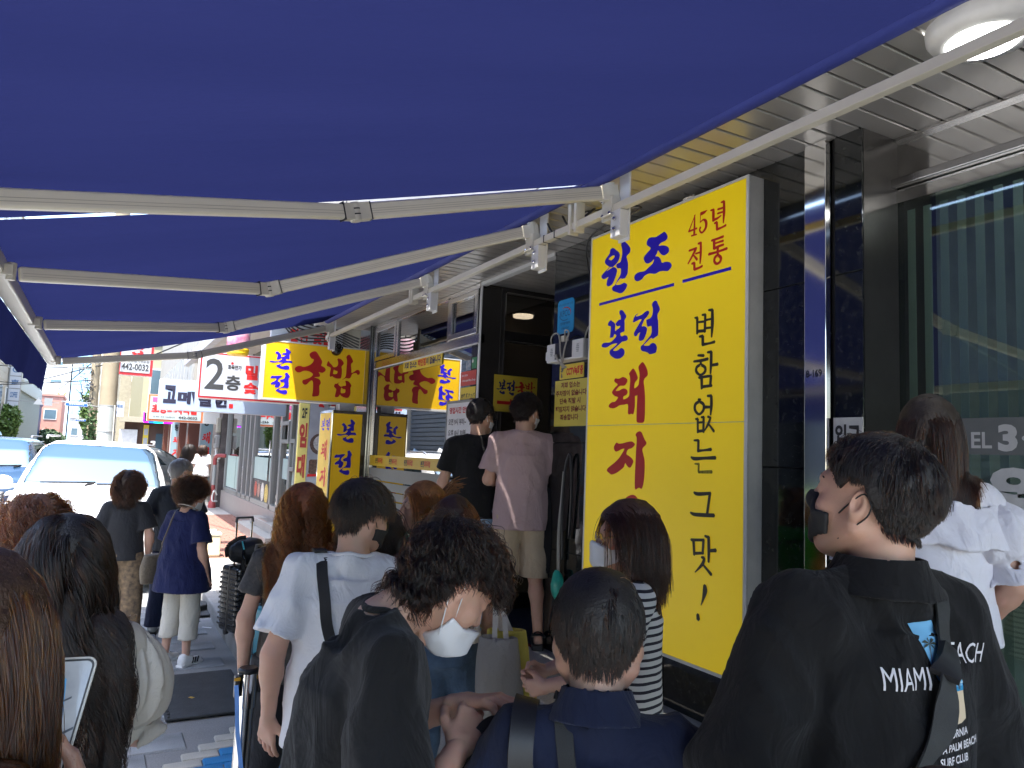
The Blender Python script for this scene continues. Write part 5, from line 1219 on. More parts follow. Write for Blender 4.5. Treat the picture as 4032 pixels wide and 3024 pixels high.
for (x0, x1, y, z0, z1, nm) in ((2.62, 2.95, 24.0, 0.35, 3.1, "nearer"), (2.27, 2.66, 30.0, 0.2, 3.0, "farther")):
    b = thing("vertical_banner", nm + " pale blue upright banner with red brush lettering on the old shop front", "banner", (x0, y, z0), "pale blue banners of the old soup shop")
    MB().box(x0, x1, y, y+0.08, z0, z1).build("panel", pb, b)
    fr = MB(); fr.box(x0-0.03, x0, y-0.01, y+0.09, z0, z1); fr.box(x1, x1+0.03, y-0.01, y+0.09, z0, z1); fr.build("frame", M("banner_frame", (0.5, 0.5, 0.5), 0.4), b)
    Fk = frame((0, y-0.004, 0), (1, 0, 0), (0, 0, 1))
    xm = (x0+x1)/2
    tx = MB(); put_text(tx, "초", Fk, xm-0.09, xm+0.07, z1-0.4, z1-0.2, 0.04); put_text(tx, "량", Fk, xm-0.10, xm+0.06, z1-0.74, z1-0.50, 0.05); tx.build("lettering", blacki, b)
    for q, kk in enumerate(("dwae", "ji", "guk", "bap")):
        zt = z1-0.90-q*0.46
        if zt-0.38 > z0: glyphs(b, kk, redi, Fk, (xm-0.13, xm+0.11, zt-0.36, zt))
t = thing("soup_sign", "white box sign with orange border, red lettering and phone number 442-0032", "sign", (1.7, 22.0, 2.4))
MB().box(1.03, 2.85, 22.01, 22.25, 2.385, 3.10).build("case", whitep, t)
MB().box(1.035, 2.42, 22.0, 22.011, 2.39, 3.095).build("border_panel", M("sign_orange", (0.62, 0.17, 0.06), 0.5), t)
MB().box(1.085, 2.37, 21.99, 22.001, 2.44, 3.05).build("face_panel", M("sign_cream", (0.42, 0.48, 0.48), 0.5, 0, 0.03), t)
F = frame((0, 21.985, 0), (1, 0, 0), (0, 0, 1))
tx = MB(); put_text(tx, "초량돼지국밥", F, 1.13, 2.28, 2.60, 2.84, 0.05); tx.build("lettering", redi, t)
tx = MB(); put_text(tx, "전 메뉴 포장 가능합니다", F, 1.18, 1.72, 2.48, 2.53, 0.01); put_text(tx, "442-0032", F, 1.80, 2.28, 2.475, 2.545, 0.03); tx.build("lettering", dkg, t)
MB().poly([[(1.14, 2.90), (1.26, 2.90), (1.26, 3.02), (1.14, 3.02)]], F).build("seal", M("seal_pink", (0.50, 0.10, 0.28), 0.5), t)
t = thing("phone_sign", "upright white sign with red border and phone number 442-0032, high up", "sign", (0.65, 22.5, 3.6))
MB().box(0.24, 1.10, 22.51, 22.8, 3.60, 6.6).build("case", whitep, t)
MB().box(0.245, 1.095, 22.5, 22.511, 3.605, 6.59).build("border_panel", signr, t)
MB().box(0.31, 1.03, 22.49, 22.501, 3.68, 6.52).build("face_panel", M("sign_offwhite", (0.42, 0.44, 0.45), 0.5), t)
F = frame((0, 22.485, 0), (1, 0, 0), (0, 0, 1))
tx = MB(); put_text(tx, "442-0032", F, 0.34, 1.00, 3.74, 3.92, 0.02); put_text(tx, "향토음식전문점", F, 0.48, 1.0, 3.955, 4.03, 0.01); tx.build("lettering", dkg, t)
glyphs(t, "bap", redi, F, (0.42, 0.98, 4.08, 4.62)); glyphs(t, "guk", redi, F, (0.42, 0.98, 4.72, 5.26)); glyphs(t, "ji", redi, F, (0.42, 0.98, 5.36, 5.9)); glyphs(t, "dwae", redi, F, (0.42, 0.98, 5.95, 6.45))
MB().bar((1.1, 22.7, 4.2), (2.3, 22.7, 4.2), 0.05, 0.05).bar((1.1, 22.7, 5.8), (2.3, 22.7, 5.8), 0.05, 0.05).build("bracket", greyp, t)
t = thing("neon_sign", "small sign with rainbow lit edge under the orange bordered sign", "sign", (1.6, 27, 2.4))
MB().box(1.20, 2.05, 27.02, 27.1, 2.47, 2.76).build("case", blackf, t)
cols = [(0.45, 0.0, 0.9), (0.0, 0.1, 0.9), (0.0, 0.6, 0.9), (0.0, 0.8, 0.3), (0.3, 0.0, 0.9), (0.6, 0, 0.8)]
for k, c in enumerate(cols):
    MB().box(1.185+k*0.145, 1.185+(k+1)*0.145, 26.99, 27.02, 2.44, 2.475).build("neon_tube", M("neon_%d" % k, c, 0.4, emit=0.6, var=0), t)
MB().box(1.165, 1.195, 26.99, 27.02, 2.48, 2.78).build("neon_tube", MATS["neon_0"], t)
# red pipe, meter boxes, hose
t = thing("red_pipe", "red and grey bent standpipe rising from the sidewalk by the shop", "pipe", (2.75, 21.2, 0.15))
MB().lathe([(0.10, 0), (0.09, 0.14), (0.05, 0.2)], 14, Matrix.Translation((2.72, 21.2, 0.15))).tube([(2.72, 21.2, 0.2), (2.72, 21.2, 0.75)], 0.05, 12).build("base_pipe", M("pipe_red", (0.30, 0.05, 0.05), 0.5), t, smooth='auto')
MB().tube([(2.72, 21.2, 0.75), (2.72, 21.2, 1.28)], 0.045, 12).build("grey_pipe", greyp, t)
MB().tube(catmull([(2.72, 21.2, 1.28), (2.72, 21.2, 1.45), (2.78, 21.1, 1.53), (2.95, 20.9, 1.53)], 5, False), 0.05, 12).build("bend", MATS["pipe_red"], t, smooth=True)
t = tag(MB().tube(catmull([(2.8, 21.0, 0.5), (2.72, 20.9, 0.62), (2.66, 20.8, 0.5), (2.68, 20.8, 0.36), (2.8, 20.9, 0.34)], 6, False), 0.02, 8).build("white_hose", whitep, None, smooth=True), "coiled white hose on the wall beside the red pipe", "hose")
t = thing("meter_box", "grey electric meter boxes with white conduit on the dark notice wall", "meter", (2.8, 21.5, 2.0))
MB().box(2.74, 2.84, 21.45, 21.75, 2.15, 2.55).build("upper_box", M("meter_beige", (0.36, 0.34, 0.28), 0.6), t, bevel=0.02)
MB().box(2.72, 2.84, 21.42, 21.80, 1.72, 2.08).build("lower_box", M("meter_grey", (0.28, 0.28, 0.27), 0.5), t, bevel=0.03)
MB().box(2.715, 2.722, 21.50, 21.72, 1.85, 2.0).build("dial_window", blackf, t)
MB().tube(catmull([(2.78, 21.6, 1.72), (2.78, 21.6, 1.55), (2.80, 21.45, 1.46), (2.84, 21.3, 1.46)], 5, False), 0.03, 8).build("conduit", whitep, t, smooth=True)

# ------------------------------------------------------------------ poles, wires, road signs
polec = M("pole_concrete", (0.30, 0.25, 0.165), 0.8, 0, 0.12, 3, 0.2, 40)
t = thing("utility_pole", "thick concrete utility pole with rust stains and grey painted foot", "utility pole", (0.12, 19.0, 0))
MB().tube([(0.13, 19, 0), (0.085, 19, 2.58)], [0.185, 0.178], 24).build("painted_foot", M("pole_greygreen", (0.36, 0.38, 0.35), 0.7, 0, 0.08, 3), t, smooth='auto')
MB().tube([(0.085, 19, 2.58), (0.0, 19, 10.0)], [0.175, 0.14], 24).build("shaft", polec, t, smooth='auto')
for z_, r_ in ((2.60, 0.182), (2.02, 0.187)):
    MB().lathe([(r_, -0.012), (r_, 0.012)], 24, Matrix.Translation((0.09+0.02*(2.6-z_), 19, z_))).build("steel_band", greyp, t)
MB().tube([(0.26, 18.86, 0.2), (0.225, 18.86, 2.62)], 0.012, 6).build("earth_wire", cream, t)
ivym = M("ivy_leaf", (0.05, 0.10, 0.03), 0.6, 0, 0.5, 20)
t2 = thing("far_utility_pole", "slimmer concrete pole with tangled wires farther down the street", "utility pole", (-0.4, 30.0, 0))
MB().tube([(-0.28, 30, 0), (-0.42, 30, 9.5)], [0.15, 0.12], 16).build("shaft", polec, t2, smooth='auto')
MB().tube([(-0.10, 30, 0), (-0.22, 30, 8.5)], 0.05, 10).build("conduit", cream, t2)
MB().bar((-1.2, 30, 5.2), (0.5, 30, 5.2), 0.08, 0.08).bar((-1.2, 30, 4.3), (0.4, 30, 4.3), 0.06, 0.06).build("cross_arm", greyp, t2)
m = MB()
for k in range(46):
    a = RNG.uniform(0, 6.28); z_ = RNG.uniform(2.9, 4.7)
    p0 = np.array((-0.55+0.18*math.cos(a), 29.8, z_)); q = p0+RNG.uniform(-0.3, 0.3, 3)*np.array((1, .4, 1))
    m.tube(catmull([p0, (p0+q)/2+RNG.uniform(-.1, .1, 3), q], 3, False), 0.012, 4)
stuff(m.build("wire_tangle", blackf, t2))
def leaves(parent, name, c, r, n, mat, size=0.09, seed=1):
    """crown of many separate leaf clumps"""
    g = np.random.default_rng(seed)
    d = g.normal(size=(n, 3)); d /= np.linalg.norm(d, axis=1)[:, None]
    lob = g.normal(size=(9, 3)); lob /= np.linalg.norm(lob, axis=1)[:, None]
    rr = g.uniform(0.35, 1.0, n)**0.6
    bump = 0.75+0.35*np.max(np.clip(d @ lob.T, 0, 1)**6, axis=1)
    P = np.array(c)+d*np.array(r)*(rr*bump)[:, None]
    u = g.normal(size=(n, 3)); u /= np.linalg.norm(u, axis=1)[:, None]
    v = np.cross(u, g.normal(size=(n, 3))); v /= np.linalg.norm(v, axis=1)[:, None]
    s = size*g.uniform(0.5, 1.4, n)[:, None]
    V = np.stack([P-u*s, P+v*s*0.5, P+u*s, P-v*s*0.5], 1).reshape(-1, 3)
    q = np.arange(4*n).reshape(-1, 4)
    me = arrays_to_mesh(name, [(V, np.zeros((0, 3), int), q)], mat)
    return link_mesh(name, me, parent)
def tree(loc, h, r, label, n=2500, mat=ivym, seed=1, group=None, size=0.12):
    t = thing("street_tree", label, "tree", loc, group)
    x, y, z_ = loc
    m = MB().tube([(x, y, z_), (x+0.05, y, z_+h*0.4), (x-0.03, y+0.05, z_+h*0.75)], [h*0.022+0.03, h*0.018+0.02, h*0.01], 8)
    for k in range(5):
        a = k*1.3+seed
        m.tube([(x+0.04, y, z_+h*(0.35+0.07*k)), (x+r*0.55*math.cos(a), y+r*0.55*math.sin(a), z_+h*(0.55+0.08*k))], [h*0.012+0.01, 0.012], 5)
    m.build("trunk", M("bark", (0.09, 0.07, 0.05), 0.9, 0, 0.3, 12, 0.5, 40), t)
    leaves(t, "crown", (x, y, z_+h*0.68), (r, r, h*0.36), n, mat, size, seed)
    return t
grn = M("leaf_green", (0.085, 0.15, 0.035), 0.55, 0, 0.45, 3)
leaves(t2, "ivy", (-0.36, 29.7, 1.6), (0.25, 0.25, 1.4), 500, ivym, 0.08, 3)
wire = M("wire_black", (0.02, 0.02, 0.02), 0.6)
def cable(pts, r, label):
    return tag(MB().tube(catmull(pts, 8, False), r, 5).build("overhead_cable", wire, None), label, "cable", "overhead cables across the street")
sag = [(( -8.0, 44.0, 5.6), (-0.4, 30, 4.35), 0.25), ((-8.0, 44.0, 6.6), (-0.4, 30, 4.8), 0.3), ((-8, 40, 7.6), (-0.4, 30, 5.2), 0.2), ((-8, 50, 4.7), (-0.4, 30, 3.9), 0.2), ((-7, 60, 5.5), (-0.4, 30, 4.4), 0.4), ((-5, 80, 6), (-0.4, 30, 4.6), 0.5), ((-0.4, 30, 5.2), (0.0, 19, 6.5), 0.2), ((-0.4, 30, 4.4), (2.1, 24, 4.9), 0.2), ((0.0, 19, 6.8), (2.0, 12, 5.0), 0.15)]
LB = ["overhead cable from the slim pole to the stone building, second lowest", "overhead cable from the slim pole to the stone building, third up", "topmost overhead cable reaching the slim pole from the left", "lowest overhead cable running left from the slim pole", "overhead cable from the slim pole towards the finned building", "overhead cable running far down the street from the slim pole", "overhead cable between the slim pole and the thick concrete pole", "overhead cable from the slim pole to the old soup shop wall", "overhead cable from the thick concrete pole to the noodle shop eave"]
for (a, b, s_), lb_ in zip(sag, LB):
    mid = ((a[0]+b[0])/2, (a[1]+b[1])/2, (a[2]+b[2])/2-s_)
    cable([a, mid, b], 0.022, lb_)
m = MB()
for k in range(7):
    m.tube(catmull([(1.78, 9.3, 3.62-0.03*k), (2.1, 9.5, 3.50-0.05*k), (2.5, 9.4, 3.38-0.03*k), (2.8, 9.2, 3.25-0.04*k)], 5, False), 0.011, 5)
tag(m.build("wire_bundle", wire, None), "bundle of black wires above the yellow projecting sign", "cable")
def road_sign(x0, x1, y, z0, z1, text, label):
    t = thing("road_sign", label, "sign", ((x0+x1)/2, y, z0), "blue street name signs over the road")
    F = frame((0, y, 0), (1, 0, 0), (0, 0, 1))
    MB().poly([rounded(x0, x1, z0, z1, (z1-z0)*0.45)], F, 0.03).build("edge_plate", whitep, t)
    MB().poly([rounded(x0+0.012, x1-0.012, z0+0.012, z1-0.012, (z1-z0)*0.40)], F @ Matrix.Translation((0, 0, 0.004))).build("plate", M("road_sign_blue", (0.01, 0.10, 0.42), 0.4), t)
    tx = MB(); put_text(tx, text, F @ Matrix.Translation((0, 0, 0.007)), x0+0.11, x1-0.11, z0+(z1-z0)*0.42, z0+(z1-z0)*0.82, 0.02)
    tx.build("lettering", halo, t)
    MB().bar((x0-0.05, y+0.05, z1+0.02), (-0.35, y+0.05, z1+0.03), 0.03, 0.03).build("arm", greyp, t)
road_sign(-1.02, -0.41, 26.0, 2.80, 2.905, "중앙대로226번길", "blue street name plate with white lettering, nearer of the two")
road_sign(-1.33, -0.77, 48.0, 2.79, 2.90, "초량중로", "smaller blue street name plate farther down the road")
tag(MB().tube([(-1.1, 26, 2.93), (-0.1, 29, 2.93)], 0.025, 6).build("sign_arm", greyp, None), "thin grey arm carrying the blue street name plate", "pole")
t = thing("blue_banner", "tall blue banner with white and red lettering between the two poles", "banner", (-0.1, 36.0, 2.7))
MB().box(-0.31, 0.45, 36.0, 36.1, 2.68, 4.0).build("panel", M("banner_blue", (0.02, 0.30, 0.55), 0.5, 0, 0.1, 3), t)
F = frame((0, 35.99, 0), (1, 0, 0), (0, 0, 1))
tx = MB(); put_text(tx, "곰", F, -0.22, 0.02, 3.35, 3.62, 0.04); put_text(tx, "장", F, -0.22, 0.02, 2.95, 3.15, 0.04); tx.build("lettering", halo, t)
tx = MB(); put_text(tx, "게", F, -0.22, 0.02, 3.14, 3.35, 0.05); tx.build("lettering", redi, t)
MB().box(-0.30, 0.2, 35.985, 35.995, 2.74, 2.84).build("yellow_strip", ypl, t)

# ------------------------------------------------------------------ far buildings
def block(label, x0, x1, y0, y1, z1, mat, wins=None, wmat=None, face='x+', name="building", frame_mat=None):
    t = thing(name, label, "building", ((x0+x1)/2, (y0+y1)/2, 0))
    MB().box(x0, x1, y0, y1, 0, z1).build("wall", mat, t)
    MB().box(x0-0.1, x1+0.1, y0-0.1, y1+0.1, z1, z1+0.25).build("parapet", mat, t)
    if wins:
        nrow, ncol, z0, dz, ww, hh = wins
        fm = frame_mat or whitep
        for face_ in face.split():
            for r_ in range(nrow):
                for c in range(ncol):
                    zc = z0+r_*dz
                    if face_ == 'x+':
                        yc = y0+(c+0.5)*(y1-y0)/ncol
                        w = MB().box(x1, x1+0.06, yc-ww/2-0.06, yc+ww/2+0.06, zc-0.06, zc+hh+0.06).build("window", fm, t)
                        MB().box(x1+0.06, x1+0.065, yc-ww/2, yc+ww/2, zc, zc+hh).build("pane", wmat, w)
                    else:
                        xc = x0+(c+0.5)*(x1-x0)/ncol
                        w = MB().box(xc-ww/2-0.06, xc+ww/2+0.06, y0-0.06, y0, zc-0.06, zc+hh+0.06).build("window", fm, t)
                        MB().box(xc-ww/2, xc+ww/2, y0-0.065, y0-0.06, zc, zc+hh).build("pane", wmat, w)
    return t
farglass = M("far_glass", (0.10, 0.16, 0.20), 0.12, 0.2, 0.2, 0.6)
bst = M("beige_stone", (0.36, 0.33, 0.27), 0.7, 0, 0.06, 1.5)
t = block("beige stone building with sign column on the left of the street", -16, -5.6, 34, 60, 16, bst, (4, 7, 3.2, 3.1, 1.5, 1.7), farglass)
for k in range(32):                                       # stone courses
    MB().box(-5.6, -5.585, 34, 60, 0.5+k*0.48, 0.5+k*0.48+0.455).build("stone_course", M("beige_stone_b", (0.38, 0.35, 0.29), 0.7, 0, 0.08, 2), t)
t = thing("sign_column", "stack of pale sign boxes on the stone building corner", "sign", (-5.2, 57, 3))
MB().box(-5.55, -4.85, 58.0, 58.4, 3.2, 6.7).build("column", M("column_grey", (0.24, 0.24, 0.23), 0.5), t)
for k, s_ in enumerate(("○", "南", "COFFEE", "")):
    z0 = 3.3+0.82*(3-k)
    MB().box(-5.48, -4.88, 57.95, 58.0, z0, z0+0.76).build("sign_box", signw, t)
    if s_:
        tx = MB(); put_text(tx, s_, frame((0, 57.94, 0), (1, 0, 0), (0, 0, 1)), -5.38, -4.98, z0+0.2, z0+0.56, 0.03); tx.build("lettering", M("blue_grey_ink", (0.05, 0.12, 0.25), 0.5), t)
lv = M("louver_pale", (0.36, 0.39, 0.35), 0.6, 0, 0.05)
t = block("modern building of pale upright fins over dark glass on the left", -16, -5.9, 64, 86, 14, M("fin_wall", (0.16, 0.20, 0.19), 0.4, 0, 0.1, 1))
for k in range(42):
    y = 66+k*0.48
    if y > 85.8: break
    MB().box(-5.9, -5.45, y, y+0.10, 0.2, 5.2).build("fin", lv, t)
    MB().box(-5.9, -5.55, y, y+0.10, 6.2, 13.5).build("fin", lv, t)
MB().box(-6, -5.35, 64, 86, 5.2, 6.2).build("band", lv, t)
MB().box(-7.5, -5.3, 62.5, 66, 5.9, 15).build("end_block", M("pale_block", (0.42, 0.41, 0.35), 0.7), t)
block("dark blue walled building past the finned one", -16, -5.7, 87, 93, 5.0, M("navy_wall", (0.03, 0.07, 0.16), 0.5, 0, 0.1, 1))
block("pink brick building facing up the street", -8, -4.0, 95, 104, 6.3, M("pink_brick", (0.45, 0.22, 0.17), 0.8, 0, 0.12, 3), (2, 2, 1.6, 2.2, 1.1, 1.0), farglass, 'y-')
block("tall white apartment tower at the end of the street", -14, -5.4, 150, 165, 34, M("tower_white", (0.48, 0.48, 0.46), 0.7, 0, 0.03, 1), (9, 2, 5, 3.1, 1.6, 0.6), farglass, 'y-')
block("pale blue tower beyond the street signs", -5.2, -1.6, 150, 165, 26, M("tower_blue", (0.24, 0.36, 0.46), 0.6, 0, 0.06, 1), (8, 4, 3, 2.8, 0.6, 1.4), M("pale_glass", (0.25, 0.45, 0.62), 0.2, 0.2, 0.2, 0.5), 'y-')
block("small pale building low down at the street end", -3.6, -1.2, 110, 118, 4.4, M("far_pale", (0.36, 0.37, 0.36), 0.7), (1, 2, 2.2, 2, 0.7, 0.9), farglass, 'y-')
block("pale yellow tiled building on the corner past the concrete pole", 1.6, 9, 40, 58, 12, M("yellow_tile", (0.36, 0.34, 0.22), 0.6, 0, 0.06, 5), (3, 4, 4.0, 2.6, 1.2, 1.3), farglass, 'y-')
t = block("cream shop building with sloping panelled canopy behind the phone sign", 0.9, 9, 58.5, 80, 9, M("cream_wall", (0.36, 0.33, 0.25), 0.7), (2, 3, 3.5, 2.5, 1.2, 1.2), farglass, 'y-')
block("dark brick houses at the right far down the street", 0.2, 6, 82, 120, 8, M("brown_far", (0.30, 0.26, 0.22), 0.8), (2, 4, 2.5, 2.5, 0.9, 1.2), farglass, 'y-')
t = thing("lit_shopfront", "cream doorway with white shutter and yellow notices behind the white carrier", "shop", (1.6, 40, 0))
MB().box(0.95, 2.9, 39.4, 39.9, 0.0, 2.9).build("doorway_wall", M("door_brown", (0.10, 0.05, 0.035), 0.6), t)
MB().box(0.75, 1.5, 39.2, 39.35, 0.0, 2.35).build("shutter", M("shutter_white", (0.75, 0.75, 0.74), 0.5), t)
MB().box(1.75, 1.98, 39.3, 39.38, 0.6, 2.6).build("notice_board", ypl, t)
for k in range(4): MB().box(1.78, 1.95, 39.28, 39.30, 0.8+k*0.44, 1.1+k*0.44).build("notice", signw, t)
MB().box(2.3, 2.75, 39.3, 39.38, 0.7, 2.2).build("door_glass", farglass, t)
MB().box(0.7, 3.0, 38.8, 39.5, 2.7, 2.95).build("awning_lip", M("cream_wall", (0.36, 0.33, 0.25), 0.7), t)
t = thing("coffee_sign", "white hanging sign with blue lettering behind the concrete pole", "sign", (0.55, 33, 3))
MB().box(0.34, 0.72, 33, 33.1, 2.75, 3.35).build("panel", signw, t)
tx = MB(); put_text(tx, "FEE", frame((0, 32.99, 0), (1, 0, 0), (0, 0, 1)), 0.40, 0.68, 3.12, 3.22, 0.03); put_text(tx, "A", frame((0, 32.99, 0), (1, 0, 0), (0, 0, 1)), 0.42, 0.49, 2.88, 2.98, 0.02); tx.build("lettering", MATS["blue_grey_ink"], t)
tree((-5.25, 56.5, 0), 3.9, 0.8, "leafy young tree by the stone building on the left", 1500, grn, 2, size=0.16)
tree((-4.6, 92, 0), 2.6, 1.5, "low spreading pine in front of the pink brick building", 1500, M("pine_green", (0.05, 0.09, 0.04), 0.7, 0, 0.3, 4), 5, size=0.2)
tree((-0.9, 70, 0), 5.5, 1.0, "slim tree growing beside the far pole", 1400, grn, 9, size=0.2)
t = thing("palm_tuft", "bright palm tuft above the pink brick building", "plant", (-3.9, 100, 6.5))
m = MB()
for k in range(18):
    a = k*0.7; b_ = 0.3+0.5*(k % 3)/2
    p = Vector((-4.3, 100, 6.5)); d = Vector((math.cos(a)*0.8, 0.3*math.sin(a), b_)); s_ = Vector((0, 0, 0.06))
    m.add([p-s_, p+d*0.6-s_+Vector((0, 0, 0.1)), p+d-Vector((0, 0, 0.15)), p+d*0.6+s_+Vector((0, 0, 0.1)), p+s_], [(0, 1, 2, 3, 4)])
m.build("fronds", M("palm_green", (0.25, 0.28, 0.04), 0.6), t)
MB().tube([(-4.3, 100, 5.9), (-4.3, 100, 6.5)], 0.06, 6).build("trunk", MATS["bark"], t)
t = thing("triangle_sign", "white triangular warning sign with blank plate on a street arm", "sign", (-3.9, 62, 4))
MB().poly([[(-4.35, 4.1), (-3.75, 4.1), (-4.05, 4.62)]], frame((0, 62, 0), (1, 0, 0), (0, 0, 1)), 0.03).build("triangle_plate", whitep, t)
MB().box(-3.7, -3.2, 62, 62.03, 4.05, 4.6).build("plate", whitep, t)
MB().bar((-5.5, 62.1, 4.3), (-2.8, 62.1, 4.3), 0.06, 0.06).build("arm", greyp, t)

# ------------------------------------------------------------------ across the road (mirrored in the glass)
t = thing("slatted_building", "dark horizontally boarded building across the road", "building", (-11, 8, 0))
MB().box(-16, -7.3, 13.5, 33.5, 0, 8.5).build("annex_wall", M("slat_back", (0.03, 0.035, 0.045), 0.7), t)
for k in range(40):
    MB().box(-7.3, -7.25, 13.5, 33.5, 0.15+k*0.2, 0.15+k*0.2+0.165).build("board", M("dark_board", (0.06, 0.075, 0.095), 0.5), t)
MB().box(-16, -10.2, -14, 13, 0, 7.5).build("wall", M("slat_back", (0.03, 0.035, 0.045), 0.7), t)
for k in range(36):
    MB().box(-10.2, -10.14, -14, 13, 0.15+k*0.2, 0.15+k*0.2+0.165).build("board", M("dark_board", (0.06, 0.075, 0.095), 0.5), t)
t = thing("low_brick_wall", "low brown brick wall with hedge across the road", "wall", (-6.6, 0, 0))
MB().box(-6.9, -6.6, -14, 12, 0, 0.75).build("brickwork", M("brown_brick", (0.16, 0.10, 0.07), 0.85, 0, 0.25, 30), t)
MB().box(-6.95, -6.55, -14, 12, 0.75, 0.83).build("coping", concrete, t)
hd = thing("clipped_hedge", "clipped green hedge behind the low brick wall across the road", "hedge", (-7.3, 0, 0.6))
n = 9000
P = np.stack([RNG.uniform(-7.7, -6.95, n), RNG.uniform(-14, 12, n), RNG.uniform(0.6, 1.35, n)], 1)
u = RNG.normal(size=(n, 3)); u /= np.linalg.norm(u, axis=1)[:, None]; v = np.cross(u, RNG.normal(size=(n, 3))); v /= np.linalg.norm(v, axis=1)[:, None]
V = np.stack([P-u*0.06, P+v*0.03, P+u*0.06, P-v*0.03], 1).reshape(-1, 3)
stuff(link_mesh("foliage", arrays_to_mesh("foliage", [(V, np.zeros((0, 3), int), np.arange(4*n).reshape(-1, 4))], grn), hd))
for k, (x, y, hgt, r_) in enumerate(((-8.4, -6.5, 6.5, 2.2), (-8.6, -1.0, 5.6, 1.9), (-8.3, -11.5, 6.2, 2.3))):
    tree((x, y, 0), hgt, r_, ("tall leafy tree behind the hedge, middle of three", "shorter leafy tree behind the hedge, nearest the boarded building end", "wide leafy tree behind the hedge, farthest back")[k], 3500, grn, 20+k, "trees across the road", 0.16)
block("pale office block across the road behind the trees", -30, -18, -22, 4, 22, M("office_pale", (0.45, 0.45, 0.42), 0.7, 0, 0.05, 1), (5, 5, 3, 3.6, 3.0, 1.9), farglass)
# ------------------------------------------------------------------ people: distance-field bodies, clothes and hair strands
_NT = np.random.default_rng(11).random((32, 32, 32)).astype(np.float32)
def vnoise(x, y, z):
    xi, yi, zi = np.floor(x).astype(int), np.floor(y).astype(int), np.floor(z).astype(int)
    fx, fy, fz = x-xi, y-yi, z-zi
    fx, fy, fz = fx*fx*(3-2*fx), fy*fy*(3-2*fy), fz*fz*(3-2*fz)
    r = 0
    for a in (0, 1):
        wx = fx if a else 1-fx
        for b in (0, 1):
            wy = fy if b else 1-fy
            for c in (0, 1):
                wz = fz if c else 1-fz
                r = r + wx*wy*wz*_NT[(xi+a) & 31, (yi+b) & 31, (zi+c) & 31]
    return r

V3 = lambda *a: np.array(a, float)
def Rx(a): c, s = math.cos(a), math.sin(a); return np.array(((1, 0, 0), (0, c, -s), (0, s, c)))
def Ry(a): c, s = math.cos(a), math.sin(a); return np.array(((c, 0, s), (0, 1, 0), (-s, 0, c)))
def Rz(a): c, s = math.cos(a), math.sin(a); return np.array(((c, -s, 0), (s, c, 0), (0, 0, 1)))

# primitives: (lo, hi, fn)
def cap(a, b, r1, r2=None, fl=None):
    a, b = np.asarray(a, float), np.asarray(b, float)
    r2 = r1 if r2 is None else r2
    R = max(r1, r2)
    ab = b-a; L2 = ab@ab+1e-12
    def fn(X, Y, Z):
        px, py, pz = X-a[0], Y-a[1], Z-a[2]
        t = np.clip((px*ab[0]+py*ab[1]+pz*ab[2])/L2, 0, 1)
        return np.sqrt((px-t*ab[0])**2+(py-t*ab[1])**2+(pz-t*ab[2])**2)-(r1+(r2-r1)*t)
    return (np.minimum(a, b)-R, np.maximum(a, b)+R, fn)
def ell(c, r, R=None):
    c = np.asarray(c, float); r = np.asarray(r, float)
    R = np.eye(3) if R is None else R
    ext = np.sqrt(((R*r)**2).sum(1))
    def fn(X, Y, Z):
        p = (X-c[0], Y-c[1], Z-c[2])
        q = [R[0, i]*p[0]+R[1, i]*p[1]+R[2, i]*p[2] for i in range(3)]
        k0 = np.sqrt((q[0]/r[0])**2+(q[1]/r[1])**2+(q[2]/r[2])**2)
        k1 = np.sqrt((q[0]/r[0]**2)**2+(q[1]/r[1]**2)**2+(q[2]/r[2]**2)**2)+1e-9
        return k0*(k0-1)/k1
    return (c-ext, c+ext, fn)
def etube(a, b, rx1, ry1, rx2, ry2, xax=(1, 0, 0), ends=True):
    """elliptical tube from a to b, flat ends"""
    a, b = np.asarray(a, float), np.asarray(b, float)
    ax = b-a; L = np.linalg.norm(ax); ax = ax/L
    x = np.asarray(xax, float); x = x-ax*(x@ax); x /= np.linalg.norm(x); y = np.cross(ax, x)
    R = max(rx1, ry1, rx2, ry2)
    def fn(X, Y, Z):
        p = (X-a[0], Y-a[1], Z-a[2])
        s = p[0]*ax[0]+p[1]*ax[1]+p[2]*ax[2]
        t = np.clip(s/L, 0, 1)
        u = p[0]*x[0]+p[1]*x[1]+p[2]*x[2]; v = p[0]*y[0]+p[1]*y[1]+p[2]*y[2]
        rx = rx1+(rx2-rx1)*t; ry = ry1+(ry2-ry1)*t
        k0 = np.sqrt((u/rx)**2+(v/ry)**2); k1 = np.sqrt((u/rx**2)**2+(v/ry**2)**2)+1e-9
        d = k0*(k0-1)/k1
        d = np.where(k0 < 1e-3, -np.minimum(rx, ry), d)
        if ends: d = np.maximum(d, np.maximum(-s, s-L))
        return d
    return (np.minimum(a, b)-R, np.maximum(a, b)+R, fn)

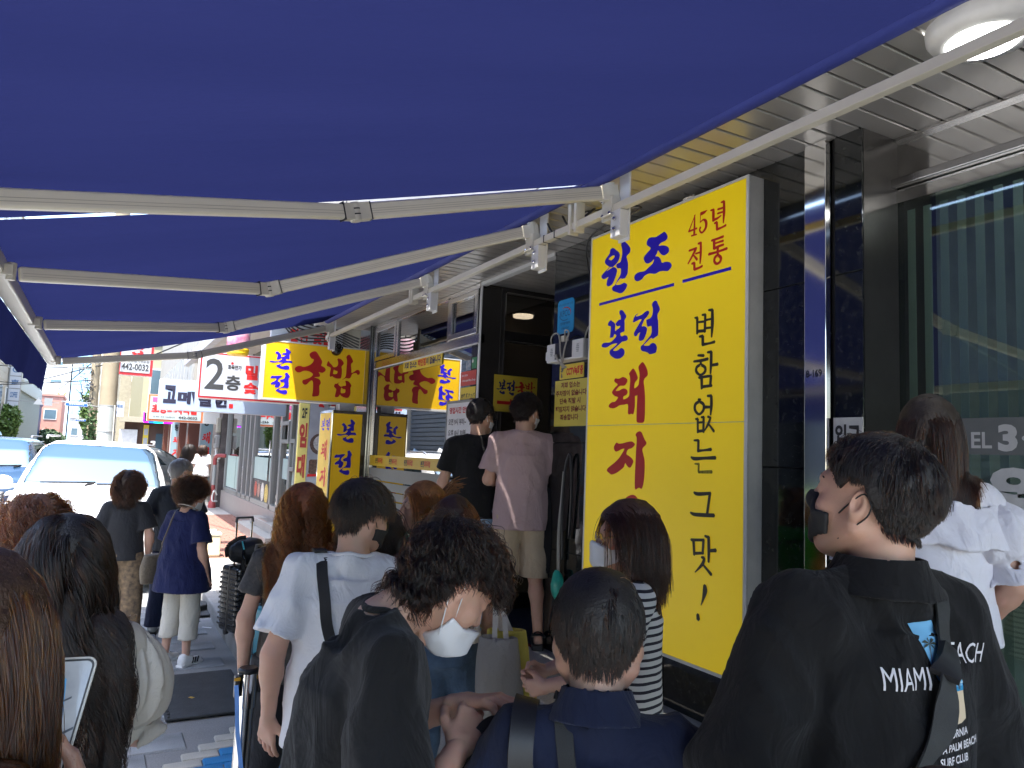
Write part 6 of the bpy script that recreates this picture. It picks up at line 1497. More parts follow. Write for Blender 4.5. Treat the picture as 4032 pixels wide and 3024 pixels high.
def loft(secs, xax=(1, 0, 0), n=4):
    """elliptical tube through sections (centre, rx, ry), smooth, flat ends"""
    A = np.array([list(c)+[rx, ry] for c, rx, ry in secs], float)
    A = np.array(catmull(A, n, False))
    R = A[:, 3:].max()
    def fn(X, Y, Z):
        sh = np.broadcast_shapes(X.shape, Y.shape, Z.shape)
        best = np.full(sh, 1e9); D = np.full(sh, 1e9)
        for i in range(len(A)-1):
            a, b = A[i, :3], A[i+1, :3]
            ax = b-a; L = np.linalg.norm(ax)
            if L < 1e-6: continue
            ax = ax/L
            x = np.asarray(xax, float); x = x-ax*(x@ax); x /= np.linalg.norm(x); y = np.cross(ax, x)
            p = (X-a[0], Y-a[1], Z-a[2])
            s = p[0]*ax[0]+p[1]*ax[1]+p[2]*ax[2]
            t = np.clip(s/L, 0, 1)
            ex = np.maximum(np.maximum(-s, s-L), 0)
            u = p[0]*x[0]+p[1]*x[1]+p[2]*x[2]; v = p[0]*y[0]+p[1]*y[1]+p[2]*y[2]
            rx = A[i, 3]+(A[i+1, 3]-A[i, 3])*t; ry = A[i, 4]+(A[i+1, 4]-A[i, 4])*t
            k0 = np.sqrt((u/rx)**2+(v/ry)**2); k1 = np.sqrt((u/rx**2)**2+(v/ry**2)**2)+1e-9
            d = np.where(k0 < 1e-3, -np.minimum(rx, ry), k0*(k0-1)/k1)
            if i == 0: d = np.maximum(d, -s)
            if i == len(A)-2: d = np.maximum(d, s-L)
            m = ex < best
            best = np.where(m, ex, best); D = np.where(m, d, D)
        return D
    return (A[:, :3].min(0)-R, A[:, :3].max(0)+R, fn)

class Fld:
    def __init__(s, lo, hi, h):
        s.h = h; s.lo = np.asarray(lo, float)-2*h
        n = np.ceil((np.asarray(hi, float)+2*h-s.lo)/h).astype(int)+1
        s.ax = [s.lo[i]+h*np.arange(n[i]) for i in range(3)]
        s.D = np.full(tuple(n), 0.5, np.float64)
    def view(s, lo, hi, m):
        sl = []
        for i in range(3):
            a = int(max(0, math.floor((lo[i]-m-s.lo[i])/s.h))); b = int(min(len(s.ax[i]), math.ceil((hi[i]+m-s.lo[i])/s.h)+1))
            if b <= a: return None
            sl.append(slice(a, b))
        return tuple(sl)
    def grid(s, sl=None):
        ax = s.ax if sl is None else [s.ax[i][sl[i]] for i in range(3)]
        return ax[0][:, None, None], ax[1][None, :, None], ax[2][None, None, :]
    def add(s, prim, k=0.0):
        lo, hi, fn = prim
        sl = s.view(lo, hi, 0.03+k)
        if sl is None: return s
        d = fn(*s.grid(sl))
        s.D[sl] = smin(s.D[sl], d, k) if k > 0 else np.minimum(s.D[sl], d)
        return s
    def cut(s, prim, k=0.0):
        lo, hi, fn = prim
        sl = s.view(lo, hi, 0.02+k)
        if sl is None: return s
        d = -fn(*s.grid(sl))
        s.D[sl] = smax(s.D[sl], d, k) if k > 0 else np.maximum(s.D[sl], d)
        return s
    def plane(s, p, n):
        """keep the side n points away from"""
        X, Y, Z = s.grid()
        s.D = np.maximum(s.D, (X-p[0])*n[0]+(Y-p[1])*n[1]+(Z-p[2])*n[2])
        return s
    def ripple(s, fn):
        m = np.abs(s.D) < 0.05
        ii = np.nonzero(m)
        X, Y, Z = s.ax[0][ii[0]], s.ax[1][ii[1]], s.ax[2][ii[2]]
        s.D[ii] += fn(X, Y, Z)
        return s
    def mesh(s, ad=0.0):
        return vol_mesh(s.D, s.lo, s.h, ad)

def bounds(prims, m=0.01):
    return np.min([p[0] for p in prims], 0)-m, np.max([p[1] for p in prims], 0)+m

def hair_mat(name, mel, red, rough=0.3, grey=None):
    if name in MATS: return MATS[name]
    m = bpy.data.materials.new(name); m.use_nodes = True
    nt = m.node_tree; N, L = nt.nodes, nt.links
    N.remove(N["Principled BSDF"])
    hb = N.new("ShaderNodeBsdfHairPrincipled")
    try: hb.model = 'CHIANG'
    except Exception: pass
    hb.parametrization = 'MELANIN'
    if grey:
        hb.parametrization = 'COLOR'
        hb.inputs["Color"].default_value = rgb(grey)
    else:
        hb.inputs["Melanin"].default_value = mel
        hb.inputs["Melanin Redness"].default_value = red
    hb.inputs["Roughness"].default_value = rough
    hb.inputs["Radial Roughness"].default_value = 0.45
    hb.inputs["Coat"].default_value = 0.0
    if not grey: hb.inputs["Random Color"].default_value = 0.35
    hb.inputs["Random Roughness"].default_value = 0.3
    L.new(hb.outputs[0], N["Material Output"].inputs[0])
    MATS[name] = m
    return m

def strands_obj(name, P, rad_root, rad_tip, mat, parent):
    """P: (n, k, 3) strand points"""
    n, k, _ = P.shape
    c = bpy.data.hair_curves.new(name)
    c.add_curves([k]*n)
    c.position_data.foreach_set("vector", P.astype(np.float32).ravel())
    r = c.attributes.new("radius", 'FLOAT', 'POINT') if "radius" not in c.attributes else c.attributes["radius"]
    t = np.linspace(0, 1, k)
    prof = (rad_root+(rad_tip-rad_root)*t**2)[None, :]*np.random.default_rng(n).uniform(0.7, 1.25, n)[:, None]
    r.data.foreach_set("value", prof.astype(np.float32).ravel())
    c.materials.append(mat)
    o = bpy.data.objects.new(name, c)
    COL.objects.link(o)
    if parent is not None:
        o.parent = parent
    return o

def collide(p, cols):
    for col in cols:
        if col[0] == 'e':
            _, c, r, R = col
            q = (p-c) @ R
            k = np.linalg.norm(q/r, axis=1)
            i = k < 1
            if i.any(): p[i] = c + (q[i]/k[i][:, None]) @ R.T
        else:
            _, a, b, r = col
            ab = b-a
            t = np.clip(((p-a)@ab)/(ab@ab), 0, 1)
            w = p-(a+t[:, None]*ab)
            d = np.linalg.norm(w, axis=1)+1e-9
            i = d < r
            if i.any(): p[i] = (a+t[:, None]*ab)[i]+w[i]/d[i][:, None]*r
    return p

SC = V3(0, -0.012, 0.033); SR = V3(0.078, 0.101, 0.092)       # scalp ellipsoid in the head frame
def hairline(y, low=0.0):
    return np.interp(y, [-0.12, -0.075, -0.045, -0.015, 0.02, 0.05, 0.075, 0.10], [-0.062-low, -0.070-low, -0.045-low, 0.012, 0.018, 0.040, 0.062, 0.075])

def hairline_s(y, low=0.0):
    return np.interp(y, [-0.12, -0.075, -0.052, -0.034, -0.015, 0.02, 0.034, 0.05, 0.075, 0.10], [-0.060-low, -0.066-low, -0.056-low, -0.010, 0.036, 0.036, 0.016, 0.030, 0.062, 0.075])

class Person:
    def __init__(s, label, loc, heading, h=1.70, build=1.0, fem=False, lean=0.0, side=0.0, head=(0, 0, 0), skin=None, stance=0.0, neckfwd=0.0,
                 arms=None, res=1.0, headscale=1.0, twist=0.0, hunch=0.0):
        s.t = thing("person", label, "person", loc, "people waiting and walking in the street")
        s.t.rotation_euler = (0, 0, -rad(heading))
        s.k = k = h/1.72
        s.fem = fem; s.b = build; s.res = res
        s.skinmat = skin or M("skin", (0.54, 0.325, 0.225), 0.50, 0, 0.0, 22, 0.14, 420, sss=0.2, col2=(0.60, 0.335, 0.245))
        R = Rx(-rad(lean)) @ Ry(rad(side)) @ Rz(-rad(twist))
        s.R = R
        piv = V3(0, 0, 0.95)*k
        up = lambda p: piv + R @ (np.asarray(p, float)*k-piv)
        s.up = up
        sw = (0.158 if fem else 0.178)*(0.85+0.15*build)
        s.sw = sw
        s.pel = V3(0, 0, 0.95)*k; s.waist = up((0, 0.0, 1.10)); s.chest = up((0, 0.0, 1.27)); s.neck0 = up((0, -0.03+hunch, 1.43)); 
        s.sh = [up((-sw, -0.015+hunch*0.6, 1.382)), up((sw, -0.015+hunch*0.6, 1.382))]
        s.hip = [V3(-0.088, 0, 0.92)*k, V3(0.088, 0, 0.92)*k]
        st = 0.03+stance
        s.knee = [V3(-0.095-st*0.4, 0.015, 0.49)*k, V3(0.095+st*0.4, 0.015, 0.49)*k]
        s.ank = [V3(-0.095-st, -0.02, 0.085)*k, V3(0.095+st, -0.02, 0.085)*k]
        # head
        yaw, pit, rol = [rad(a) for a in head]
        s.hs = headscale*(1.0 if fem else 1.04)
        RN = R @ Rx(-pit*0.5-rad(neckfwd))
        s.neck1 = s.neck0 + RN @ V3(0, 0.012, 0.075)*k
        RH = R @ Rz(-yaw) @ Rx(-pit) @ Ry(rol)
        s.RH = RH
        s.hc = s.neck1 + RN @ V3(0, 0.012, 0.045)*k + RH @ V3(0, 0.012, 0.055)*s.hs
        # arms: elbow, wrist in local metres for a 1.72 m body
        arms = arms or {}
        s.el, s.wr, s.hand = [None]*2, [None]*2, [None]*2
        for i, nm in enumerate(("L", "R")):
            sg = -1 if i == 0 else 1
            a = arms.get(nm)
            if a is None:
                s.el[i] = up((sg*(sw+0.065), -0.035, 1.12)); s.wr[i] = up((sg*(sw+0.072), 0.035, 0.875))
                s.hand[i] = dict(curl=0.35)
            else:
                s.el[i] = np.asarray(a[0], float)*k; s.wr[i] = np.asarray(a[1], float)*k
                s.hand[i] = a[2] if len(a) > 2 else dict(curl=0.45)
        s.tops = None

    # -- head frame point to local
    def H(s, *p): return s.hc + s.RH @ (V3(*p)*s.hs)

    def body_prims(s):
        k, b = s.k, s.b
        f = s.fem
        P = []
        up = s.up
        w = (0.142 if not f else 0.124)*k*(0.75+0.25*b); dp = 0.096*k*(0.75+0.25*b)
        P += [loft([(up((0, -0.012, 1.395)), w*0.80, dp*0.66), (up((0, 0, 1.32)), w*0.97, dp*0.95), (s.chest, w, dp), (s.waist, w*0.84, dp*0.84), (s.pel, 0.146*k*(0.6+0.4*b), 0.098*k*(0.6+0.4*b)), (s.pel-V3(0, 0, 0.09)*k, 0.12*k, 0.085*k)], s.R@V3(1, 0, 0)),
              cap(s.sh[0], s.sh[1], 0.042*k), cap(s.neck0+s.R@V3(0, 0, 0.0), (s.sh[0]*0.8+s.neck0*0.2), 0.040*k, 0.040*k), cap(s.neck0+s.R@V3(0, 0, 0.0), (s.sh[1]*0.8+s.neck0*0.2), 0.040*k, 0.040*k)]
        for i in (0, 1):
            P += [cap(s.sh[i], s.el[i], (0.040 if f else 0.044)*k*(0.6+0.4*b), (0.036 if f else 0.040)*k*(0.6+0.4*b))]
            m = s.el[i]*0.72+s.wr[i]*0.28
            P += [cap(s.el[i], m, 0.037*k*(0.6+0.4*b), 0.039*k*(0.6+0.4*b)), cap(m, s.wr[i], 0.038*k*(0.6+0.4*b), 0.0265*k)]
            P += [cap(s.hip[i], s.knee[i], 0.080*k, 0.053*k)]
            c = s.knee[i]*0.68+s.ank[i]*0.32+V3(0, -0.018, 0)*k
            P += [cap(s.knee[i], c, 0.050*k, 0.050*k), cap(c, s.ank[i], 0.049*k, 0.033*k)]
            P += [cap(s.ank[i]+V3(0, -0.03, -0.04)*k, s.ank[i]+V3(0.01*(1 if i else -1), 0.15, -0.052)*k, 0.034*k, 0.028*k)]
        return P
    def neck_prim(s):
        nr = 0.049 if s.fem else 0.058
        return cap(s.neck0+s.R@V3(0, 0, 0.0), s.hc+s.RH@V3(0, -0.028, -0.03), nr*s.k*(0.75+0.25*s.b), nr*0.98*s.k*(0.75+0.25*s.b))
    def head_prims(s):
        H, q = s.H, s.hs
        R = s.RH
        fat = 0.9+0.1*s.b
        A = [(ell(H(0, -0.012, 0.033), V3(0.074, 0.096, 0.086)*q, R), 0.0),
             (ell(H(0, 0.032, -0.028), V3(0.060*fat, 0.066, 0.084)*q, R), 0.03),
             (ell(H(0, 0.062, -0.094), V3(0.028*fat, 0.026, 0.024)*q, R), 0.035),
             (cap(H(-0.058*fat, -0.002, -0.048), H(-0.018, 0.066, -0.098), 0.021*q, 0.017*q), 0.03),
             (cap(H(0.058*fat, -0.002, -0.048), H(0.018, 0.066, -0.098), 0.021*q, 0.017*q), 0.03),
             (cap(H(-0.032, 0.080, 0.026), H(0.032, 0.080, 0.026), 0.0125*q), 0.02),
             (ell(H(-0.040*fat, 0.066, -0.030), V3(0.023, 0.020, 0.023)*q, R), 0.022),
             (ell(H(0.040*fat, 0.066, -0.030), V3(0.023, 0.020, 0.023)*q, R), 0.022),
             (cap(H(0, 0.092, 0.018), H(0, 0.112, -0.022), 0.0085*q, 0.0125*q), 0.012),
             (ell(H(-0.012, 0.103, -0.028), V3(0.009, 0.010, 0.008)*q, R), 0.008), (ell(H(0.012, 0.103, -0.028), V3(0.009, 0.010, 0.008)*q, R), 0.008),
             (cap(H(-0.019, 0.092, -0.058), H(0.019, 0.092, -0.058), 0.0075*q), 0.010), (cap(H(-0.015, 0.090, -0.069), H(0.015, 0.090, -0.069), 0.0085*q), 0.010)]
        LID = [(ell(H(sg*0.031, 0.0815, 0.006), V3(0.0142, 0.0142, 0.0142)*q, R), 0.004) for sg in (-1, 1)]
        SLIT = [(cap(H(sg*0.031-0.0095, 0.0985, 0.004), H(sg*0.031+0.0095, 0.0965, 0.0045), 0.0052*q), 0.0015) for sg in (-1, 1)]
        C = [(ell(H(-0.031, 0.100, 0.006), V3(0.017, 0.014, 0.010)*q, R), 0.010), (ell(H(0.031, 0.100, 0.006), V3(0.017, 0.014, 0.010)*q, R), 0.010),
             (cap(H(-0.018, 0.103, -0.0635), H(0.018, 0.103, -0.0635), 0.0025*q), 0.003)]
        E = []
        for sg in (-1, 1):
            RE = R @ Rz(-sg*0.45) @ Rx(0.22)
            E += [(ell(H(sg*0.077, -0.012, -0.004), V3(0.009, 0.0195, 0.031)*q, RE), 0.006), (ell(H(sg*0.075, -0.002, -0.027), V3(0.008, 0.010, 0.012)*q, RE), 0.006)]
        EC = [(ell(H(sg*0.087, -0.007, 0.0), V3(0.008, 0.0105, 0.018)*q, R @ Rz(-sg*0.45) @ Rx(0.22)), 0.004) for sg in (-1, 1)]
        s._lid = LID; s._slit = SLIT
        return A, C, E, EC
    def hand_prims(s, i):
        k = s.k*(0.92 if s.fem else 1.0)
        hd = s.hand[i]; sg = -1 if i == 0 else 1
        f = s.wr[i]-s.el[i]; f = f/np.linalg.norm(f)
        if 'dir' in hd:
            f = np.asarray(hd['dir'], float); f = f/np.linalg.norm(f)
        n = np.asarray(hd.get('palm', (-sg, 0.0, 0.0)), float)          # direction the palm faces
        n = n-f*(n@f); n /= np.linalg.norm(n)
        x = np.asarray(hd.get('thumb', (0, 1, 0)), float)
        x = x-f*(x@f)-n*(x@n); x /= np.linalg.norm(x)
        W = s.wr[i]
        P = lambda a, b_, c: W + (x*a+f*b_+n*c)*k
        cu = hd.get('curl', 0.4)
        cu = cu if isinstance(cu, (list, tuple)) else [cu, cu*1.05, cu*1.15, cu*1.25]
        prims = []
        prims.append((cap(P(0, -0.03, 0), P(0.0, 0.012, 0), 0.026*k, 0.025*k), 0.0))
        LEN = [0.072, 0.080, 0.075, 0.060]
        for q in range(4):
            xo = 0.030-0.020*q
            kn = P(xo, 0.088-0.004*abs(q-1)-(0.006 if q == 3 else 0), 0.0)
            prims.append((cap(P(xo*0.55, 0.01, 0), kn, 0.0145*k, 0.0108*k), 0.014))
            d = 0.0; p = kn; L = LEN[q]
            for sgm, (fr_, rr) in enumerate(((0.46, 0.0095), (0.30, 0.0088), (0.24, 0.0078))):
                d += cu[q]*(0.75 if sgm == 0 else 1.0)*1.05
                spread = (1.5-q)*hd.get('spread', 0.06)
                v = f*math.cos(d)+n*math.sin(d)+x*spread*math.cos(d)
                v /= np.linalg.norm(v)
                p2 = p+v*L*fr_*k
                prims.append((cap(p, p2, rr*k, rr*0.92*k), 0.004))
                p = p2
        tb = hd.get('thumbout', 0.55)
        p0 = P(0.022, 0.020, 0.006); p1 = P(0.022+0.040*tb+0.01, 0.052, 0.018); p2 = P(0.022+0.055*tb+0.012, 0.088, 0.026+0.02*cu[0]); p3 = P(0.022+0.045*tb+0.006, 0.112, 0.034+0.04*cu[0])
        prims += [(cap(p0, p1, 0.0155*k, 0.0125*k), 0.012), (cap(p1, p2, 0.0115*k, 0.0100*k), 0.005), (cap(p2, p3, 0.0100*k, 0.0082*k), 0.004)]
        return prims

    def skin(s, hb=0.012, hh=0.0042, hd=0.0038, hands=(1, 1), name="skin", legs=True, face=True):
        """one continuous figure: body, head and hands"""
        hb *= s.res; hh *= s.res; hd *= s.res
        parts = []
        P = s.body_prims(); NP = s.neck_prim()
        if not legs:
            P = P[:6]+P[6:9]+P[14:17] if False else P
        lo, hi = bounds(P+[NP])
        F = Fld(lo, hi, hb)
        for p in P: F.add(p, 0.03*s.k)
        F.add(NP, 0.035*s.k)
        for i in (0, 1):
            if hands[i]:
                f = s.wr[i]-s.el[i]; f = f/np.linalg.norm(f)
        F.plane(s.hc+s.RH@V3(0, 0, -0.050)*s.hs, s.RH@V3(0, 0.0, 1.0)) if False else None
        parts.append(F.mesh(0.12))
        A, C, E, EC = s.head_prims()
        lo, hi = bounds([a[0] for a in A+E]+[(s.neck0, s.neck0, None)])
        lo = np.minimum(lo, s.neck0-0.03); 
        F = Fld(lo, hi, hh)
        for p, kk in A: F.add(p, kk*s.hs)
        for p, kk in C: F.cut(p, kk*s.hs)
        for p, kk in s._lid: F.add(p, kk)
        for p, kk in s._slit: F.cut(p, kk)
        F.add(NP, 0.020*s.k)
        for p, kk in E: F.add(p, kk*s.hs)
        for p, kk in EC: F.cut(p, kk*s.hs)
        if not s.fem:
            F.add(ell(s.hc+s.RH@V3(0, 0.035, -0.135), V3(0.012, 0.012, 0.016)), 0.02)
        parts.append(F.mesh(0.04))
        for i in (0, 1):
            if not hands[i]: continue
            HP = s.hand_prims(i)
            lo, hi = bounds([p[0] for p in HP])
            F = Fld(lo, hi, hd)
            for p, kk in HP: F.add(p, kk)
            parts.append(F.mesh(0.03))
        me = arrays_to_mesh(name, parts, s.skinmat)
        o = link_mesh(name, me); o.parent = s.t
        s.sk = o
        if face:
            for sg in (-1, 1):
                m = MB().ball(tuple(s.H(sg*0.031, 0.0805, 0.006)), 0.0122*s.hs, 8, Matrix(s.RH.tolist()))
                e = m.build("eye", M("eye_white", (0.75, 0.73, 0.70), 0.2), None, smooth=True); e.parent = s.t
                g = s.RH@V3(0, 1, -0.15); c = s.H(sg*0.031, 0.0885, 0.0035)
                ir = MB().ball(tuple(c), 0.0062*s.hs, 6).build("iris", M("iris_dark", (0.02, 0.012, 0.008), 0.1), None, smooth=True); ir.parent = e
                # brow
                bm = MB().tube([s.H(sg*0.016, 0.0925, 0.026), s.H(sg*0.032, 0.091, 0.033), s.H(sg*0.050, 0.078, 0.028)], [0.003, 0.0035, 0.0015], 6)
                bw = bm.build("brow", M("brow_dark", (0.02, 0.015, 0.012), 0.7), None, smooth=True); bw.parent = s.t
        return o

    def cloth(s, name, prims, mat, k=0.03, h=0.010, cuts=(), planes=(), ripple=None, ad=0.06, hard=()):
        h *= s.res
        lo, hi = bounds([p[0] if isinstance(p[0], tuple) else p for p in prims])
        F = Fld(lo, hi, h)
        for p in prims:
            if isinstance(p[0], tuple): F.add(p[0], p[1])
            else: F.add(p, k)
        if ripple is not None: F.ripple(ripple)
        for pl in planes: F.plane(*pl)
        for c in cuts: F.cut(*(c if isinstance(c[0], tuple) else (c, 0.004)))
        me = arrays_to_mesh(name, [F.mesh(ad)], mat)
        o = link_mesh(name, me); o.parent = s.t
        return o

    def folds(s, amp=0.007, vert=1.0, seed=0.0, fine=0.35):
        k = s.k
        def fn(X, Y, Z):
            a = vnoise(X*9/k+seed+3, Y*9/k+7, Z*2.6/k+seed)
            b = vnoise((X+0.5*Z)*13/k+seed*2, Y*13/k, (Z-0.6*X)*7/k+seed)
            c = vnoise(X*26+seed, Y*26, Z*14+5)
            ra = 1-np.abs(2*a-1)*1.6
            rb = 1-np.abs(2*b-1)*1.8
            return -amp*(0.8*vert*ra+0.7*rb+fine*(c-0.5))+amp*0.35
        return fn

    def tee(s, mat, sleeve=0.62, e=0.022, hem=0.80, neck=0.020, amp=0.007, seed=0.0, name="shirt", flare=0.0, h=0.010, k=0.035, boat=0.0, sl_r=0.026, cutlow=0.0):
        kk, b = s.k, s.b
        up = s.up
        hemp = s.pel+V3(0, 0, (hem-0.95)*kk)
        f = s.fem
        cx = (0.150 if not f else 0.134)*kk*(0.75+0.25*b)+e; cy = 0.102*kk*(0.75+0.25*b)+e*1.1
        hx = (0.152 if not f else 0.150)*kk*(0.6+0.4*b)+e+flare; hy = 0.108*kk*(0.6+0.4*b)+e+flare
        ch = s.chest; topc = up((0, -0.012, 1.385)); wz = s.waist; pz = s.pel
        P = [loft([(topc, cx*0.86, cy*0.72), (up((0, 0, 1.32)), cx*0.99, cy*0.96), (ch, cx, cy), (up((0, 0, 1.18)), (cx*0.6+hx*0.4), (cy*0.6+hy*0.4)), (wz, (cx+hx)/2-0.006, (cy+hy)/2-0.003), (up((0, 0.0, 1.02)), hx*0.75+cx*0.25, hy*0.8+cy*0.2), (pz, hx, hy), (hemp-V3(0, 0, 0.05), hx+flare*0.5, hy+flare*0.5)], s.R@V3(1, 0, 0)),
             cap(s.sh[0], s.sh[1], 0.044*kk+e*0.55),
             cap(s.neck0+s.R@V3(0, -0.002, 0.0), s.sh[0]*0.85+s.neck0*0.15, 0.044*kk+e*0.5, 0.043*kk+e*0.5), cap(s.neck0+s.R@V3(0, -0.002, 0.0), s.sh[1]*0.85+s.neck0*0.15, 0.044*kk+e*0.5, 0.043*kk+e*0.5)]
        planes = [(hemp, V3(0, 0, -1))]
        lo, hi = bounds(P)
        hh = h*s.res
        SL = []
        for i in (0, 1):
            if sleeve <= 1:
                en = s.sh[i]+(s.el[i]-s.sh[i])*sleeve
                d = (s.el[i]-s.sh[i]); d = d/np.linalg.norm(d)
                pr = [(cap(s.sh[i], en+d*0.05, 0.045*kk*(0.6+0.4*b)+e*0.6, 0.052*kk*(0.6+0.4*b)+e*0.8+sl_r*0.45), 0.0)]
                SL.append((pr, en, d))
            else:
                en = s.el[i]+(s.wr[i]-s.el[i])*(sleeve-1); d = s.wr[i]-s.el[i]; d = d/np.linalg.norm(d)
                pr = [(cap(s.sh[i], s.el[i], 0.046*kk*(0.6+0.4*b)+e*0.6, 0.048*kk*(0.6+0.4*b)+e), 0.0), (cap(s.el[i], en+d*0.03, 0.046*kk*(0.6+0.4*b)+e, 0.036*kk+e*0.8), 0.02)]
                SL.append((pr, en, d))
            l2, h2 = bounds([p[0] for p in pr]); lo = np.minimum(lo, l2); hi = np.maximum(hi, h2)
        F = Fld(lo, hi, hh)
        for p in P: F.add(p, k*kk)
        for pr, en, d in SL:
            l2, h2 = bounds([p[0] for p in pr])
            G = Fld(l2, h2, hh)
            G.lo = F.lo+np.round((G.lo-F.lo)/hh)*hh; G.ax = [G.lo[i]+hh*np.arange(G.D.shape[i]) for i in range(3)]
            for p, q in pr: G.add(p, q)
            G.plane(en, d)
            o = np.round((G.lo-F.lo)/hh).astype(int)
            a0 = np.maximum(o, 0); a1 = np.minimum(o+np.array(G.D.shape), np.array(F.D.shape))
            sF = tuple(slice(a0[i], a1[i]) for i in range(3)); sG = tuple(slice(a0[i]-o[i], a1[i]-o[i]) for i in range(3))
            F.D[sF] = smin(F.D[sF], G.D[sG], 0.022*kk)
        F.ripple(s.folds(amp, 1.0, seed))
        F.plane(*planes[0])
        for pr, en, d in SL: pass
        nr = (0.049 if f else 0.058)*kk*(0.75+0.25*b)+neck
        top = s.neck1+(s.neck1-s.neck0)*1.2
        ax = (s.hc+s.RH@V3(0, -0.028, -0.03))-s.neck0; ax = ax/np.linalg.norm(ax)
        base = s.neck0+ax*(0.045-cutlow)
        if boat:
            F.cut(etube(base-ax*0.01, top, nr+boat, nr*0.85, nr+boat, nr*0.85, s.R@V3(1, 0, 0)), 0.006)
        else:
            F.cut(cap(base, top, nr, nr*1.3), 0.006)
        me = arrays_to_mesh(name, [F.mesh(0.05)], mat)
        o = link_mesh(name, me); o.parent = s.t
        s.tops = o
        return o

    def collar_ring(s, mat, r=0.012, thick=0.006, name="collar", drop=0.0):
        """ribbed neckband of a T-shirt"""
        kk = s.k
        ax = (s.hc+s.RH@V3(0, -0.028, -0.03))-s.neck0; ax = ax/np.linalg.norm(ax)
        nr = (0.049 if s.fem else 0.058)*kk*(0.75+0.25*s.b)+r
        x = s.R@V3(1, 0, 0); x = x-ax*(x@ax); x /= np.linalg.norm(x); y = np.cross(ax, x)
        me = s.tops.data
        bvh = BVHTree.FromPolygons([v.co for v in me.vertices], [p.vertices for p in me.polygons])
        pts = []
        for q in range(32):
            a = q*2*math.pi/32
            c = s.neck0+ax*(0.030+drop+0.012*(-math.sin(a)))+(x*math.cos(a)+y*math.sin(a))*(nr+0.010)
            h_ = bvh.find_nearest(Vector(c))[0]
            pts.append(np.array(h_))
        pts = np.array(pts)
        for _ in range(4): pts = (np.roll(pts, 1, 0)+2*pts+np.roll(pts, -1, 0))/4
        pts = [tuple(p) for p in pts]+[tuple(pts[0])]
        o = MB().tube(pts, thick, 8, cap=False).build(name, mat, None, smooth=True); o.parent = s.t
        return o

    def pants(s, mat, cuff=0.10, e=0.016, loose=0.0, amp=0.006, seed=3.0, name="trousers", h=0.012, top=1.02):
        kk = s.k
        P = [ell(s.pel, V3(0.152, 0.108, 0.12)*kk*(0.65+0.35*s.b)+e), etube(s.pel-V3(0, 0, 0.06)*kk, s.pel+V3(0, 0, max(0.0, top-0.95)*kk+0.01), 0.150*kk*(0.6+0.4*s.b)+e, 0.108*kk*(0.6+0.4*s.b)+e, 0.142*kk*(0.6+0.4*s.b)+e, 0.100*kk*(0.6+0.4*s.b)+e)]
        for i in (0, 1):
            P.append(cap(s.hip[i], s.knee[i], 0.084*kk+e, 0.058*kk+e+loose*0.6))
            if cuff < 0.45:
                P.append(cap(s.knee[i], s.ank[i]+V3(0, 0, -0.03), 0.058*kk+e+loose*0.6, 0.046*kk+e+loose))
            else:
                P.append(cap(s.knee[i]+V3(0, 0, 0.12)*kk, s.knee[i]-V3(0, 0, 0.05), 0.062*kk+e+loose, 0.062*kk+e+loose))
        return s.cloth(name, P, mat, 0.025, h, ripple=s.folds(amp, 0.8, seed), planes=[(V3(0, 0, cuff*kk), V3(0, 0, -1)), (s.pel+V3(0, 0, (top-0.95)*kk), V3(0, 0, 1))])

    def skirt(s, mat, hem=0.3, flare=0.12, e=0.02, amp=0.012, seed=1.0, name="skirt", top=1.05):
        kk = s.k
        P = [etube(s.pel+V3(0, 0, (top-0.95)*kk), V3(s.pel[0], s.pel[1], hem*kk), 0.14*kk+e, 0.10*kk+e, 0.16*kk+e+flare, 0.12*kk+e+flare), ell(s.pel, V3(0.155, 0.112, 0.12)*kk+e)]
        return s.cloth(name, P, mat, 0.03, 0.014, ripple=s.folds(amp, 1.2, seed), planes=[(V3(0, 0, hem*kk), V3(0, 0, -1)), (s.pel+V3(0, 0, (top-0.95)*kk), V3(0, 0, 1))])

    def shoes(s, mat, sole=None, name="shoe", sandal=False):
        kk = s.k
        for i in (0, 1):
            sg = 1 if i else -1
            a = s.ank[i]
            if sandal:
                base = MB()
                pts = [(-0.040, -0.075), (-0.030, -0.105), (0, -0.112), (0.030, -0.105), (0.040, -0.075), (0.042, 0.03), (0.052, 0.11), (0.040, 0.165), (0.0, 0.18), (-0.036, 0.165), (-0.050, 0.11), (-0.042, 0.03)]
                mtx = Matrix.Translation((a[0], a[1], 0.035*kk)) @ Matrix.Rotation(-0.07*sg, 4, 'Z')
                base.poly([[(p[0]*kk, p[1]*kk) for p in catmull(pts, 3)]], mtx, 0.034*kk)
                o = base.build("sandal", sole or mat, None, bevel=0.006); o.parent = s.t
                for y0, z0, wd in ((0.095, 0.088, 0.062), (-0.035, 0.115, 0.026)):
                    m = MB()
                    n = 11
                    for q in range(n):
                        an = math.pi*q/(n-1)
                        for dy in (-wd/2, wd/2):
                            m.v.append(tuple(mtx @ Vector((0.046*kk*math.cos(an), (y0+dy)*kk, (z0-0.035)*kk*math.sin(an)**0.7))))
                    for q in range(n-1): m.f.append((2*q, 2*q+1, 2*q+3, 2*q+2))
                    st = m.build("strap", mat, None, smooth=True); st.parent = o
                    sm = st.modifiers.new("thick", 'SOLIDIFY'); sm.thickness = 0.006
                m = MB()
                m.tube(catmull([tuple(mtx @ Vector((0.044*kk*cx_, cy_*kk, cz_*kk))) for cx_, cy_, cz_ in ((1, 0.02, 0.015), (0.95, -0.05, 0.05), (0.5, -0.098, 0.07), (-0.5, -0.098, 0.07), (-0.95, -0.05, 0.05), (-1, 0.02, 0.015))], 4, False), 0.009*kk, 6)
                st = m.build("strap", mat, None, smooth=True); st.parent = o
            else:
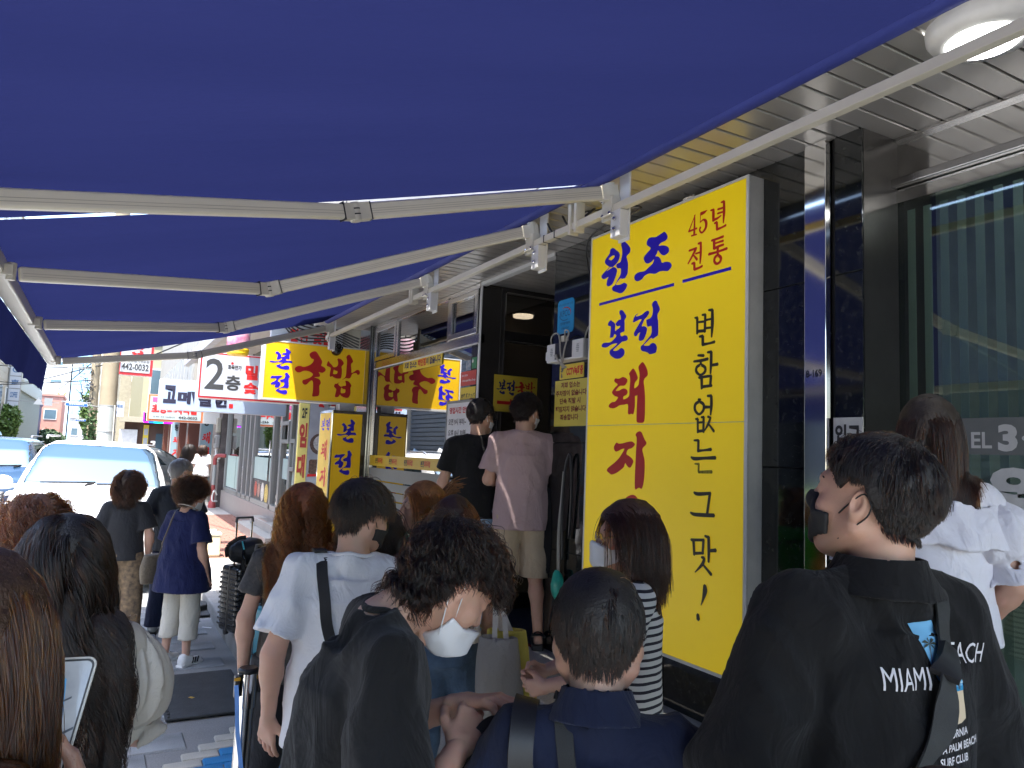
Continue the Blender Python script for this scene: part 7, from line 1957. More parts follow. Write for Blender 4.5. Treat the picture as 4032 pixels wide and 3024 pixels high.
                P = [(cap(a+V3(0, -0.035, -0.035)*kk, a+V3(0.01*sg, 0.15, -0.050)*kk, 0.046*kk, 0.038*kk), 0.0), (cap(a+V3(0, -0.03, 0.0)*kk, a+V3(0, 0.03, -0.02)*kk, 0.044*kk), 0.02)]
                lo, hi = bounds([p[0] for p in P]); F = Fld(lo, hi, 0.007*s.res)
                for p, q in P: F.add(p, q)
                F.plane(V3(0, 0, 0.022), V3(0, 0, -1))
                o = link_mesh(name, arrays_to_mesh(name, [F.mesh(0.03)], mat)); o.parent = s.t
                m = MB()
                pts = [(-0.045, -0.06), (-0.03, -0.088), (0.03, -0.088), (0.045, -0.06), (0.044, 0.05), (0.052, 0.12), (0.036, 0.185), (0.0, 0.195), (-0.036, 0.185), (-0.050, 0.12), (-0.044, 0.05)]
                m.poly([[(p[0]*kk, p[1]*kk) for p in catmull(pts, 3)]], Matrix.Translation((a[0]+0.006*sg, a[1], 0.026)), 0.024)
                q = m.build("sole", sole or mat, None, bevel=0.004); q.parent = o
        return s

    def mask(s, mat, drop=0.0, name="face_mask", straps=True, peak=0.0, strapmat=None, rear=0.020):
        A, C, E, EC = s.head_prims()
        H, q = s.H, s.hs
        lo, hi = bounds([a[0] for a in A])
        F = Fld(lo, hi+0.01, 0.0045*s.res)
        for p, kk in A: F.add(p, kk*q*1.3)
        for p, kk in C[:2]: F.cut(p, 0.02)
        if peak: F.add(cap(H(0, 0.105, -0.015+drop), H(0, 0.118, -0.075+drop), 0.012*q, 0.018*q), 0.05)
        D = np.maximum(F.D-0.0065*q, -(F.D+0.003*q))
        X, Y, Z = F.grid()
        RT = s.RH.T
        p = [X-s.hc[0], Y-s.hc[1], Z-s.hc[2]]
        lx, ly, lz = [(RT[i, 0]*p[0]+RT[i, 1]*p[1]+RT[i, 2]*p[2])/q for i in range(3)]
        topz = -0.004+drop-0.030*np.clip(np.abs(lx)/0.06, 0, 1)**1.3
        botz = -0.112+drop+0.035*np.clip(np.abs(lx)/0.06, 0, 1)**1.5
        zone = np.maximum(np.maximum(lz-topz, botz-lz), rear-ly+0.0*lx)
        D = np.maximum(D, zone*q)
        F.D = D
        o = link_mesh(name, arrays_to_mesh(name, [F.mesh(0.02)], mat)); o.parent = s.t
        if straps:
            for sg in (-1, 1):
                m = MB()
                m.tube(catmull([tuple(H(sg*0.066, 0.030, -0.030+drop)), tuple(H(sg*0.077, 0.008, -0.005+drop*0.5)), tuple(H(sg*0.083, -0.018, 0.018)), tuple(H(sg*0.082, -0.034, 0.0))], 4, False), 0.0016*q, 5)
                m.tube(catmull([tuple(H(sg*0.062, 0.026, -0.078+drop)), tuple(H(sg*0.074, -0.004, -0.048+drop*0.5)), tuple(H(sg*0.080, -0.028, -0.022)), tuple(H(sg*0.082, -0.034, 0.0))], 4, False), 0.0016*q, 5)
                st = m.build("ear_loop", strapmat or mat, None, smooth=True); st.parent = o
        return o

    def glasses(s, mat, name="glasses"):
        H, q = s.H, s.hs
        m = MB()
        for sg in (-1, 1):
            ring = [tuple(H(sg*0.033+0.026*math.cos(a), 0.108-0.10*0.026*abs(math.cos(a)), 0.002+0.021*math.sin(a))) for a in [k_*2*math.pi/20 for k_ in range(21)]]
            m.tube(ring, 0.0016*q, 6, cap=False)
            m.tube([H(sg*0.058, 0.102, 0.008), H(sg*0.073, 0.085, 0.010), H(sg*0.082, 0.0, 0.012), H(sg*0.083, -0.028, 0.0)], 0.0017*q, 6)
        m.tube([H(-0.008, 0.109, 0.004), H(0, 0.112, 0.008), H(0.008, 0.109, 0.004)], 0.0016*q, 6)
        o = m.build(name, mat, None, smooth=True); o.parent = s.t
        for sg in (-1, 1):
            l = MB(); l.add([tuple(H(sg*0.033+0.025*math.cos(a), 0.1075, 0.002+0.020*math.sin(a))) for a in [k_*2*math.pi/16 for k_ in range(16)]], [tuple(range(16))])
            g = l.build("lens", glass_mat("clear_lens", (0.95, 0.95, 0.95), 0.06), None); g.parent = o
        return o

    def cols(s, extra=0.0):
        """colliders for hair"""
        kk = s.k
        c = [('e', s.H(0, -0.012, 0.033), (SR+0.004)*s.hs, s.RH), ('e', s.H(0, 0.030, -0.03), V3(0.064, 0.070, 0.088)*s.hs, s.RH),
             ('c', s.neck0, s.hc+s.RH@V3(0, -0.028, -0.03), 0.060*kk),
             ('c', s.sh[0], s.sh[1], 0.080*kk+extra), ('e', s.chest, V3(0.165, 0.128, 0.21)*kk*(0.75+0.25*s.b)+extra, s.R),
             ('c', s.neck0, s.sh[0]*0.8+s.neck0*0.2, 0.068*kk+extra), ('c', s.neck0, s.sh[1]*0.8+s.neck0*0.2, 0.068*kk+extra)]
        for i in (0, 1): c.append(('c', s.sh[i], s.el[i], 0.072*kk+extra))
        return c

    def hair(s, mat, capcol, n=5000, length=0.06, lvar=0.3, style='short', thick=0.016, r=0.0007, steps=9, grav=0.25, wave=0.0, wfreq=60.0, clump=0.3, nclump=160,
             part=None, low=0.0, fringe=True, seed=1, lift=0.25, swirl=0.0, capnoise=0.004, mess=0.12, side_short=1.0, part_x=0.0, back=0.35, wind=None, capdown=0.0, tuck=None, front=1.0, frontlift=0.0, ears=True, cex=0.0, frontcut=None):
        HLf = hairline_s if (style == 'short' and ears) else hairline
        g = np.random.default_rng(seed)
        q = s.hs; RH = s.RH
        # cap under the strands
        lo, hi = bounds([ell(s.H(*SC), (SR+thick+0.01)*q, RH)])
        F = Fld(lo, hi, 0.006*s.res)
        F.add(ell(s.H(*SC), (SR+thick*0.75)*q, RH))
        X, Y, Z = F.grid()
        p = [X-s.hc[0], Y-s.hc[1], Z-s.hc[2]]
        lx, ly, lz = [(RH[0, i]*p[0]+RH[1, i]*p[1]+RH[2, i]*p[2])/q for i in range(3)]
        zone = (HLf(ly, low+capdown)-lz)*q*0.8
        F.D = smax(F.D, zone, 0.012)
        F.ripple(lambda a, b, c: capnoise*(vnoise(a*40+seed, b*40, c*40)-0.5)*2)
        cm = M("scalp_"+capcol[0], capcol[1], 0.55, 0, 0.4, 60, 0.4, 200)
        capo = link_mesh("hair", arrays_to_mesh("hair", [F.mesh(0.05)], cm)); capo.parent = s.t
        # roots on the scalp
        d = g.normal(size=(n*3, 3)); d /= np.linalg.norm(d, axis=1)[:, None]
        pt = SC+d*(SR+thick*0.55)
        ok = (pt[:, 2] > HLf(pt[:, 1], low)+0.002)
        if frontcut is not None: ok &= (pt[:, 1] < frontcut) | (pt[:, 2] > 0.075)
        if tuck is not None: pass
        pt = pt[ok][:n]; n = len(pt)
        nrm = (pt-SC)/SR**2; nrm /= np.linalg.norm(nrm, axis=1)[:, None]
        L = length*(1+lvar*g.uniform(-1, 1, n))
        if style == 'short':
            whorl = V3(0.01, -0.065, 0.105)
            flow = pt-whorl; flow = flow-nrm*np.sum(flow*nrm, 1)[:, None]
            flow /= (np.linalg.norm(flow, axis=1)[:, None]+1e-6)
            tw = np.cross(nrm, flow)
            flow = flow+swirl*tw
            # shorter at the sides and nape
            f_ = np.clip((pt[:, 2]-0.0)/0.07, 0, 1)
            L = L*(1-side_short*(1-f_)*0.75)
            if ears: L = L*(1-0.8*np.clip((np.abs(pt[:, 0])-0.045)/0.02, 0, 1)*np.clip((0.075-pt[:, 2])/0.03, 0, 1)*np.clip((pt[:, 1]+0.06)/0.03, 0, 1))
            ff = np.clip((pt[:, 1]-0.02)/0.05, 0, 1)
            L = L*(1-(1-front)*ff)
            if frontlift: flow = flow*(1-0.9*ff[:, None]*min(1, frontlift))+np.stack([0.3*np.ones(n), -0.2*np.ones(n), 0.9*np.ones(n)], 1)*ff[:, None]*frontlift
        elif style == 'long':
            sgn = np.where(pt[:, 0] > part_x, 1, -1)
            flow = np.stack([sgn*0.8*np.clip(pt[:, 2]/0.06, 0, 1), -back*np.ones(n)*(0.4+np.clip(pt[:, 1]*6, -0.5, 1.2)), -0.9*np.ones(n)], 1)
            flow = flow-nrm*np.sum(flow*nrm, 1)[:, None]; flow /= (np.linalg.norm(flow, axis=1)[:, None]+1e-6)
        else:                                  # 'back' : combed straight back and down
            flow = np.stack([0.15*np.sign(pt[:, 0]), -np.ones(n), -0.35*np.ones(n)], 1)
            flow = flow-nrm*np.sum(flow*nrm, 1)[:, None]; flow /= (np.linalg.norm(flow, axis=1)[:, None]+1e-6)
        flow = flow + g.normal(size=(n, 3))*mess
        dirv = flow+nrm*lift*g.uniform(0.5, 1.3, n)[:, None]
        dirv /= np.linalg.norm(dirv, axis=1)[:, None]
        P = s.hc+(pt*q)@RH.T
        D = dirv@RH.T
        cols = s.cols(cex)
        if style != 'short': cols.insert(2, ('e', s.H(0, 0.072, -0.045), V3(0.075, 0.075, 0.110)*s.hs, s.RH))
        out = [P.copy()]
        ds = (L/steps)[:, None]*q
        G = V3(0, 0, -1.0)
        if wind is not None: G = G+np.asarray(wind, float)
        for k_ in range(steps):
            D = D*(1-grav)+G*grav+g.normal(size=(n, 3))*mess*0.25
            D /= np.linalg.norm(D, axis=1)[:, None]
            P2 = P+D*ds
            P2 = collide(P2, cols)
            D = 0.6*D+0.4*(P2-P)/(ds+1e-9); D /= (np.linalg.norm(D, axis=1)[:, None]+1e-9)
            P = P2
            out.append(P.copy())
        S = np.stack(out, 1)
        # clumps
        if clump > 0 and nclump:
            ci = g.choice(n, min(nclump, n), replace=False)
            roots = S[:, 0]; lab = np.argmin(((roots[:, None]-roots[ci][None])**2).sum(2), 1) if n*len(ci) < 4e6 else np.concatenate([np.argmin(((roots[a:a+2000, None]-roots[ci][None])**2).sum(2), 1) for a in range(0, n, 2000)])
            w = (np.linspace(0, 1, steps+1)**1.2*clump)[None, :, None]*g.uniform(0.4, 1.2, n)[:, None, None]
            tgt = S[ci[lab]]
            off = (S[:, :1]-tgt[:, :1])*0.4
            S = S*(1-w)+(tgt+off)*w
        else:
            lab = np.arange(n)
        if wave > 0:
            nl = lab.max()+1
            ph = g.uniform(0, 6.28, nl)[lab]+g.normal(size=n)*0.5
            fr_ = wfreq*g.uniform(0.8, 1.25, nl)[lab]
            tt = np.linspace(0, 1, steps+1)
            arc = tt[None, :]*L[:, None]
            T = np.gradient(S, axis=1); T /= (np.linalg.norm(T, axis=2)[:, :, None]+1e-9)
            ref = g.normal(size=(nl, 3))[lab]
            U = np.cross(T, ref[:, None, :]); U /= (np.linalg.norm(U, axis=2)[:, :, None]+1e-9)
            W = np.cross(T, U)
            amp = wave*np.clip(arc/0.05, 0, 1)
            S = S+(U*np.sin(arc*fr_[:, None]+ph[:, None])[:, :, None]+W*np.cos(arc*fr_[:, None]+ph[:, None])[:, :, None])*amp[:, :, None]
            sh_ = S.shape
            S = collide(S.reshape(-1, 3), cols[:2]).reshape(sh_)
        o = strands_obj("hair_strands", S, r, r*0.45, mat, capo)
        return capo

    def strap(s, pts, width, thick, mat, name="strap", target=None, off=0.006, n=6, up=None, project=True):
        """flat band laid on a garment along points (local)"""
        P = np.array(catmull(pts, n, False))
        N = np.zeros_like(P)
        if project:
            tg = target or s.tops
            me = tg.data
            bvh = BVHTree.FromPolygons([v.co for v in me.vertices], [p.vertices for p in me.polygons])
            for i, p in enumerate(P):
                c, nn, _, _ = bvh.find_nearest(Vector(p))
                nn = np.array(nn); cc = np.array(c)
                hgt = np.clip((cc[2]-s.pel[2])/(s.chest[2]-s.pel[2]+1e-6), 0, 1)
                if nn@(cc-(s.pel*(1-hgt)+s.chest*hgt)) < 0: nn = -nn
                N[i] = nn; P[i] = cc+nn*off
            for _ in range(3):
                P[1:-1] = (P[:-2]+2*P[1:-1]+P[2:])/4; N[1:-1] = (N[:-2]+2*N[1:-1]+N[2:])/4
        else:
            N[:] = np.asarray(up if up is not None else (0, -1, 0), float)
        T = np.gradient(P, axis=0); T /= (np.linalg.norm(T, axis=1)[:, None]+1e-9)
        S_ = np.cross(T, N); S_ /= (np.linalg.norm(S_, axis=1)[:, None]+1e-9)
        N = np.cross(S_, T)
        m = MB()
        for i in range(len(P)):
            for a, b in ((-1, -1), (1, -1), (1, 1), (-1, 1)):
                m.v.append(tuple(P[i]+S_[i]*a*width/2+N[i]*b*thick/2))
        for i in range(len(P)-1):
            for c in range(4):
                c2 = (c+1) % 4
                m.f.append((i*4+c, i*4+c2, i*4+4+c2, i*4+4+c))
        m.f.append((0, 1, 2, 3)); e_ = (len(P)-1)*4; m.f.append((e_+3, e_+2, e_+1, e_))
        o = m.build(name, mat, None, smooth='auto'); o.parent = s.t
        return o

    def print_on(s, mb, mtx, mat, name="print", off=0.002, target=None, maxlen=0.012):
        """press a flat drawing (mesh builder in frame mtx, facing +z of the frame) on to the garment"""
        bm = bmesh.new()
        vs = [bm.verts.new(v) for v in mb.v]
        for f in mb.f:
            try: bm.faces.new([vs[i] for i in f])
            except ValueError: pass
        for _ in range(4):
            lg = [e for e in bm.edges if e.calc_length() > maxlen]
            if not lg: break
            bmesh.ops.subdivide_edges(bm, edges=lg, cuts=1, use_grid_fill=False)
            bmesh.ops.triangulate(bm, faces=bm.faces[:])
        me0 = (target or s.tops).data
        bvh = BVHTree.FromPolygons([v.co for v in me0.vertices], [p.vertices for p in me0.polygons])
        z = Vector((mtx[0][2], mtx[1][2], mtx[2][2])).normalized()
        for v in bm.verts:
            hit = bvh.ray_cast(v.co+z*0.3, -z)
            if hit[0] is not None: v.co = hit[0]+z*off
        me = bpy.data.meshes.new(name); bm.to_mesh(me); bm.free()
        me.materials.append(mat)
        o = link_mesh(name, me, None, smooth=True); o.parent = s.t
        return o

HB = hair_mat("hair_black", 0.95, 0.3)
HD = hair_mat("hair_dark_brown", 0.80, 0.75)
HM = hair_mat("hair_brown", 0.62, 0.9)
HR = hair_mat("hair_auburn", 0.56, 1.1)
HO = hair_mat("hair_orange_brown", 0.50, 0.95)
HG = hair_mat("hair_grey", 0.30, 0.15, grey=(0.16, 0.155, 0.155))
cB = ("black", (0.012, 0.010, 0.009)); cD = ("dark", (0.022, 0.013, 0.010)); cM = ("brown", (0.06, 0.032, 0.02)); cR = ("auburn", (0.16, 0.05, 0.02)); cO = ("orange", (0.18, 0.075, 0.025)); cG = ("grey", (0.16, 0.155, 0.15))
def fabric_cloth(name, col, var=0.08, bump=0.25, bscale=900, rough=0.85, vscale=3):
    if name in MATS: return MATS[name]
    m = M(name, col, rough, 0, var, vscale, bump, bscale, spec=0.25, sheen=0.10)
    nt = m.node_tree; N, L = nt.nodes, nt.links
    b = N["Principled BSDF"]
    fine = b.inputs["Normal"].links[0].from_node
    tc = next(n for n in N if n.type == 'TEX_COORD')
    mp = N.new("ShaderNodeMapping"); mp.inputs["Scale"].default_value = (1.0, 1.0, 0.55)
    L.new(tc.outputs["Object"], mp.inputs[0])
    wr = N.new("ShaderNodeTexNoise"); wr.inputs["Scale"].default_value = 11; wr.inputs["Detail"].default_value = 3; wr.inputs["Distortion"].default_value = 1.6
    L.new(mp.outputs[0], wr.inputs["Vector"])
    b2 = N.new("ShaderNodeBump"); b2.inputs["Strength"].default_value = 0.55; b2.inputs["Distance"].default_value = 0.022
    L.new(wr.outputs[0], b2.inputs["Height"]); L.new(fine.outputs[0], b2.inputs["Normal"]); L.new(b2.outputs[0], b.inputs["Normal"])
    return m
# ------------------------------------------------------------------ the crowd
tshirt_w = fabric_cloth("cotton_white", (0.74, 0.74, 0.76), 0.03)
tshirt_k = fabric_cloth("cotton_black", (0.0075, 0.0075, 0.008), 0.15)
mauve = fabric_cloth("cotton_mauve", (0.42, 0.30, 0.30), 0.05)
char = fabric_cloth("cotton_charcoal", (0.028, 0.028, 0.031), 0.12)
navyc = fabric_cloth("cotton_navy", (0.010, 0.015, 0.040), 0.12)
denim = fabric_cloth("denim_blue", (0.10, 0.16, 0.24), 0.35, 0.4, 500, 0.85, 9)
ldenim = fabric_cloth("denim_light", (0.24, 0.36, 0.50), 0.30, 0.4, 500, 0.85, 9)
beige = fabric_cloth("cotton_beige", (0.46, 0.36, 0.25), 0.05)
blackc = fabric_cloth("cotton_dark", (0.006, 0.006, 0.0065), 0.1)
creamc = fabric_cloth("linen_cream", (0.60, 0.56, 0.48), 0.05)
webbing = M("black_webbing", (0.012, 0.012, 0.013), 0.6, 0, 0.2, 8, 0.4, 700)
mask_w = M("mask_white", (0.76, 0.76, 0.77), 0.8, 0, 0.02)
mask_k = M("mask_black", (0.02, 0.02, 0.021), 0.75)
leatherk = M("black_leather", (0.010, 0.010, 0.011), 0.5, 0, 0.2, 30, 0.05, 150)

# man in mauve T-shirt at the door
p = Person("man in mauve T-shirt and beige shorts with black tote bag at the door", (2.70, 4.70, 0.5), 26, 1.79, 1.0, head=(38, 6, 4), stance=0.02, headscale=1.0,
           arms=dict(L=((-0.235, 0.03, 1.12), (-0.12, 0.27, 1.10)), R=((0.25, 0.0, 1.12), (0.14, 0.24, 1.06))))
p.skin(hb=0.010); p.tee(mauve, 0.72, 0.030, 0.79, 0.016, 0.012, 1.3, flare=0.012, h=0.008); p.collar_ring(mauve, 0.012, 0.007)
p.pants(beige, 0.47, 0.018, 0.03, 0.008, 2.0, "shorts", 0.009, top=0.93); p.shoes(blackc, M("sandal_sole", (0.02, 0.02, 0.02), 0.7), sandal=True)
p.mask(mask_w); p.glasses(M("thin_black_frame", (0.02, 0.02, 0.02), 0.3))
p.hair(HB, cB, 5200, 0.070, 0.3, 'short', 0.022, 0.0009, 9, 0.22, wave=0.004, wfreq=110, mess=0.30, seed=3, side_short=0.75, lift=0.35)
b = thing("tote_bag", "black tote bag with small white letter hanging from the mauve-shirted man's shoulder", "bag", (2.93, 4.55, 1.2))
F = Fld((2.72, 4.37, 0.98), (3.12, 4.77, 1.72), 0.008)
F.add(loft([((2.915, 4.53, 1.63), 0.10, 0.030), ((2.92, 4.53, 1.50), 0.135, 0.05), ((2.925, 4.53, 1.25), 0.15, 0.065), ((2.925, 4.53, 1.06), 0.145, 0.055), ((2.925, 4.53, 1.02), 0.14, 0.05)], (0.80, -0.6, 0)))
F.ripple(lambda X, Y, Z: 0.012*(vnoise(X*14, Y*14, Z*5)-0.5))
link_mesh("pouch", arrays_to_mesh("pouch", [F.mesh(0.05)], fabric_cloth("canvas_black", (0.010, 0.010, 0.011), 0.2)), b)
m = MB()
P0 = catmull([(2.88, 4.58, 1.60), (2.87, 4.56, 1.80), (2.855, 4.555, 1.93), (2.86, 4.60, 1.965), (2.875, 4.68, 1.90), (2.89, 4.68, 1.75), (2.91, 4.62, 1.60)], 5, False)
for i in range(len(P0)-1): m.bar(P0[i], P0[i+1]+(P0[i+1]-P0[i])*0.1, 0.052, 0.006, (-0.6, -0.8, 0.2))
m.build("strap", webbing, b)
tx = MB(); put_text(tx, "K", frame((2.845, 4.455, 1.13), (0.80, -0.6, 0), (0, 0, 1)), 0.06, 0.088, 0, 0.034, 0.03); tx.build("lettering", halo, b)

# man in black T-shirt beside him
p = Person("man in black T-shirt and faded jeans facing the door beside the mauve shirt", (2.49, 5.02, 0.5), 30, 1.75, 1.02, head=(34, 8, 0), arms=dict(L=((-0.25, 0.0, 1.10), (-0.19, 0.22, 1.0)), R=((0.235, 0.06, 1.12), (0.10, 0.27, 1.14))))
p.skin(hb=0.010); p.tee(tshirt_k, 0.66, 0.026, 0.86, 0.014, 0.008, 4.1, h=0.008); p.collar_ring(tshirt_k, 0.012, 0.006)
p.pants(ldenim, 0.07, 0.014, 0.014, 0.010, 5.0, "jeans", 0.010, top=0.98); p.shoes(whitep)
p.mask(mask_w); p.glasses(MATS["thin_black_frame"])
p.hair(HB, cB, 5000, 0.065, 0.3, 'short', 0.018, 0.0009, 9, 0.30, mess=0.22, seed=5, side_short=0.9)

# woman with long auburn curls
p = Person("woman with long curly auburn hair in a dark sparkly top", (0.84, 3.46, 0.0), 20, 1.66, 1.0, fem=True, head=(-6, 4, 0))
p.skin(hb=0.011); p.tee(M("sparkle_top", (0.035, 0.03, 0.028), 0.5, 0.2, 0.5, 60, 0.3, 300), 0.55, 0.02, 0.85, 0.02, 0.006, 7.0); p.pants(char, 0.07, 0.014, 0.0, top=0.96); p.shoes(blackf)
p.hair(HR, cR, 9000, 0.42, 0.18, 'long', 0.020, 0.00085, 26, 0.20, wave=0.0085, wfreq=95, clump=0.65, nclump=420, mess=0.08, seed=8, lift=0.04, back=1.3)

# person in black with dark hair beyond
p = Person("person in black clothes with dark hair glimpsed beyond the white T-shirt", (1.19, 3.55, 0.0), 10, 1.55, 1.0, fem=True, head=(-20, 5, 0), res=1.4)
p.skin(face=False); p.tee(blackc, 0.6, 0.025, 0.8, 0.012); p.pants(blackc, 0.08, top=0.96)
p.hair(HB, cB, 4500, 0.26, 0.2, 'long', 0.024, 0.0010, 14, 0.14, wave=0.003, wfreq=40, clump=0.5, seed=9)

# man in white T-shirt with crossbody strap
p = Person("man in white T-shirt with black crossbody strap and black face mask", (0.86, 2.80, 0.0), 20, 1.715, 1.03, head=(52, 10, 3), side=2,
           arms=dict(L=((-0.245, -0.07, 1.10), (-0.255, -0.01, 0.86), dict(curl=0.22, palm=(0.5, 0.8, 0), thumb=(0.6, 0.5, 0))), R=((0.25, 0.0, 1.12), (0.2, 0.2, 0.98))))
p.skin(hb=0.009, hh=0.0036, hd=0.0032); p.tee(tshirt_w, 0.74, 0.032, 0.76, 0.014, 0.014, 2.2, flare=0.012, h=0.0072); p.collar_ring(tshirt_w, 0.012, 0.007)
p.pants(blackc, 0.07, 0.016, 0.02, top=0.90); p.shoes(whitep)
p.mask(mask_k, strapmat=mask_k)
p.hair(HB, cB, 6500, 0.085, 0.35, 'short', 0.020, 0.00085, 11, 0.26, mess=0.26, seed=13, side_short=0.85, lift=0.42, swirl=0.5)
p.strap([p.sh[0]*0.72+p.neck0*0.28+V3(0, 0.06, 0.05), p.sh[0]*0.62+p.neck0*0.38+V3(0, -0.02, 0.07), p.up((-0.095, -0.16, 1.33)), p.up((-0.05, -0.17, 1.20)), p.up((0.0, -0.17, 1.06)), p.up((0.08, -0.16, 0.95)), p.up((0.17, -0.08, 0.90))], 0.040, 0.004, webbing, "crossbody_strap", n=5)
p.strap([p.sh[0]*0.72+p.neck0*0.28+V3(0, 0.02, 0.06), p.sh[0]*0.64+p.neck0*0.36+V3(0, -0.03, 0.06)], 0.046, 0.010, webbing, "strap_buckle", n=4, off=0.008)

# bending man in black T-shirt
p = Person("man in black T-shirt bending over his hands with white mask under the chin", (0.50, 1.68, 0.0), 103, 1.76, 1.05, lean=12, neckfwd=26, head=(-12, 30, -4), hunch=0.025,
           arms=dict(R=((0.305, 0.10, 1.08), (0.085, 0.265, 1.175), dict(curl=0.75, dir=(-0.55, 0.45, 0.45), palm=(-0.5, -0.2, -0.8), thumb=(0.0, 0.4, 0.8))), L=((-0.25, 0.12, 1.10), (-0.04, 0.30, 1.225), dict(curl=0.55, dir=(0.55, 0.6, 0.25), palm=(0.2, 0.1, -0.9), thumb=(-0.3, 0.6, 0.4)))))
p.skin(hb=0.008, hh=0.003, hd=0.0028); p.tee(tshirt_k, 0.86, 0.030, 0.82, 0.030, 0.016, 6.2, h=0.0068, cutlow=0.012); p.collar_ring(tshirt_k, 0.028, 0.008)
p.pants(fabric_cloth("cotton_grey", (0.16, 0.16, 0.16)), 0.07, 0.016, 0.01, top=0.92); p.shoes(whitep)
p.mask(mask_w, drop=-0.028, peak=0.6)
p.hair(HB, cB, 9000, 0.085, 0.35, 'short', 0.028, 0.00075, 13, 0.14, wave=0.0060, wfreq=120, clump=0.6, nclump=330, mess=0.28, seed=21, side_short=0.25, lift=0.45, low=0.008, front=0.75)
# the strap loop he holds
m = p.strap([(0.07, 0.29, 1.00), (0.07, 0.30, 1.12), (0.07, 0.325, 1.215), (0.075, 0.365, 1.24), (0.08, 0.40, 1.17), (0.08, 0.415, 1.02), (0.08, 0.42, 0.8), (0.08, 0.42, 0.6)], 0.040, 0.006, webbing, "held_strap", project=False, up=(0.9, -0.3, 0.2), n=7)

# woman with orange-brown hair in green
p = Person("woman with orange brown clipped-up hair and green off-shoulder top in profile", (1.47, 3.55, 0.15), -46, 1.51, 1.0, fem=True, head=(-36, 2, 0))
p.skin(hb=0.009, hh=0.0036); p.tee(fabric_cloth("green_cotton", (0.02, 0.34, 0.11), 0.06), 0.5, 0.02, 0.85, 0.03, 0.008, 9.0, boat=0.06, h=0.008, cutlow=0.03)
p.pants(denim, 0.1, top=0.98)
p.cloth("wide_collar", [loft([(p.neck0+V3(0, 0, 0.045), 0.135, 0.10), (p.neck0+V3(0, 0, -0.01), 0.165, 0.125), (p.neck0+V3(0, 0, -0.05), 0.185, 0.14)])], MATS["green_cotton"], cuts=[etube(p.neck0+V3(0, 0, -0.04), p.neck0+V3(0, 0, 0.1), 0.14, 0.105, 0.128, 0.093)], ripple=p.folds(0.006, 0.6, 2))
p.hair(HO, cO, 6500, 0.20, 0.12, 'long', 0.018, 0.0008, 12, 0.20, clump=0.35, nclump=200, mess=0.05, seed=23, lift=0.03, back=2.4, frontcut=0.045)
cl = MB()
for k in range(44):
    a = RNG.uniform(-0.9, 0.9); q = RNG.uniform(0.05, 0.11)
    c0 = p.H(0.0+RNG.uniform(-.03, .03), -0.112, 0.055+RNG.uniform(-.03, .03))
    cl.tube(catmull([tuple(c0), tuple(c0+p.RH@V3(a*0.02, -q*0.5, q*0.5)), tuple(c0+p.RH@V3(a*0.07, -q*1.0, q*(0.35+0.4*abs(a))))], 3, False), [0.005, 0.0045, 0.004, 0.0035, 0.003, 0.0025, 0.001], 5)
o = cl.build("hair_twist", MATS["scalp_orange"], None, smooth=True); o.parent = p.t
o = MB().tube([tuple(p.H(0.02, -0.115, 0.02)), tuple(p.H(0.02, -0.118, 0.075))], 0.006, 6).build("hair_clip", cream, None); o.parent = p.t
o = MB().ball(tuple(p.H(-0.082, -0.012, -0.036)), 0.0055, 6).build("earring", M("pearl", (0.75, 0.72, 0.68), 0.15), None, smooth=True); o.parent = p.t

# woman with long maroon hair, crop top, jeans
p = Person("woman with long dark maroon hair in white crop top and jeans", (1.46, 3.16, 0.15), 24, 1.46, 1.0, fem=True, head=(-4, 4, 0), arms=dict(R=((0.22, 0.0, 1.12), (0.21, 0.20, 1.0))))
p.skin(hb=0.009); p.tee(tshirt_w, 0.5, 0.022, 1.00, 0.02, 0.007, 3.0, h=0.008); p.pants(denim, 0.08, 0.014, 0.01, top=1.04)
p.hair(hair_mat("hair_maroon", 0.74, 1.0), ("maroon", (0.03, 0.012, 0.011)), 7500, 0.46, 0.15, 'long', 0.018, 0.0008, 18, 0.22, clump=0.4, nclump=220, mess=0.05, seed=27, lift=0.04, back=1.0)
b = thing("canvas_tote", "grey and yellow canvas tote bag with long handles held beside the white crop top", "bag", (1.57, 2.83, 0.9))
ycan = fabric_cloth("canvas_yellow", (0.62, 0.52, 0.10), 0.08); gcan = fabric_cloth("canvas_grey", (0.36, 0.34, 0.30), 0.06)
def bagpart(nm, secs, mat, xa):
    lo, hi = bounds([loft(secs, xa)]); F = Fld(lo, hi, 0.007); F.add(loft(secs, xa)); F.ripple(lambda X, Y, Z: 0.012*(vnoise(X*13, Y*13, Z*5)-0.5))
    F.cut(etube(np.array(secs[0][0])+V3(0, 0, 0.02), np.array(secs[0][0])+V3(0, 0, -0.05), secs[0][1]*0.85, secs[0][2]*0.8, secs[0][1]*0.8, secs[0][2]*0.7, xa))
    return link_mesh(nm, arrays_to_mesh(nm, [F.mesh(0.03)], mat), b)
bagpart("pouch", [((1.545, 2.84, 1.08), 0.085, 0.035), ((1.55, 2.84, 0.95), 0.10, 0.05), ((1.56, 2.84, 0.75), 0.11, 0.055), ((1.56, 2.84, 0.66), 0.10, 0.045)], gcan, (0.75, -0.65, 0))
bagpart("inner_pouch", [((1.60, 2.87, 1.10), 0.085, 0.035), ((1.61, 2.87, 0.95), 0.095, 0.04), ((1.62, 2.86, 0.75), 0.10, 0.04), ((1.62, 2.86, 0.70), 0.09, 0.035)], ycan, (0.75, -0.65, 0))
bagpart("side_pocket", [((1.665, 2.80, 0.95), 0.055, 0.03), ((1.665, 2.80, 0.85), 0.05, 0.03), ((1.66, 2.80, 0.72), 0.05, 0.025)], ycan, (0.75, -0.65, 0))
m = MB()
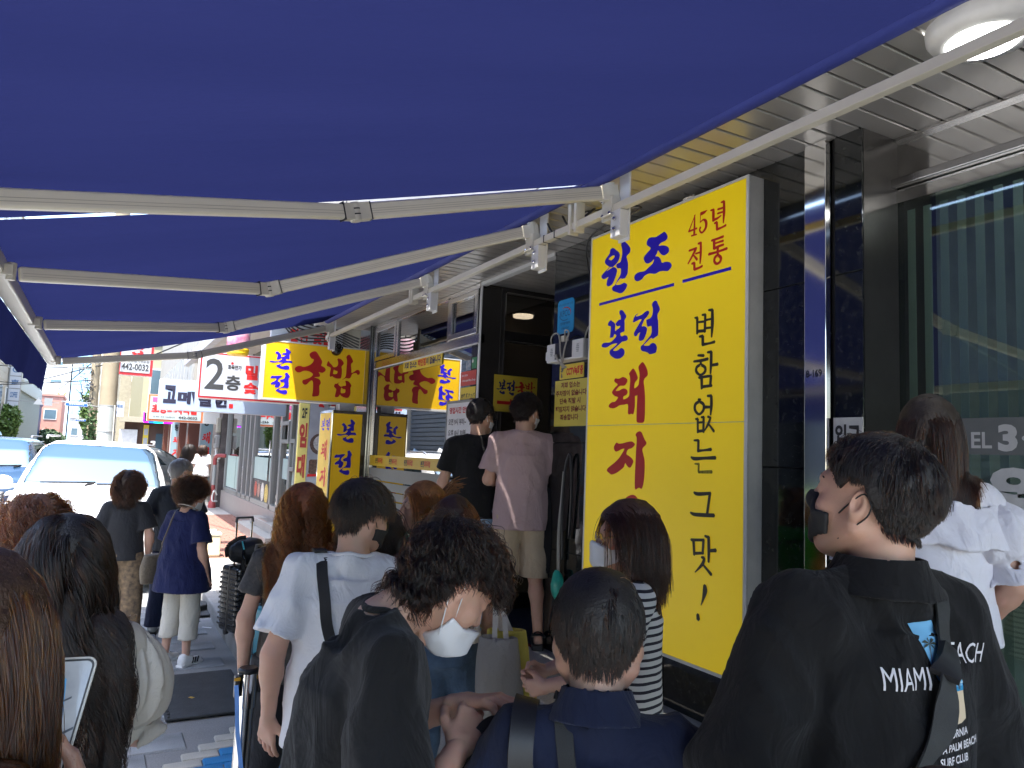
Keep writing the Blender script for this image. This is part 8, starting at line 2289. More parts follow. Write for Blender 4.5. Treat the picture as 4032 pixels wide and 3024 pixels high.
for dx in (0.0, 0.045):
    Q = catmull([(1.52+dx, 2.83-dx*0.6, 1.06), (1.535+dx*0.7, 2.86, 1.22), (1.55+dx*0.3, 2.90, 1.285), (1.565+dx*0.5, 2.92, 1.2), (1.58+dx, 2.87, 1.08)], 5, False)
    for i in range(len(Q)-1): m.bar(Q[i], Q[i+1], 0.022, 0.004, (-0.5, -0.85, 0.1))
m.build("handle", creamc, b)

# woman with glasses, profile to the left
stripe = bpy.data.materials.new("striped_knit"); stripe.use_nodes = True
nt = stripe.node_tree; bs = nt.nodes["Principled BSDF"]; bs.inputs["Roughness"].default_value = 0.85
tc = nt.nodes.new("ShaderNodeTexCoord"); sp = nt.nodes.new("ShaderNodeSeparateXYZ"); mu = nt.nodes.new("ShaderNodeMath"); mu.operation = 'MULTIPLY'; mu.inputs[1].default_value = 38.0
fr_ = nt.nodes.new("ShaderNodeMath"); fr_.operation = 'FRACT'; gt = nt.nodes.new("ShaderNodeMath"); gt.operation = 'GREATER_THAN'; gt.inputs[1].default_value = 0.62
mx = nt.nodes.new("ShaderNodeMix"); mx.data_type = 'RGBA'; mx.inputs[6].default_value = (0.66, 0.65, 0.62, 1); mx.inputs[7].default_value = (0.02, 0.02, 0.03, 1)
L = nt.links; L.new(tc.outputs["Object"], sp.inputs[0]); L.new(sp.outputs[2], mu.inputs[0]); L.new(mu.outputs[0], fr_.inputs[0]); L.new(fr_.outputs[0], gt.inputs[0]); L.new(gt.outputs[0], mx.inputs[0]); L.new(mx.outputs[2], bs.inputs["Base Color"])
p = Person("woman with gold glasses, white mask, maroon bob and striped top in profile", (1.72, 2.18, 0.15), -58, 1.515, 1.0, fem=True, head=(-10, 4, 0),
           arms=dict(L=((-0.20, 0.10, 1.10), (-0.08, 0.33, 1.02), dict(curl=0.6)), R=((0.20, 0.10, 1.10), (0.06, 0.34, 1.04), dict(curl=0.6))))
p.skin(hb=0.008, hh=0.0032); p.tee(stripe, 0.62, 0.024, 0.82, 0.016, 0.006, 5.0, h=0.008); p.pants(denim, 0.08, top=0.95)
p.mask(mask_w, peak=1.0); p.glasses(M("gold_frame", (0.65, 0.42, 0.12), 0.22, 0.9))
p.hair(HD, ("bob", (0.04, 0.016, 0.012)), 8000, 0.27, 0.10, 'long', 0.022, 0.0008, 14, 0.20, wave=0.002, wfreq=30, clump=0.4, nclump=260, mess=0.06, seed=31, lift=0.06, back=2.0, frontcut=0.03)

# man in navy polo with bag straps, seen from behind
p = Person("man in navy polo shirt with leather bag strap over the shoulder, back to the camera", (0.955, 1.315, 0.0), 36, 1.562, 1.18, head=(0, 14, 0), headscale=1.08,
           arms=dict(L=((-0.27, 0.03, 1.12), (-0.22, 0.26, 1.05)), R=((0.27, 0.03, 1.12), (0.22, 0.26, 1.05))))
p.skin(hb=0.008, hh=0.003); p.tee(navyc, 0.78, 0.030, 0.80, 0.016, 0.012, 8.0, h=0.0068, cutlow=0.0)
p.pants(blackc, 0.07, 0.016, 0.01, top=0.92); p.shoes(blackf)
ax = (p.hc+p.RH@V3(0, -0.028, -0.03))-p.neck0; ax = ax/np.linalg.norm(ax)
nr = 0.058*p.k*(0.75+0.25*p.b)+0.010
p.cloth("collar", [loft([(p.neck0+ax*0.078, nr+0.008, nr+0.006), (p.neck0+ax*0.060, nr+0.014, nr+0.012), (p.neck0+ax*0.035, nr+0.026, nr+0.024), (p.neck0+ax*0.012, nr+0.038, nr+0.034)], p.R@V3(1, 0, 0))], navyc, h=0.004, cuts=[etube(p.neck0-ax*0.02, p.neck0+ax*0.10, nr+0.022, nr+0.02, nr, nr)], ripple=p.folds(0.002, 0.5, 1))
p.hair(HB, cB, 9500, 0.060, 0.35, 'short', 0.014, 0.0006, 9, 0.34, mess=0.20, seed=35, clump=0.5, nclump=260, side_short=0.85, lift=0.34, swirl=0.35, low=0.0, capdown=-0.012)
p.strap([p.sh[0]*0.9+V3(0, 0.12, 0.0), p.sh[0]*0.88+p.neck0*0.12+V3(0, 0.04, 0.06), p.sh[0]*0.9+p.neck0*0.1+V3(0, -0.05, 0.04), p.up((-0.165, -0.16, 1.28)), p.up((-0.155, -0.17, 1.12)), p.up((-0.15, -0.17, 0.95))], 0.050, 0.010, leatherk, "leather_strap", n=6, off=0.010)
p.strap([p.sh[0]*0.45+p.neck0*0.55+V3(0, 0.06, 0.06), p.sh[0]*0.42+p.neck0*0.58+V3(0, -0.01, 0.07), p.up((-0.055, -0.14, 1.34)), p.up((-0.02, -0.16, 1.22)), p.up((0.03, -0.17, 1.08)), p.up((0.08, -0.16, 0.95))], 0.036, 0.004, M("grey_webbing", (0.03, 0.032, 0.032), 0.7, 0, 0.2, 8, 0.4, 700), "sling_strap", n=6)
p.strap([p.up((0.02, -0.165, 1.14)), p.up((0.05, -0.17, 1.06)), p.up((0.09, -0.17, 0.95))], 0.066, 0.012, webbing, "strap_pad", n=5, off=0.008)

# man in black jacket, MIAMI BEACH print
p = Person("man in black jacket with MIAMI BEACH print, sling bag and black mask, head turned left", (1.405, 1.0, 0.15), 13, 1.745, 1.06, head=(-25, -10, 0), headscale=1.03,
           arms=dict(L=((-0.30, 0.0, 1.10), (-0.24, 0.22, 1.0)), R=((0.29, 0.02, 1.12), (0.22, 0.24, 1.0))))
p.skin(hb=0.008, hh=0.0028); p.tee(blackc, 1.8, 0.040, 0.82, 0.014, 0.017, 11.0, h=0.0068, name="jacket", flare=0.01)
p.pants(blackc, 0.07, 0.016, 0.01, top=0.92); p.shoes(blackf)
ax = (p.hc+p.RH@V3(0, -0.028, -0.03))-p.neck0; ax = ax/np.linalg.norm(ax)
ax = 0.6*ax+0.4*p.R@V3(0, 0, 1); ax = ax/np.linalg.norm(ax)
nr = 0.058*p.k*(0.75+0.25*p.b)+0.014
p.cloth("collar", [loft([(p.neck0+ax*0.078, nr+0.010, nr+0.008), (p.neck0+ax*0.060, nr+0.016, nr+0.014), (p.neck0+ax*0.034, nr+0.032, nr+0.028), (p.neck0+ax*0.006, nr+0.050, nr+0.044)], p.R@V3(1, 0, 0))], blackc, h=0.004, cuts=[etube(p.neck0-ax*0.02, p.neck0+ax*0.10, nr+0.026, nr+0.022, nr, nr)], ripple=p.folds(0.003, 0.5, 2))
p.mask(mask_k, strapmat=mask_k, rear=0.048)
p.hair(HB, cB, 9500, 0.046, 0.35, 'short', 0.014, 0.00065, 9, 0.26, mess=0.26, seed=41, side_short=0.92, lift=0.40, swirl=0.3, wave=0.0015, wfreq=100, capdown=-0.010, front=0.45, frontlift=0.9, clump=0.5)
PF = frame((0.03, -0.6, 0.075), (1, 0, 0), (0, 0, 1)) @ Matrix.Translation((0, 1.335*0.28, 0)) @ Matrix.Diagonal((0.86, 0.72, 1, 1))
wp = M("print_white", (0.66, 0.64, 0.66), 0.8)
m = MB(); put_text(m, "MIAMI", PF, -0.140, -0.030, 1.180, 1.235, 0.0); put_text(m, "BEACH", PF, 0.078, 0.180, 1.220, 1.275, 0.0)
p.print_on(m, PF, wp, "print_lettering")
m = MB(); put_text(m, "CALIFORNIA", PF, -0.032, 0.092, 1.055, 1.075, 0.02); put_text(m, "FLORIDA PALM BEACH", PF, -0.075, 0.135, 1.022, 1.042, 0.02); put_text(m, "SURF CLUB", PF, -0.010, 0.088, 0.990, 1.010, 0.02)
p.print_on(m, PF, wp, "print_lettering")
def pr(poly, col, nm, off, loops=None):
    mm = MB(); mm.poly([catmull(poly, 3) if loops == 'c' else poly], PF)
    return p.print_on(mm, PF, M("print_"+nm, col, 0.8, 0, 0.06), "print_picture", off, maxlen=0.02)
pr([(-0.045, 1.335), (0.010, 1.345), (0.040, 1.31), (0.06, 1.25), (0.070, 1.175), (-0.012, 1.172), (-0.020, 1.25)], (0.16, 0.42, 0.66), "sky", 0.0022)
pr([(-0.012, 1.19), (-0.013, 1.215), (0.067, 1.225), (0.070, 1.19)], (0.55, 0.68, 0.74), "pale_sky", 0.0028)
pr([(-0.013, 1.17), (-0.013, 1.180), (0.072, 1.184), (0.072, 1.17)], (0.02, 0.24, 0.46), "sea", 0.0032)
pr([(-0.013, 1.17), (0.072, 1.172), (0.084, 1.12), (0.086, 1.095), (0.065, 1.088), (-0.032, 1.082), (-0.02, 1.13)], (0.62, 0.50, 0.34), "sand", 0.0026)
pr([(0.0, 1.130), (0.0, 1.152), (0.012, 1.160), (0.045, 1.164), (0.047, 1.138), (0.042, 1.132)], (0.30, 0.36, 0.11), "camper", 0.0034)
pr([(0.004, 1.152), (0.014, 1.158), (0.043, 1.162), (0.044, 1.151)], (0.45, 0.52, 0.52), "camper_window", 0.0040)
for xx in (0.010, 0.037): pr([(xx+0.006*math.cos(a*0.785), 1.131+0.006*math.sin(a*0.785)) for a in range(8)], (0.05, 0.05, 0.045), "wheel_mark", 0.0042)
for (x0, z0, x1, z1) in ((0.053, 1.175, 0.030, 1.275), (0.056, 1.175, 0.042, 1.268), (-0.015, 1.24, -0.012, 1.29)):
    pr([(x0, z0), (x0+0.002, z0), (x1+0.0015, z1), (x1, z1)], (0.10, 0.085, 0.07), "palm_stem", 0.0036)
    for a in range(7):
        an = a*0.9
        pr([(x1, z1), (x1+0.012*math.cos(an), z1+0.012*math.sin(an)+0.004), (x1+0.022*math.cos(an), z1+0.016*math.sin(an)-0.004), (x1+0.011*math.cos(an), z1+0.009*math.sin(an)-0.003)], (0.035, 0.045, 0.03), "palm_leaf", 0.0040)
p.strap([p.sh[1]*0.55+p.neck0*0.45+V3(0, 0.08, 0.06), p.sh[1]*0.52+p.neck0*0.48+V3(0, 0.0, 0.075), p.up((0.075, -0.15, 1.38)), p.up((0.03, -0.18, 1.30)), p.up((-0.005, -0.19, 1.21)), p.up((-0.05, -0.19, 1.10)), p.up((-0.11, -0.18, 1.0)), p.up((-0.18, -0.15, 0.92))], 0.042, 0.004, MATS["grey_webbing"], "sling_strap", n=6, off=0.010)
p.strap([p.up((0.068, -0.16, 1.365)), p.up((0.038, -0.18, 1.315))], 0.050, 0.012, plastic, "strap_buckle", n=4, off=0.014)

# woman in white off-shoulder blouse
p = Person("woman in white off-shoulder blouse with puff sleeves and long brown hair", (2.30, 1.42, 0.5), 48, 1.56, 0.98, fem=True, head=(14, 4, 0), arms=dict(R=((0.245, -0.02, 1.13), (0.19, 0.14, 0.96)), L=((-0.23, 0.0, 1.13), (-0.12, 0.22, 1.02))))
p.skin(hb=0.009, hh=0.004)
blw = fabric_cloth("blouse_white", (0.72, 0.71, 0.76), 0.03)
p.tee(blw, 0.45, 0.026, 0.92, 0.02, 0.010, 14.0, name="blouse", boat=0.045, flare=0.02, h=0.008, cutlow=0.03)
for i in (0, 1):
    en = p.sh[i]+(p.el[i]-p.sh[i])*0.72; md = p.sh[i]+(p.el[i]-p.sh[i])*0.42
    d = (p.el[i]-p.sh[i]); d /= np.linalg.norm(d)
    p.cloth("puff_sleeve", [loft([(p.sh[i]+d*0.005, 0.055, 0.055), (p.sh[i]*0.6+md*0.4, 0.092, 0.088), (md, 0.105, 0.10), (md*0.3+en*0.7, 0.088, 0.085), (en, 0.050, 0.050), (en+d*0.03, 0.066, 0.066), (en+d*0.055, 0.085, 0.083)])], blw, h=0.007, ripple=lambda X, Y, Z, c=p.sh[i]: 0.008*np.sin(np.arctan2(Y-c[1], X-c[0])*11+Z*8)*0.7+0.006*(vnoise(X*20, Y*20, Z*8)-0.5), cuts=[cap(en+d*0.02, en+d*0.1, 0.047, 0.075)])
p.cloth("shoulder_ruffle", [loft([(p.chest+V3(0, 0, 0.105), 0.190, 0.125), (p.chest+V3(0, 0, 0.06), 0.208, 0.145), (p.chest+V3(0, 0, -0.02), 0.225, 0.165)])], blw, h=0.007, cuts=[etube(p.chest+V3(0, 0, -0.06), p.chest+V3(0, 0, 0.14), 0.216, 0.156, 0.178, 0.112)], ripple=p.folds(0.010, 1.2, 4))
p.strap([p.sh[1]*0.5+p.neck0*0.5+V3(0, 0.05, 0.04), p.sh[1]*0.5+p.neck0*0.5+V3(0, -0.03, 0.035), p.up((0.085, -0.12, 1.33))], 0.022, 0.003, blw, "shoulder_strap", n=5, target=p.sk, off=0.004)
p.pants(ldenim, 0.62, 0.016, 0.03, 0.008, 6.0, "shorts", 0.010, top=1.0); p.shoes(whitep)
p.hair(hair_mat("hair_ash_brown", 0.76, 0.6), ("ash", (0.035, 0.024, 0.017)), 8000, 0.27, 0.15, 'long', 0.014, 0.0008, 18, 0.24, clump=0.4, nclump=220, mess=0.05, seed=45, lift=0.04, back=0.9, cex=0.015)

# woman with long black wavy hair
p = Person("woman with very long wavy black hair in cream puff sleeve dress", (-0.05, 2.24, 0.0), -14, 1.63, 1.0, fem=True, head=(4, 14, 0), arms=dict(R=((0.25, 0.08, 1.10), (0.08, 0.28, 1.08), dict(curl=0.6)), L=((-0.23, 0.08, 1.10), (-0.08, 0.28, 1.08))))
p.skin(hb=0.009, hh=0.004); p.tee(creamc, 0.5, 0.024, 0.95, 0.02, 0.008, 16.0, name="bodice", h=0.008)
for i in (0, 1):
    en = p.sh[i]+(p.el[i]-p.sh[i])*0.80; md = p.sh[i]+(p.el[i]-p.sh[i])*0.45; d = (p.el[i]-p.sh[i]); d /= np.linalg.norm(d)
    p.cloth("puff_sleeve", [loft([(p.sh[i]-d*0.02, 0.050, 0.050), (p.sh[i]*0.6+md*0.4, 0.088, 0.085), (md, 0.100, 0.098), (md*0.2+en*0.8, 0.080, 0.078), (en, 0.052, 0.052), (en+d*0.035, 0.078, 0.076)])], creamc, h=0.007, ripple=lambda X, Y, Z, c=p.sh[i]: 0.007*np.sin(np.arctan2(Y-c[1], X-c[0])*12+Z*9)+0.008*(vnoise(X*22, Y*22, Z*9)-0.5), cuts=[cap(en+d*0.015, en+d*0.1, 0.046, 0.07)])
p.skirt(creamc, 0.25, 0.10, 0.022, 0.014, 2.0); p.shoes(cream)
p.hair(HB, cB, 9000, 0.60, 0.25, 'long', 0.014, 0.0008, 28, 0.26, wave=0.018, wfreq=24, clump=0.88, nclump=90, mess=0.035, seed=51, lift=0.02, back=1.3)

# woman holding a smartphone (near the camera)
p = Person("woman with brown hair looking down at a smartphone she holds in both hands", (-0.150, 1.06, 0.0), 8, 1.71, 1.0, fem=True, lean=4, head=(10, 30, 0),
           arms=dict(R=((0.25, 0.03, 1.15), (0.150, 0.20, 1.335), dict(curl=[0.35, 0.55, 0.7, 0.8], dir=(-0.35, 0.25, 0.9), palm=(-0.9, -0.05, 0.15), thumb=(-0.5, -0.75, 0.3), spread=0.10)),
                     L=((-0.20, 0.08, 1.13), (-0.03, 0.235, 1.335), dict(curl=[0.6, 0.7, 0.75, 0.8], dir=(0.20, 0.25, 0.9), palm=(0.85, 0.1, 0.15), thumb=(0.4, -0.8, 0.3)))))
p.skin(hb=0.008, hh=0.0032, hd=0.0026); p.tee(creamc, 0.6, 0.022, 0.85, 0.016, 0.006, 18.0); p.pants(char, 0.08, top=0.98); p.shoes(whitep)
p.hair(hair_mat("hair_chestnut", 0.70, 0.6), ("chestnut", (0.05, 0.026, 0.016)), 9500, 0.25, 0.18, 'long', 0.016, 0.0007, 16, 0.26, wave=0.004, wfreq=30, clump=0.45, nclump=240, mess=0.06, seed=55, lift=0.05, back=0.3, part_x=-0.02)
ph = thing("smartphone", "smartphone in clear case held in the brown-haired woman's hands", "phone", (0.0, 1.34, 1.43))
PM = frame((-0.034, 1.295, 1.442), (0.99, -0.08, -0.02), (0.20, 0.25, 0.95))
PMI = PM
def rb(x0, x1, y0, y1, r, zt, th, nm, mt, par, bev=0.0):
    return MB().poly([rounded(x0, x1, y0, y1, r)], PMI @ Matrix.Translation((0, 0, zt)), th).build(nm, mt, par, bevel=bev)
rb(-0.042, 0.042, -0.085, 0.085, 0.014, -0.001, 0.011, "case", M("clear_case", (0.62, 0.60, 0.54), 0.2), ph, 0.002)
rb(-0.039, 0.039, -0.082, 0.082, 0.011, 0.0005, 0.004, "body", blackf, ph)
rb(-0.0365, 0.0365, -0.079, 0.079, 0.009, 0.0012, 0.0005, "screen", M("phone_screen", (0.20, 0.23, 0.28), 0.08, 0, 0.0, 6, emit=0.05, col2=(0.42, 0.46, 0.50)), ph)
m = MB(); q = PMI @ Matrix.Translation((0, 0, 0.0016))
m.poly([[(-0.010, 0.060), (0.008, 0.055), (0.022, -0.02), (0.024, -0.079), (-0.004, -0.079), (-0.006, -0.02)]], q); m.build("map_river", M("map_blue", (0.10, 0.30, 0.55), 0.15, emit=0.05), ph)
m = MB(); m.poly([[(-0.036, 0.0), (-0.034, 0.003), (0.022, 0.030), (0.022, 0.027)]], q @ Matrix.Translation((0, 0, 0.0003))); m.poly([[(-0.036, -0.05), (-0.034, -0.046), (0.036, -0.012), (0.036, -0.016)]], q @ Matrix.Translation((0, 0, 0.0003))); m.build("map_road", M("map_grey", (0.10, 0.12, 0.15), 0.2), ph)

# reddish curls behind the long black hair
p = Person("woman with reddish brown curls half hidden behind the long black hair", (-0.22, 3.9, 0.0), -20, 1.555, 1.0, fem=True, head=(-10, 4, 0), res=1.2)
p.skin(); p.tee(fabric_cloth("dark_teal", (0.03, 0.05, 0.06)), 0.6, 0.022, 0.85, 0.016); p.pants(char, 0.08, top=0.97)
p.hair(hair_mat("hair_russet", 0.68, 0.95), ("russet", (0.09, 0.04, 0.022)), 6000, 0.26, 0.25, 'long', 0.026, 0.0009, 16, 0.14, wave=0.012, wfreq=85, clump=0.6, nclump=260, mess=0.14, seed=61, lift=0.25, back=0.7)

# woman in charcoal T-shirt and floral trousers
floral = M("floral_print", (0.30, 0.20, 0.11), 0.85, 0, 0, 26, col2=(0.06, 0.045, 0.035))
p = Person("woman in charcoal T-shirt and brown floral trousers with short wavy brown hair", (0.26, 7.66, 0.0), 12, 1.53, 1.12, fem=True, head=(12, 4, 0), arms=dict(R=((0.245, -0.05, 1.12), (0.225, 0.06, 0.90), dict(curl=0.5))))
p.skin(hb=0.011, hh=0.005, hd=0.0045); p.tee(char, 0.74, 0.026, 0.87, 0.02, 0.008, 20.0, boat=0.02, h=0.010, cutlow=0.02); p.pants(floral, 0.12, 0.02, 0.03, 0.008, 2.0, top=0.95); p.shoes(blackf)
p.hair(hair_mat("hair_bob_brown", 0.80, 0.8), ("bobbrown", (0.05, 0.032, 0.022)), 5500, 0.17, 0.2, 'long', 0.030, 0.0011, 12, 0.16, wave=0.007, wfreq=70, clump=0.5, nclump=220, mess=0.14, seed=65, lift=0.30, back=0.8)

# grey haired man
p = Person("grey-haired man in charcoal T-shirt and navy trousers", (0.71, 8.08, 0.0), 12, 1.66, 1.0, head=(48, 8, 0), res=1.1)
p.skin(hb=0.011, hh=0.0045, hd=0.0045); p.tee(fabric_cloth("cotton_slate", (0.032, 0.036, 0.043), 0.1), 0.72, 0.034, 0.82, 0.014, 0.011, 22.0, h=0.010); p.pants(navyc, 0.07, 0.016, 0.02, 0.008, 4.0, top=0.93); p.shoes(greyp, blackf)
p.mask(mask_w)
p.hair(HG, cG, 5000, 0.055, 0.3, 'short', 0.013, 0.0011, 9, 0.25, mess=0.18, seed=69, side_short=0.8, lift=0.35)

# woman in navy tunic
p = Person("older woman in long navy tunic and cream trousers with dark curly hair and shoulder bag", (0.70, 6.90, 0.0), 48, 1.50, 1.20, fem=True, head=(14, 10, 0), arms=dict(R=((0.245, -0.05, 1.12), (0.245, 0.03, 0.87), dict(curl=0.15, palm=(0, 1, 0), thumb=(-1, 0, 0), spread=0.16)), L=((-0.23, 0.0, 1.12), (-0.2, 0.15, 0.98))))
p.skin(hb=0.010, hh=0.0045, hd=0.004); p.tee(fabric_cloth("tunic_navy", (0.010, 0.014, 0.065), 0.15), 0.80, 0.030, 0.70, 0.018, 0.010, 24.0, name="tunic", flare=0.05, h=0.009)
p.pants(creamc, 0.25, 0.012, 0.02, 0.006, 7.0, top=0.88); p.shoes(whitep)
for i in (0, 1):
    sg = 1 if i else -1
    for q_ in range(3):
        a = p.ank[i]
        m = MB().bar((a[0]+sg*0.048, a[1]+0.03+q_*0.028, 0.03), (a[0]+sg*0.040, a[1]+0.05+q_*0.028, 0.072), 0.004, 0.012, (sg, 0, 0))
        o = m.build("shoe_stripe", blackf, None); o.parent = p.t
p.mask(mask_w, drop=-0.02)
p.hair(hair_mat("hair_perm", 0.82, 0.7), ("perm", (0.022, 0.014, 0.014)), 6500, 0.075, 0.3, 'short', 0.030, 0.0010, 12, 0.06, wave=0.008, wfreq=170, clump=0.5, nclump=360, mess=0.4, seed=71, lift=0.7, side_short=0.3, low=0.008, ears=False)
p.strap([p.sh[0]*0.5+p.neck0*0.5+V3(0, 0.05, 0.06), p.sh[0]*0.48+p.neck0*0.52+V3(0, -0.03, 0.06), p.up((-0.10, -0.14, 1.28)), p.up((-0.15, -0.13, 1.12)), p.up((-0.19, -0.10, 0.98))], 0.014, 0.006, M("brown_strap", (0.14, 0.11, 0.08), 0.5), "bag_strap", n=5)
o = p.cloth("shoulder_bag", [loft([((-0.235, -0.10, 0.90), 0.045, 0.09), ((-0.24, -0.10, 0.80), 0.055, 0.12), ((-0.24, -0.10, 0.70), 0.05, 0.11), ((-0.24, -0.10, 0.66), 0.04, 0.10)])], M("brown_pattern", (0.10, 0.075, 0.05), 0.6, 0, 0, 90, col2=(0.20, 0.16, 0.11)))
o = MB().tube([tuple(p.neck0+p.R@V3(0.075*math.cos(a), 0.07*math.sin(a)+0.01, 0.055-0.03*math.sin(a))) for a in [k*0.2618 for k in range(25)]], 0.004, 6, cap=False).build("necklace", M("pearl", (0.75, 0.72, 0.68), 0.15), None, smooth=True); o.parent = p.t

# two women walking away and a far head
p = Person("woman in black dress with long black hair walking away down the sidewalk", (2.26, 23.3, 0.15), 5, 1.62, 1.0, fem=True, res=1.9); p.skin(face=False); p.tee(blackc, 0.6, 0.022, 0.8, 0.016); p.skirt(blackc, 0.35, 0.04); p.shoes(blackf)
p.hair(HB, cB, 2500, 0.42, 0.15, 'long', 0.022, 0.0022, 14, 0.2, clump=0.3, seed=75, back=0.9)
p = Person("woman in loose white T-shirt and black trousers with short dark bob walking away", (2.62, 23.2, 0.15), 5, 1.61, 1.05, fem=True, res=1.9); p.skin(face=False); p.tee(tshirt_w, 0.85, 0.05, 0.78, 0.016, flare=0.03); p.pants(blackc, 0.12, 0.02, 0.03, top=0.9); p.shoes(blackf)
p.hair(HD, cD, 2500, 0.19, 0.1, 'long', 0.024, 0.0022, 10, 0.2, clump=0.3, seed=76, back=0.9)
m = MB(); put_text(m, "~ ~ ~", frame((0, -0.5, 0), (1, 0, 0), (0, 0, 1)), -0.08, 0.03, 1.30, 1.31, 0.01) if False else None
p = Person("person with short dark hair standing by the dark grey car in the distance", (0.72, 25.0, 0.0), 80, 1.66, 1.0, res=2.2); p.skin(face=False); p.tee(char, 0.6); p.pants(char, 0.08); p.hair(HB, cB, 1500, 0.06, seed=77, r=0.002)
# top of a head at the lower edge
p = Person("person with brown hair, only the top of the head at the lower edge", (0.99, 0.58, 0.15), 50, 1.245, 1.0, fem=True, head=(0, 12, 0)); p.skin(face=False); p.tee(char, 0.6); p.pants(char, 0.08)
p.hair(hair_mat("hair_light_brown", 0.48, 0.8), ("lightbrown", (0.09, 0.055, 0.03)), 8000, 0.3, 0.15, 'long', 0.018, 0.0006, 14, 0.2, clump=0.35, mess=0.07, seed=79, lift=0.06)
# ------------------------------------------------------------------ luggage and street things
def suitcase(label, c, w, d, z0, hgt, mat, rz=0, handle=0.42, ribs=0, group=None, wheel=None, stripe=None):
    t = thing("suitcase", label, "suitcase", (c[0], c[1], z0), group)
    R = Matrix.Translation((c[0], c[1], z0)) @ Matrix.Rotation(rz, 4, 'Z')
    MB().box(-w/2, w/2, -d/2, d/2, 0.05, hgt, R).build("shell", mat, t, smooth=False, bevel=0.035, seg=4)
    m = MB()
    m.box(-w/2-0.002, w/2+0.002, -0.010, 0.010, 0.06, hgt+0.002, R); m.build("zip_band", blackf, t, bevel=0.003)
    for k in range(ribs):
        z_ = 0.10+(hgt-0.18)*k/max(1, ribs-1)
        MB().box(-w/2-0.006, -w/2+0.05, -d/2-0.006, -0.02, z_, z_+0.022, R).box(-w/2-0.006, -w/2+0.05, 0.02, d/2+0.006, z_, z_+0.022, R).build("rib", mat, t, bevel=0.008)
        MB().box(-w*0.40, w*0.40, -d/2-0.005, -d/2+0.02, z_, z_+0.014, R).build("rib", mat, t, bevel=0.005)
    for sx in (-1, 1):
        for sy in (-1, 1):
            wb = MB().box(sx*(w/2-0.06)-0.02, sx*(w/2-0.06)+0.02, sy*(d/2-0.05)-0.015, sy*(d/2-0.05)+0.015, 0.03, 0.06, R)
            wb.lathe([(0.010, -0.012), (0.028, -0.012), (0.028, 0.012), (0.010, 0.012)], 14, R @ Matrix.Translation((sx*(w/2-0.06), sy*(d/2-0.05), 0.028)) @ Matrix.Rotation(math.pi/2, 4, 'Y'))
            wb.build("wheel", wheel or blackf, t)
    if handle:
        m = MB()
        for sx in (-1, 1): m.tube([R @ Vector((sx*0.075, d/2-0.05, hgt-0.01)), R @ Vector((sx*0.075, d/2-0.05, hgt+handle))], 0.009, 8)
        m.build("handle_tube", chrome, t)
        MB().tube([R @ Vector(q) for q in ((-0.082, d/2-0.05, hgt+handle-0.03), (-0.075, d/2-0.05, hgt+handle+0.012), (0.075, d/2-0.05, hgt+handle+0.012), (0.082, d/2-0.05, hgt+handle-0.03))], 0.014, 8).build("handle_grip", M("grip_grey", (0.10, 0.10, 0.10), 0.35, 0.3), t, smooth='auto')
    m = MB().tube([R @ Vector(q) for q in ((-0.08, -0.03, hgt), (-0.07, -0.03, hgt+0.03), (0.07, -0.03, hgt+0.03), (0.08, -0.03, hgt))], 0.010, 8); m.build("carry_handle", blackf, t, smooth='auto')
    if stripe:
        MB().box(-w*0.12, w*0.12, -d/2-0.004, d/2+0.004, 0.08, hgt+0.004, R).build("yellow_panel", stripe, t, bevel=0.02)
    return t
blk_shell = M("black_shell", (0.018, 0.018, 0.019), 0.22, 0, 0.1, 6, coat=0.3)
teal_shell = M("teal_shell", (0.010, 0.20, 0.27), 0.3, 0, 0.05)
silver_shell = M("silver_shell", (0.52, 0.53, 0.54), 0.25, 0.85, 0.05)
suitcase("large ribbed black suitcase with extended handle under a black duffel bag", (1.255, 7.12), 0.34, 0.30, 0.15, 0.62, blk_shell, rad(20), 0.40, 11)
suitcase("teal suitcase with extended silver handle beside the white T-shirt", (1.28, 6.22), 0.22, 0.34, 0.15, 0.44, teal_shell, rad(15), 0.44, 0, wheel=M("teal_wheel", (0.01, 0.16, 0.22), 0.4))
suitcase("silver ridged suitcase behind the orange-haired woman", (2.42, 5.90), 0.36, 0.26, 0.5, 0.68, silver_shell, rad(25), 0.0, 8)
suitcase("silver suitcase standing behind the black and teal suitcases", (1.46, 7.35), 0.30, 0.24, 0.15, 0.58, silver_shell, rad(10), 0.0, 6)
suitcase("black suitcase with yellow front panel by the shop window", (2.50, 6.22), 0.34, 0.26, 0.5, 0.78, blk_shell, rad(25), 0.0, 0, stripe=M("suitcase_yellow", (0.72, 0.46, 0.03), 0.35))
suitcase("dark suitcase with tall handle beside the black T-shirt man", (2.66, 5.72), 0.30, 0.22, 0.5, 0.62, blk_shell, rad(20), 0.50, 0)
def soft_bag(label, secs, mat, xa, amp=0.02, cat="bag", name="duffel_bag"):
    t = thing(name, label, cat, tuple(secs[0][0]))
    lo, hi = bounds([loft(secs, xa)]); F = Fld(lo-0.02, hi+0.02, 0.009); F.add(loft(secs, xa)); F.ripple(lambda X, Y, Z: amp*(vnoise(X*12, Y*12, Z*9)-0.5)+amp*0.5*(vnoise(X*25, Y*25, Z*20)-0.5))
    link_mesh("pouch", arrays_to_mesh("pouch", [F.mesh(0.05)], mat), t)
    return t
nylon = M("black_nylon", (0.013, 0.013, 0.014), 0.5, 0, 0.2, 10, 0.3, 300)
t = soft_bag("black duffel bag with turquoise clip resting on the black suitcase", [((1.09, 7.14, 0.90), 0.03, 0.05), ((1.13, 7.12, 0.895), 0.10, 0.12), ((1.22, 7.10, 0.895), 0.115, 0.14), ((1.32, 7.07, 0.895), 0.11, 0.13), ((1.38, 7.05, 0.89), 0.05, 0.08)], nylon, (0, 0.3, 1))
m = MB()
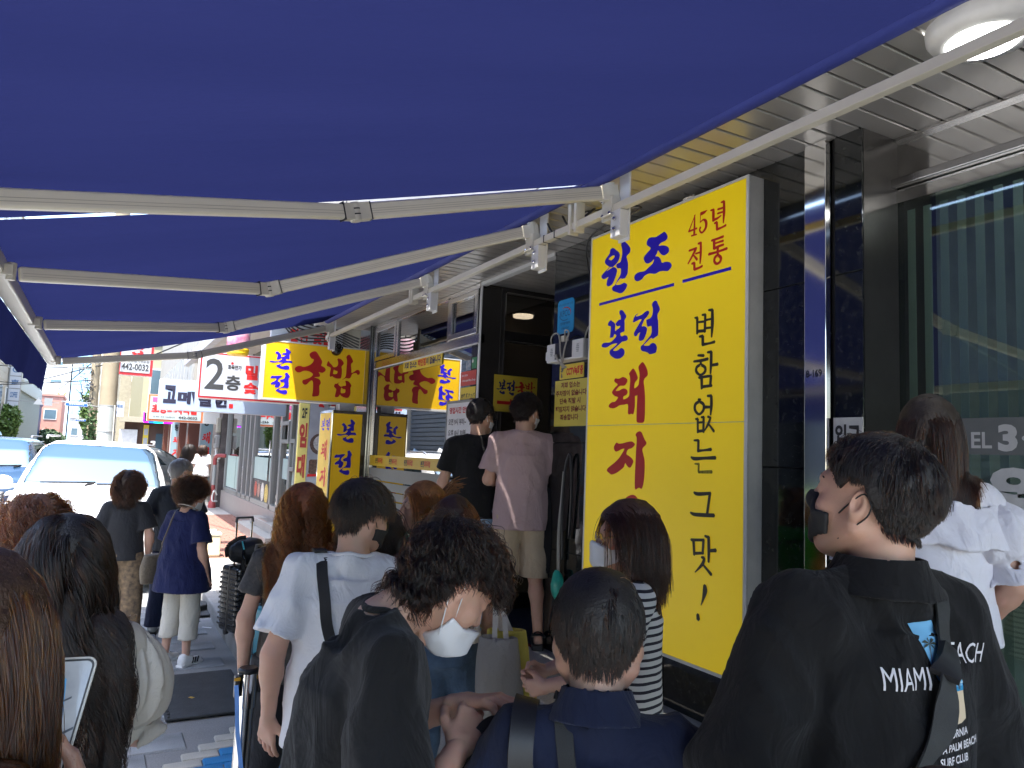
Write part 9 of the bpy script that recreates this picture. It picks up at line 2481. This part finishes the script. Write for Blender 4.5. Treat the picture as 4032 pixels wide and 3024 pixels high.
Q = catmull([(1.06, 7.0, 0.86), (1.05, 6.97, 0.95), (1.13, 6.96, 1.02), (1.2, 6.97, 1.03)], 5, False)
for i in range(len(Q)-1): m.bar(Q[i], Q[i+1], 0.035, 0.006, (0, -1, 0.2))
Q = catmull([(1.17, 6.95, 1.0), (1.19, 6.94, 0.85), (1.2, 6.945, 0.7), (1.27, 6.93, 0.66), (1.36, 6.95, 0.63)], 5, False)
for i in range(len(Q)-1): m.bar(Q[i], Q[i+1], 0.03, 0.005, (0, -1, 0.2))
m.build("strap", webbing, t)
MB().bar((1.165, 6.935, 1.00), (1.185, 6.93, 0.93), 0.016, 0.012).build("turquoise_tag", M("turquoise", (0.01, 0.42, 0.52), 0.4), t)
MB().tube([(1.18, 6.93, 0.93), (1.175, 6.925, 0.88), (1.19, 6.925, 0.85)], 0.007, 6).build("clip", chrome, t)
t = soft_bag("black backpack slumped over the teal suitcase handle", [((1.38, 6.15, 0.58), 0.08, 0.09), ((1.38, 6.15, 0.68), 0.15, 0.13), ((1.37, 6.14, 0.85), 0.14, 0.12), ((1.36, 6.13, 0.98), 0.07, 0.07)], nylon, (1, 0, 0), name="backpack")
m = MB()
Q = catmull([(1.27, 6.02, 0.84), (1.17, 6.0, 0.80), (1.11, 6.0, 0.70), (1.18, 6.0, 0.66), (1.28, 6.02, 0.72)], 5, False)
for i in range(len(Q)-1): m.bar(Q[i], Q[i+1], 0.03, 0.006, (0, -1, 0.1))
m.build("strap", webbing, t)
t = thing("storage_box", "cream plastic storage box with lid standing on the sunlit sidewalk", "box", (1.56, 12.05, 0.165))
MB().box(1.42, 1.70, 11.95, 12.15, 0.165, 0.47).build("body", M("box_cream", (0.62, 0.55, 0.38), 0.5), t, bevel=0.02, seg=3)
MB().box(1.41, 1.71, 11.94, 12.16, 0.472, 0.52).build("lid", M("box_lid", (0.66, 0.62, 0.50), 0.5), t, bevel=0.015)
MB().tube([(1.49, 12.0, 0.52), (1.50, 12.0, 0.56), (1.62, 12.0, 0.56), (1.63, 12.0, 0.52)], 0.012, 8).build("handle", whitep, t)
MB().box(1.43, 1.69, 11.945, 11.952, 0.20, 0.225).build("foot_rim", MATS["box_lid"], t)
# belt stanchion with a blue ribbon
t = thing("stanchion", "chrome belt post with black head and a pale blue ribbon tied to it", "post", (0.592, 3.24, 0))
MB().lathe([(0.16, 0.014), (0.16, 0.03), (0.05, 0.05)], 28, Matrix.Translation((0.592, 3.24, 0))).build("base", blackf, t, smooth='auto')
MB().tube([(0.592, 3.24, 0.03), (0.598, 3.215, 0.80)], 0.034, 24).build("post", chrome, t, smooth='auto')
MB().tube([(0.598, 3.215, 0.80), (0.599, 3.21, 0.935)], 0.040, 24).build("head", chrome, t, smooth='auto')
MB().lathe([(0.038, 0), (0.041, 0.004), (0.041, 0.012), (0.034, 0.018), (0.02, 0.018)], 24, Matrix.Translation((0.599, 3.21, 0.935))).build("cap", blackf, t, smooth='auto')
m = MB(); m.box(0.545, 0.562, 3.17, 3.21, 0.845, 0.93); m.box(0.638, 0.665, 3.20, 3.24, 0.85, 0.925); m.build("belt_slot", blackf, t, bevel=0.004)
m = MB(); m.box(0.540, 0.563, 3.168, 3.172, 0.915, 0.927); m.box(0.64, 0.668, 3.196, 3.20, 0.905, 0.917); m.build("slot_label", M("label_orange", (0.70, 0.36, 0.02), 0.5), t)
m = MB()
Q = catmull([(0.548, 3.165, 0.90), (0.553, 3.15, 0.84), (0.565, 3.16, 0.72), (0.585, 3.16, 0.60), (0.60, 3.15, 0.47), (0.615, 3.14, 0.35)], 5, False)
for i in range(len(Q)-1): m.bar(Q[i], Q[i+1], 0.016, 0.002, (-0.3, -1, 0.1))
tag(m.build("ribbon", M("ribbon_blue", (0.16, 0.36, 0.82), 0.5), None), "pale blue ribbon hanging from the chrome belt post", "ribbon")
# litter
m = MB().box(-0.012, 0.012, -0.02, 0.02, 0.0285, 0.0295, Matrix.Translation((0.72, 5.9, 0)) @ Matrix.Rotation(0.6, 4, 'Z')); tag(m.build("paper_scrap", M("scrap_orange", (0.6, 0.35, 0.05), 0.7), None), "tiny orange paper scrap on the dark rubber mat", "litter")
m = MB().box(-0.008, 0.008, -0.05, 0.05, 0.014, 0.016, Matrix.Translation((1.08, 8.1, 0)) @ Matrix.Rotation(0.9, 4, 'Z')); tag(m.build("paper_strip", whitep, None), "small white paper strip lying by the kerb near the round rubber disc", "litter")
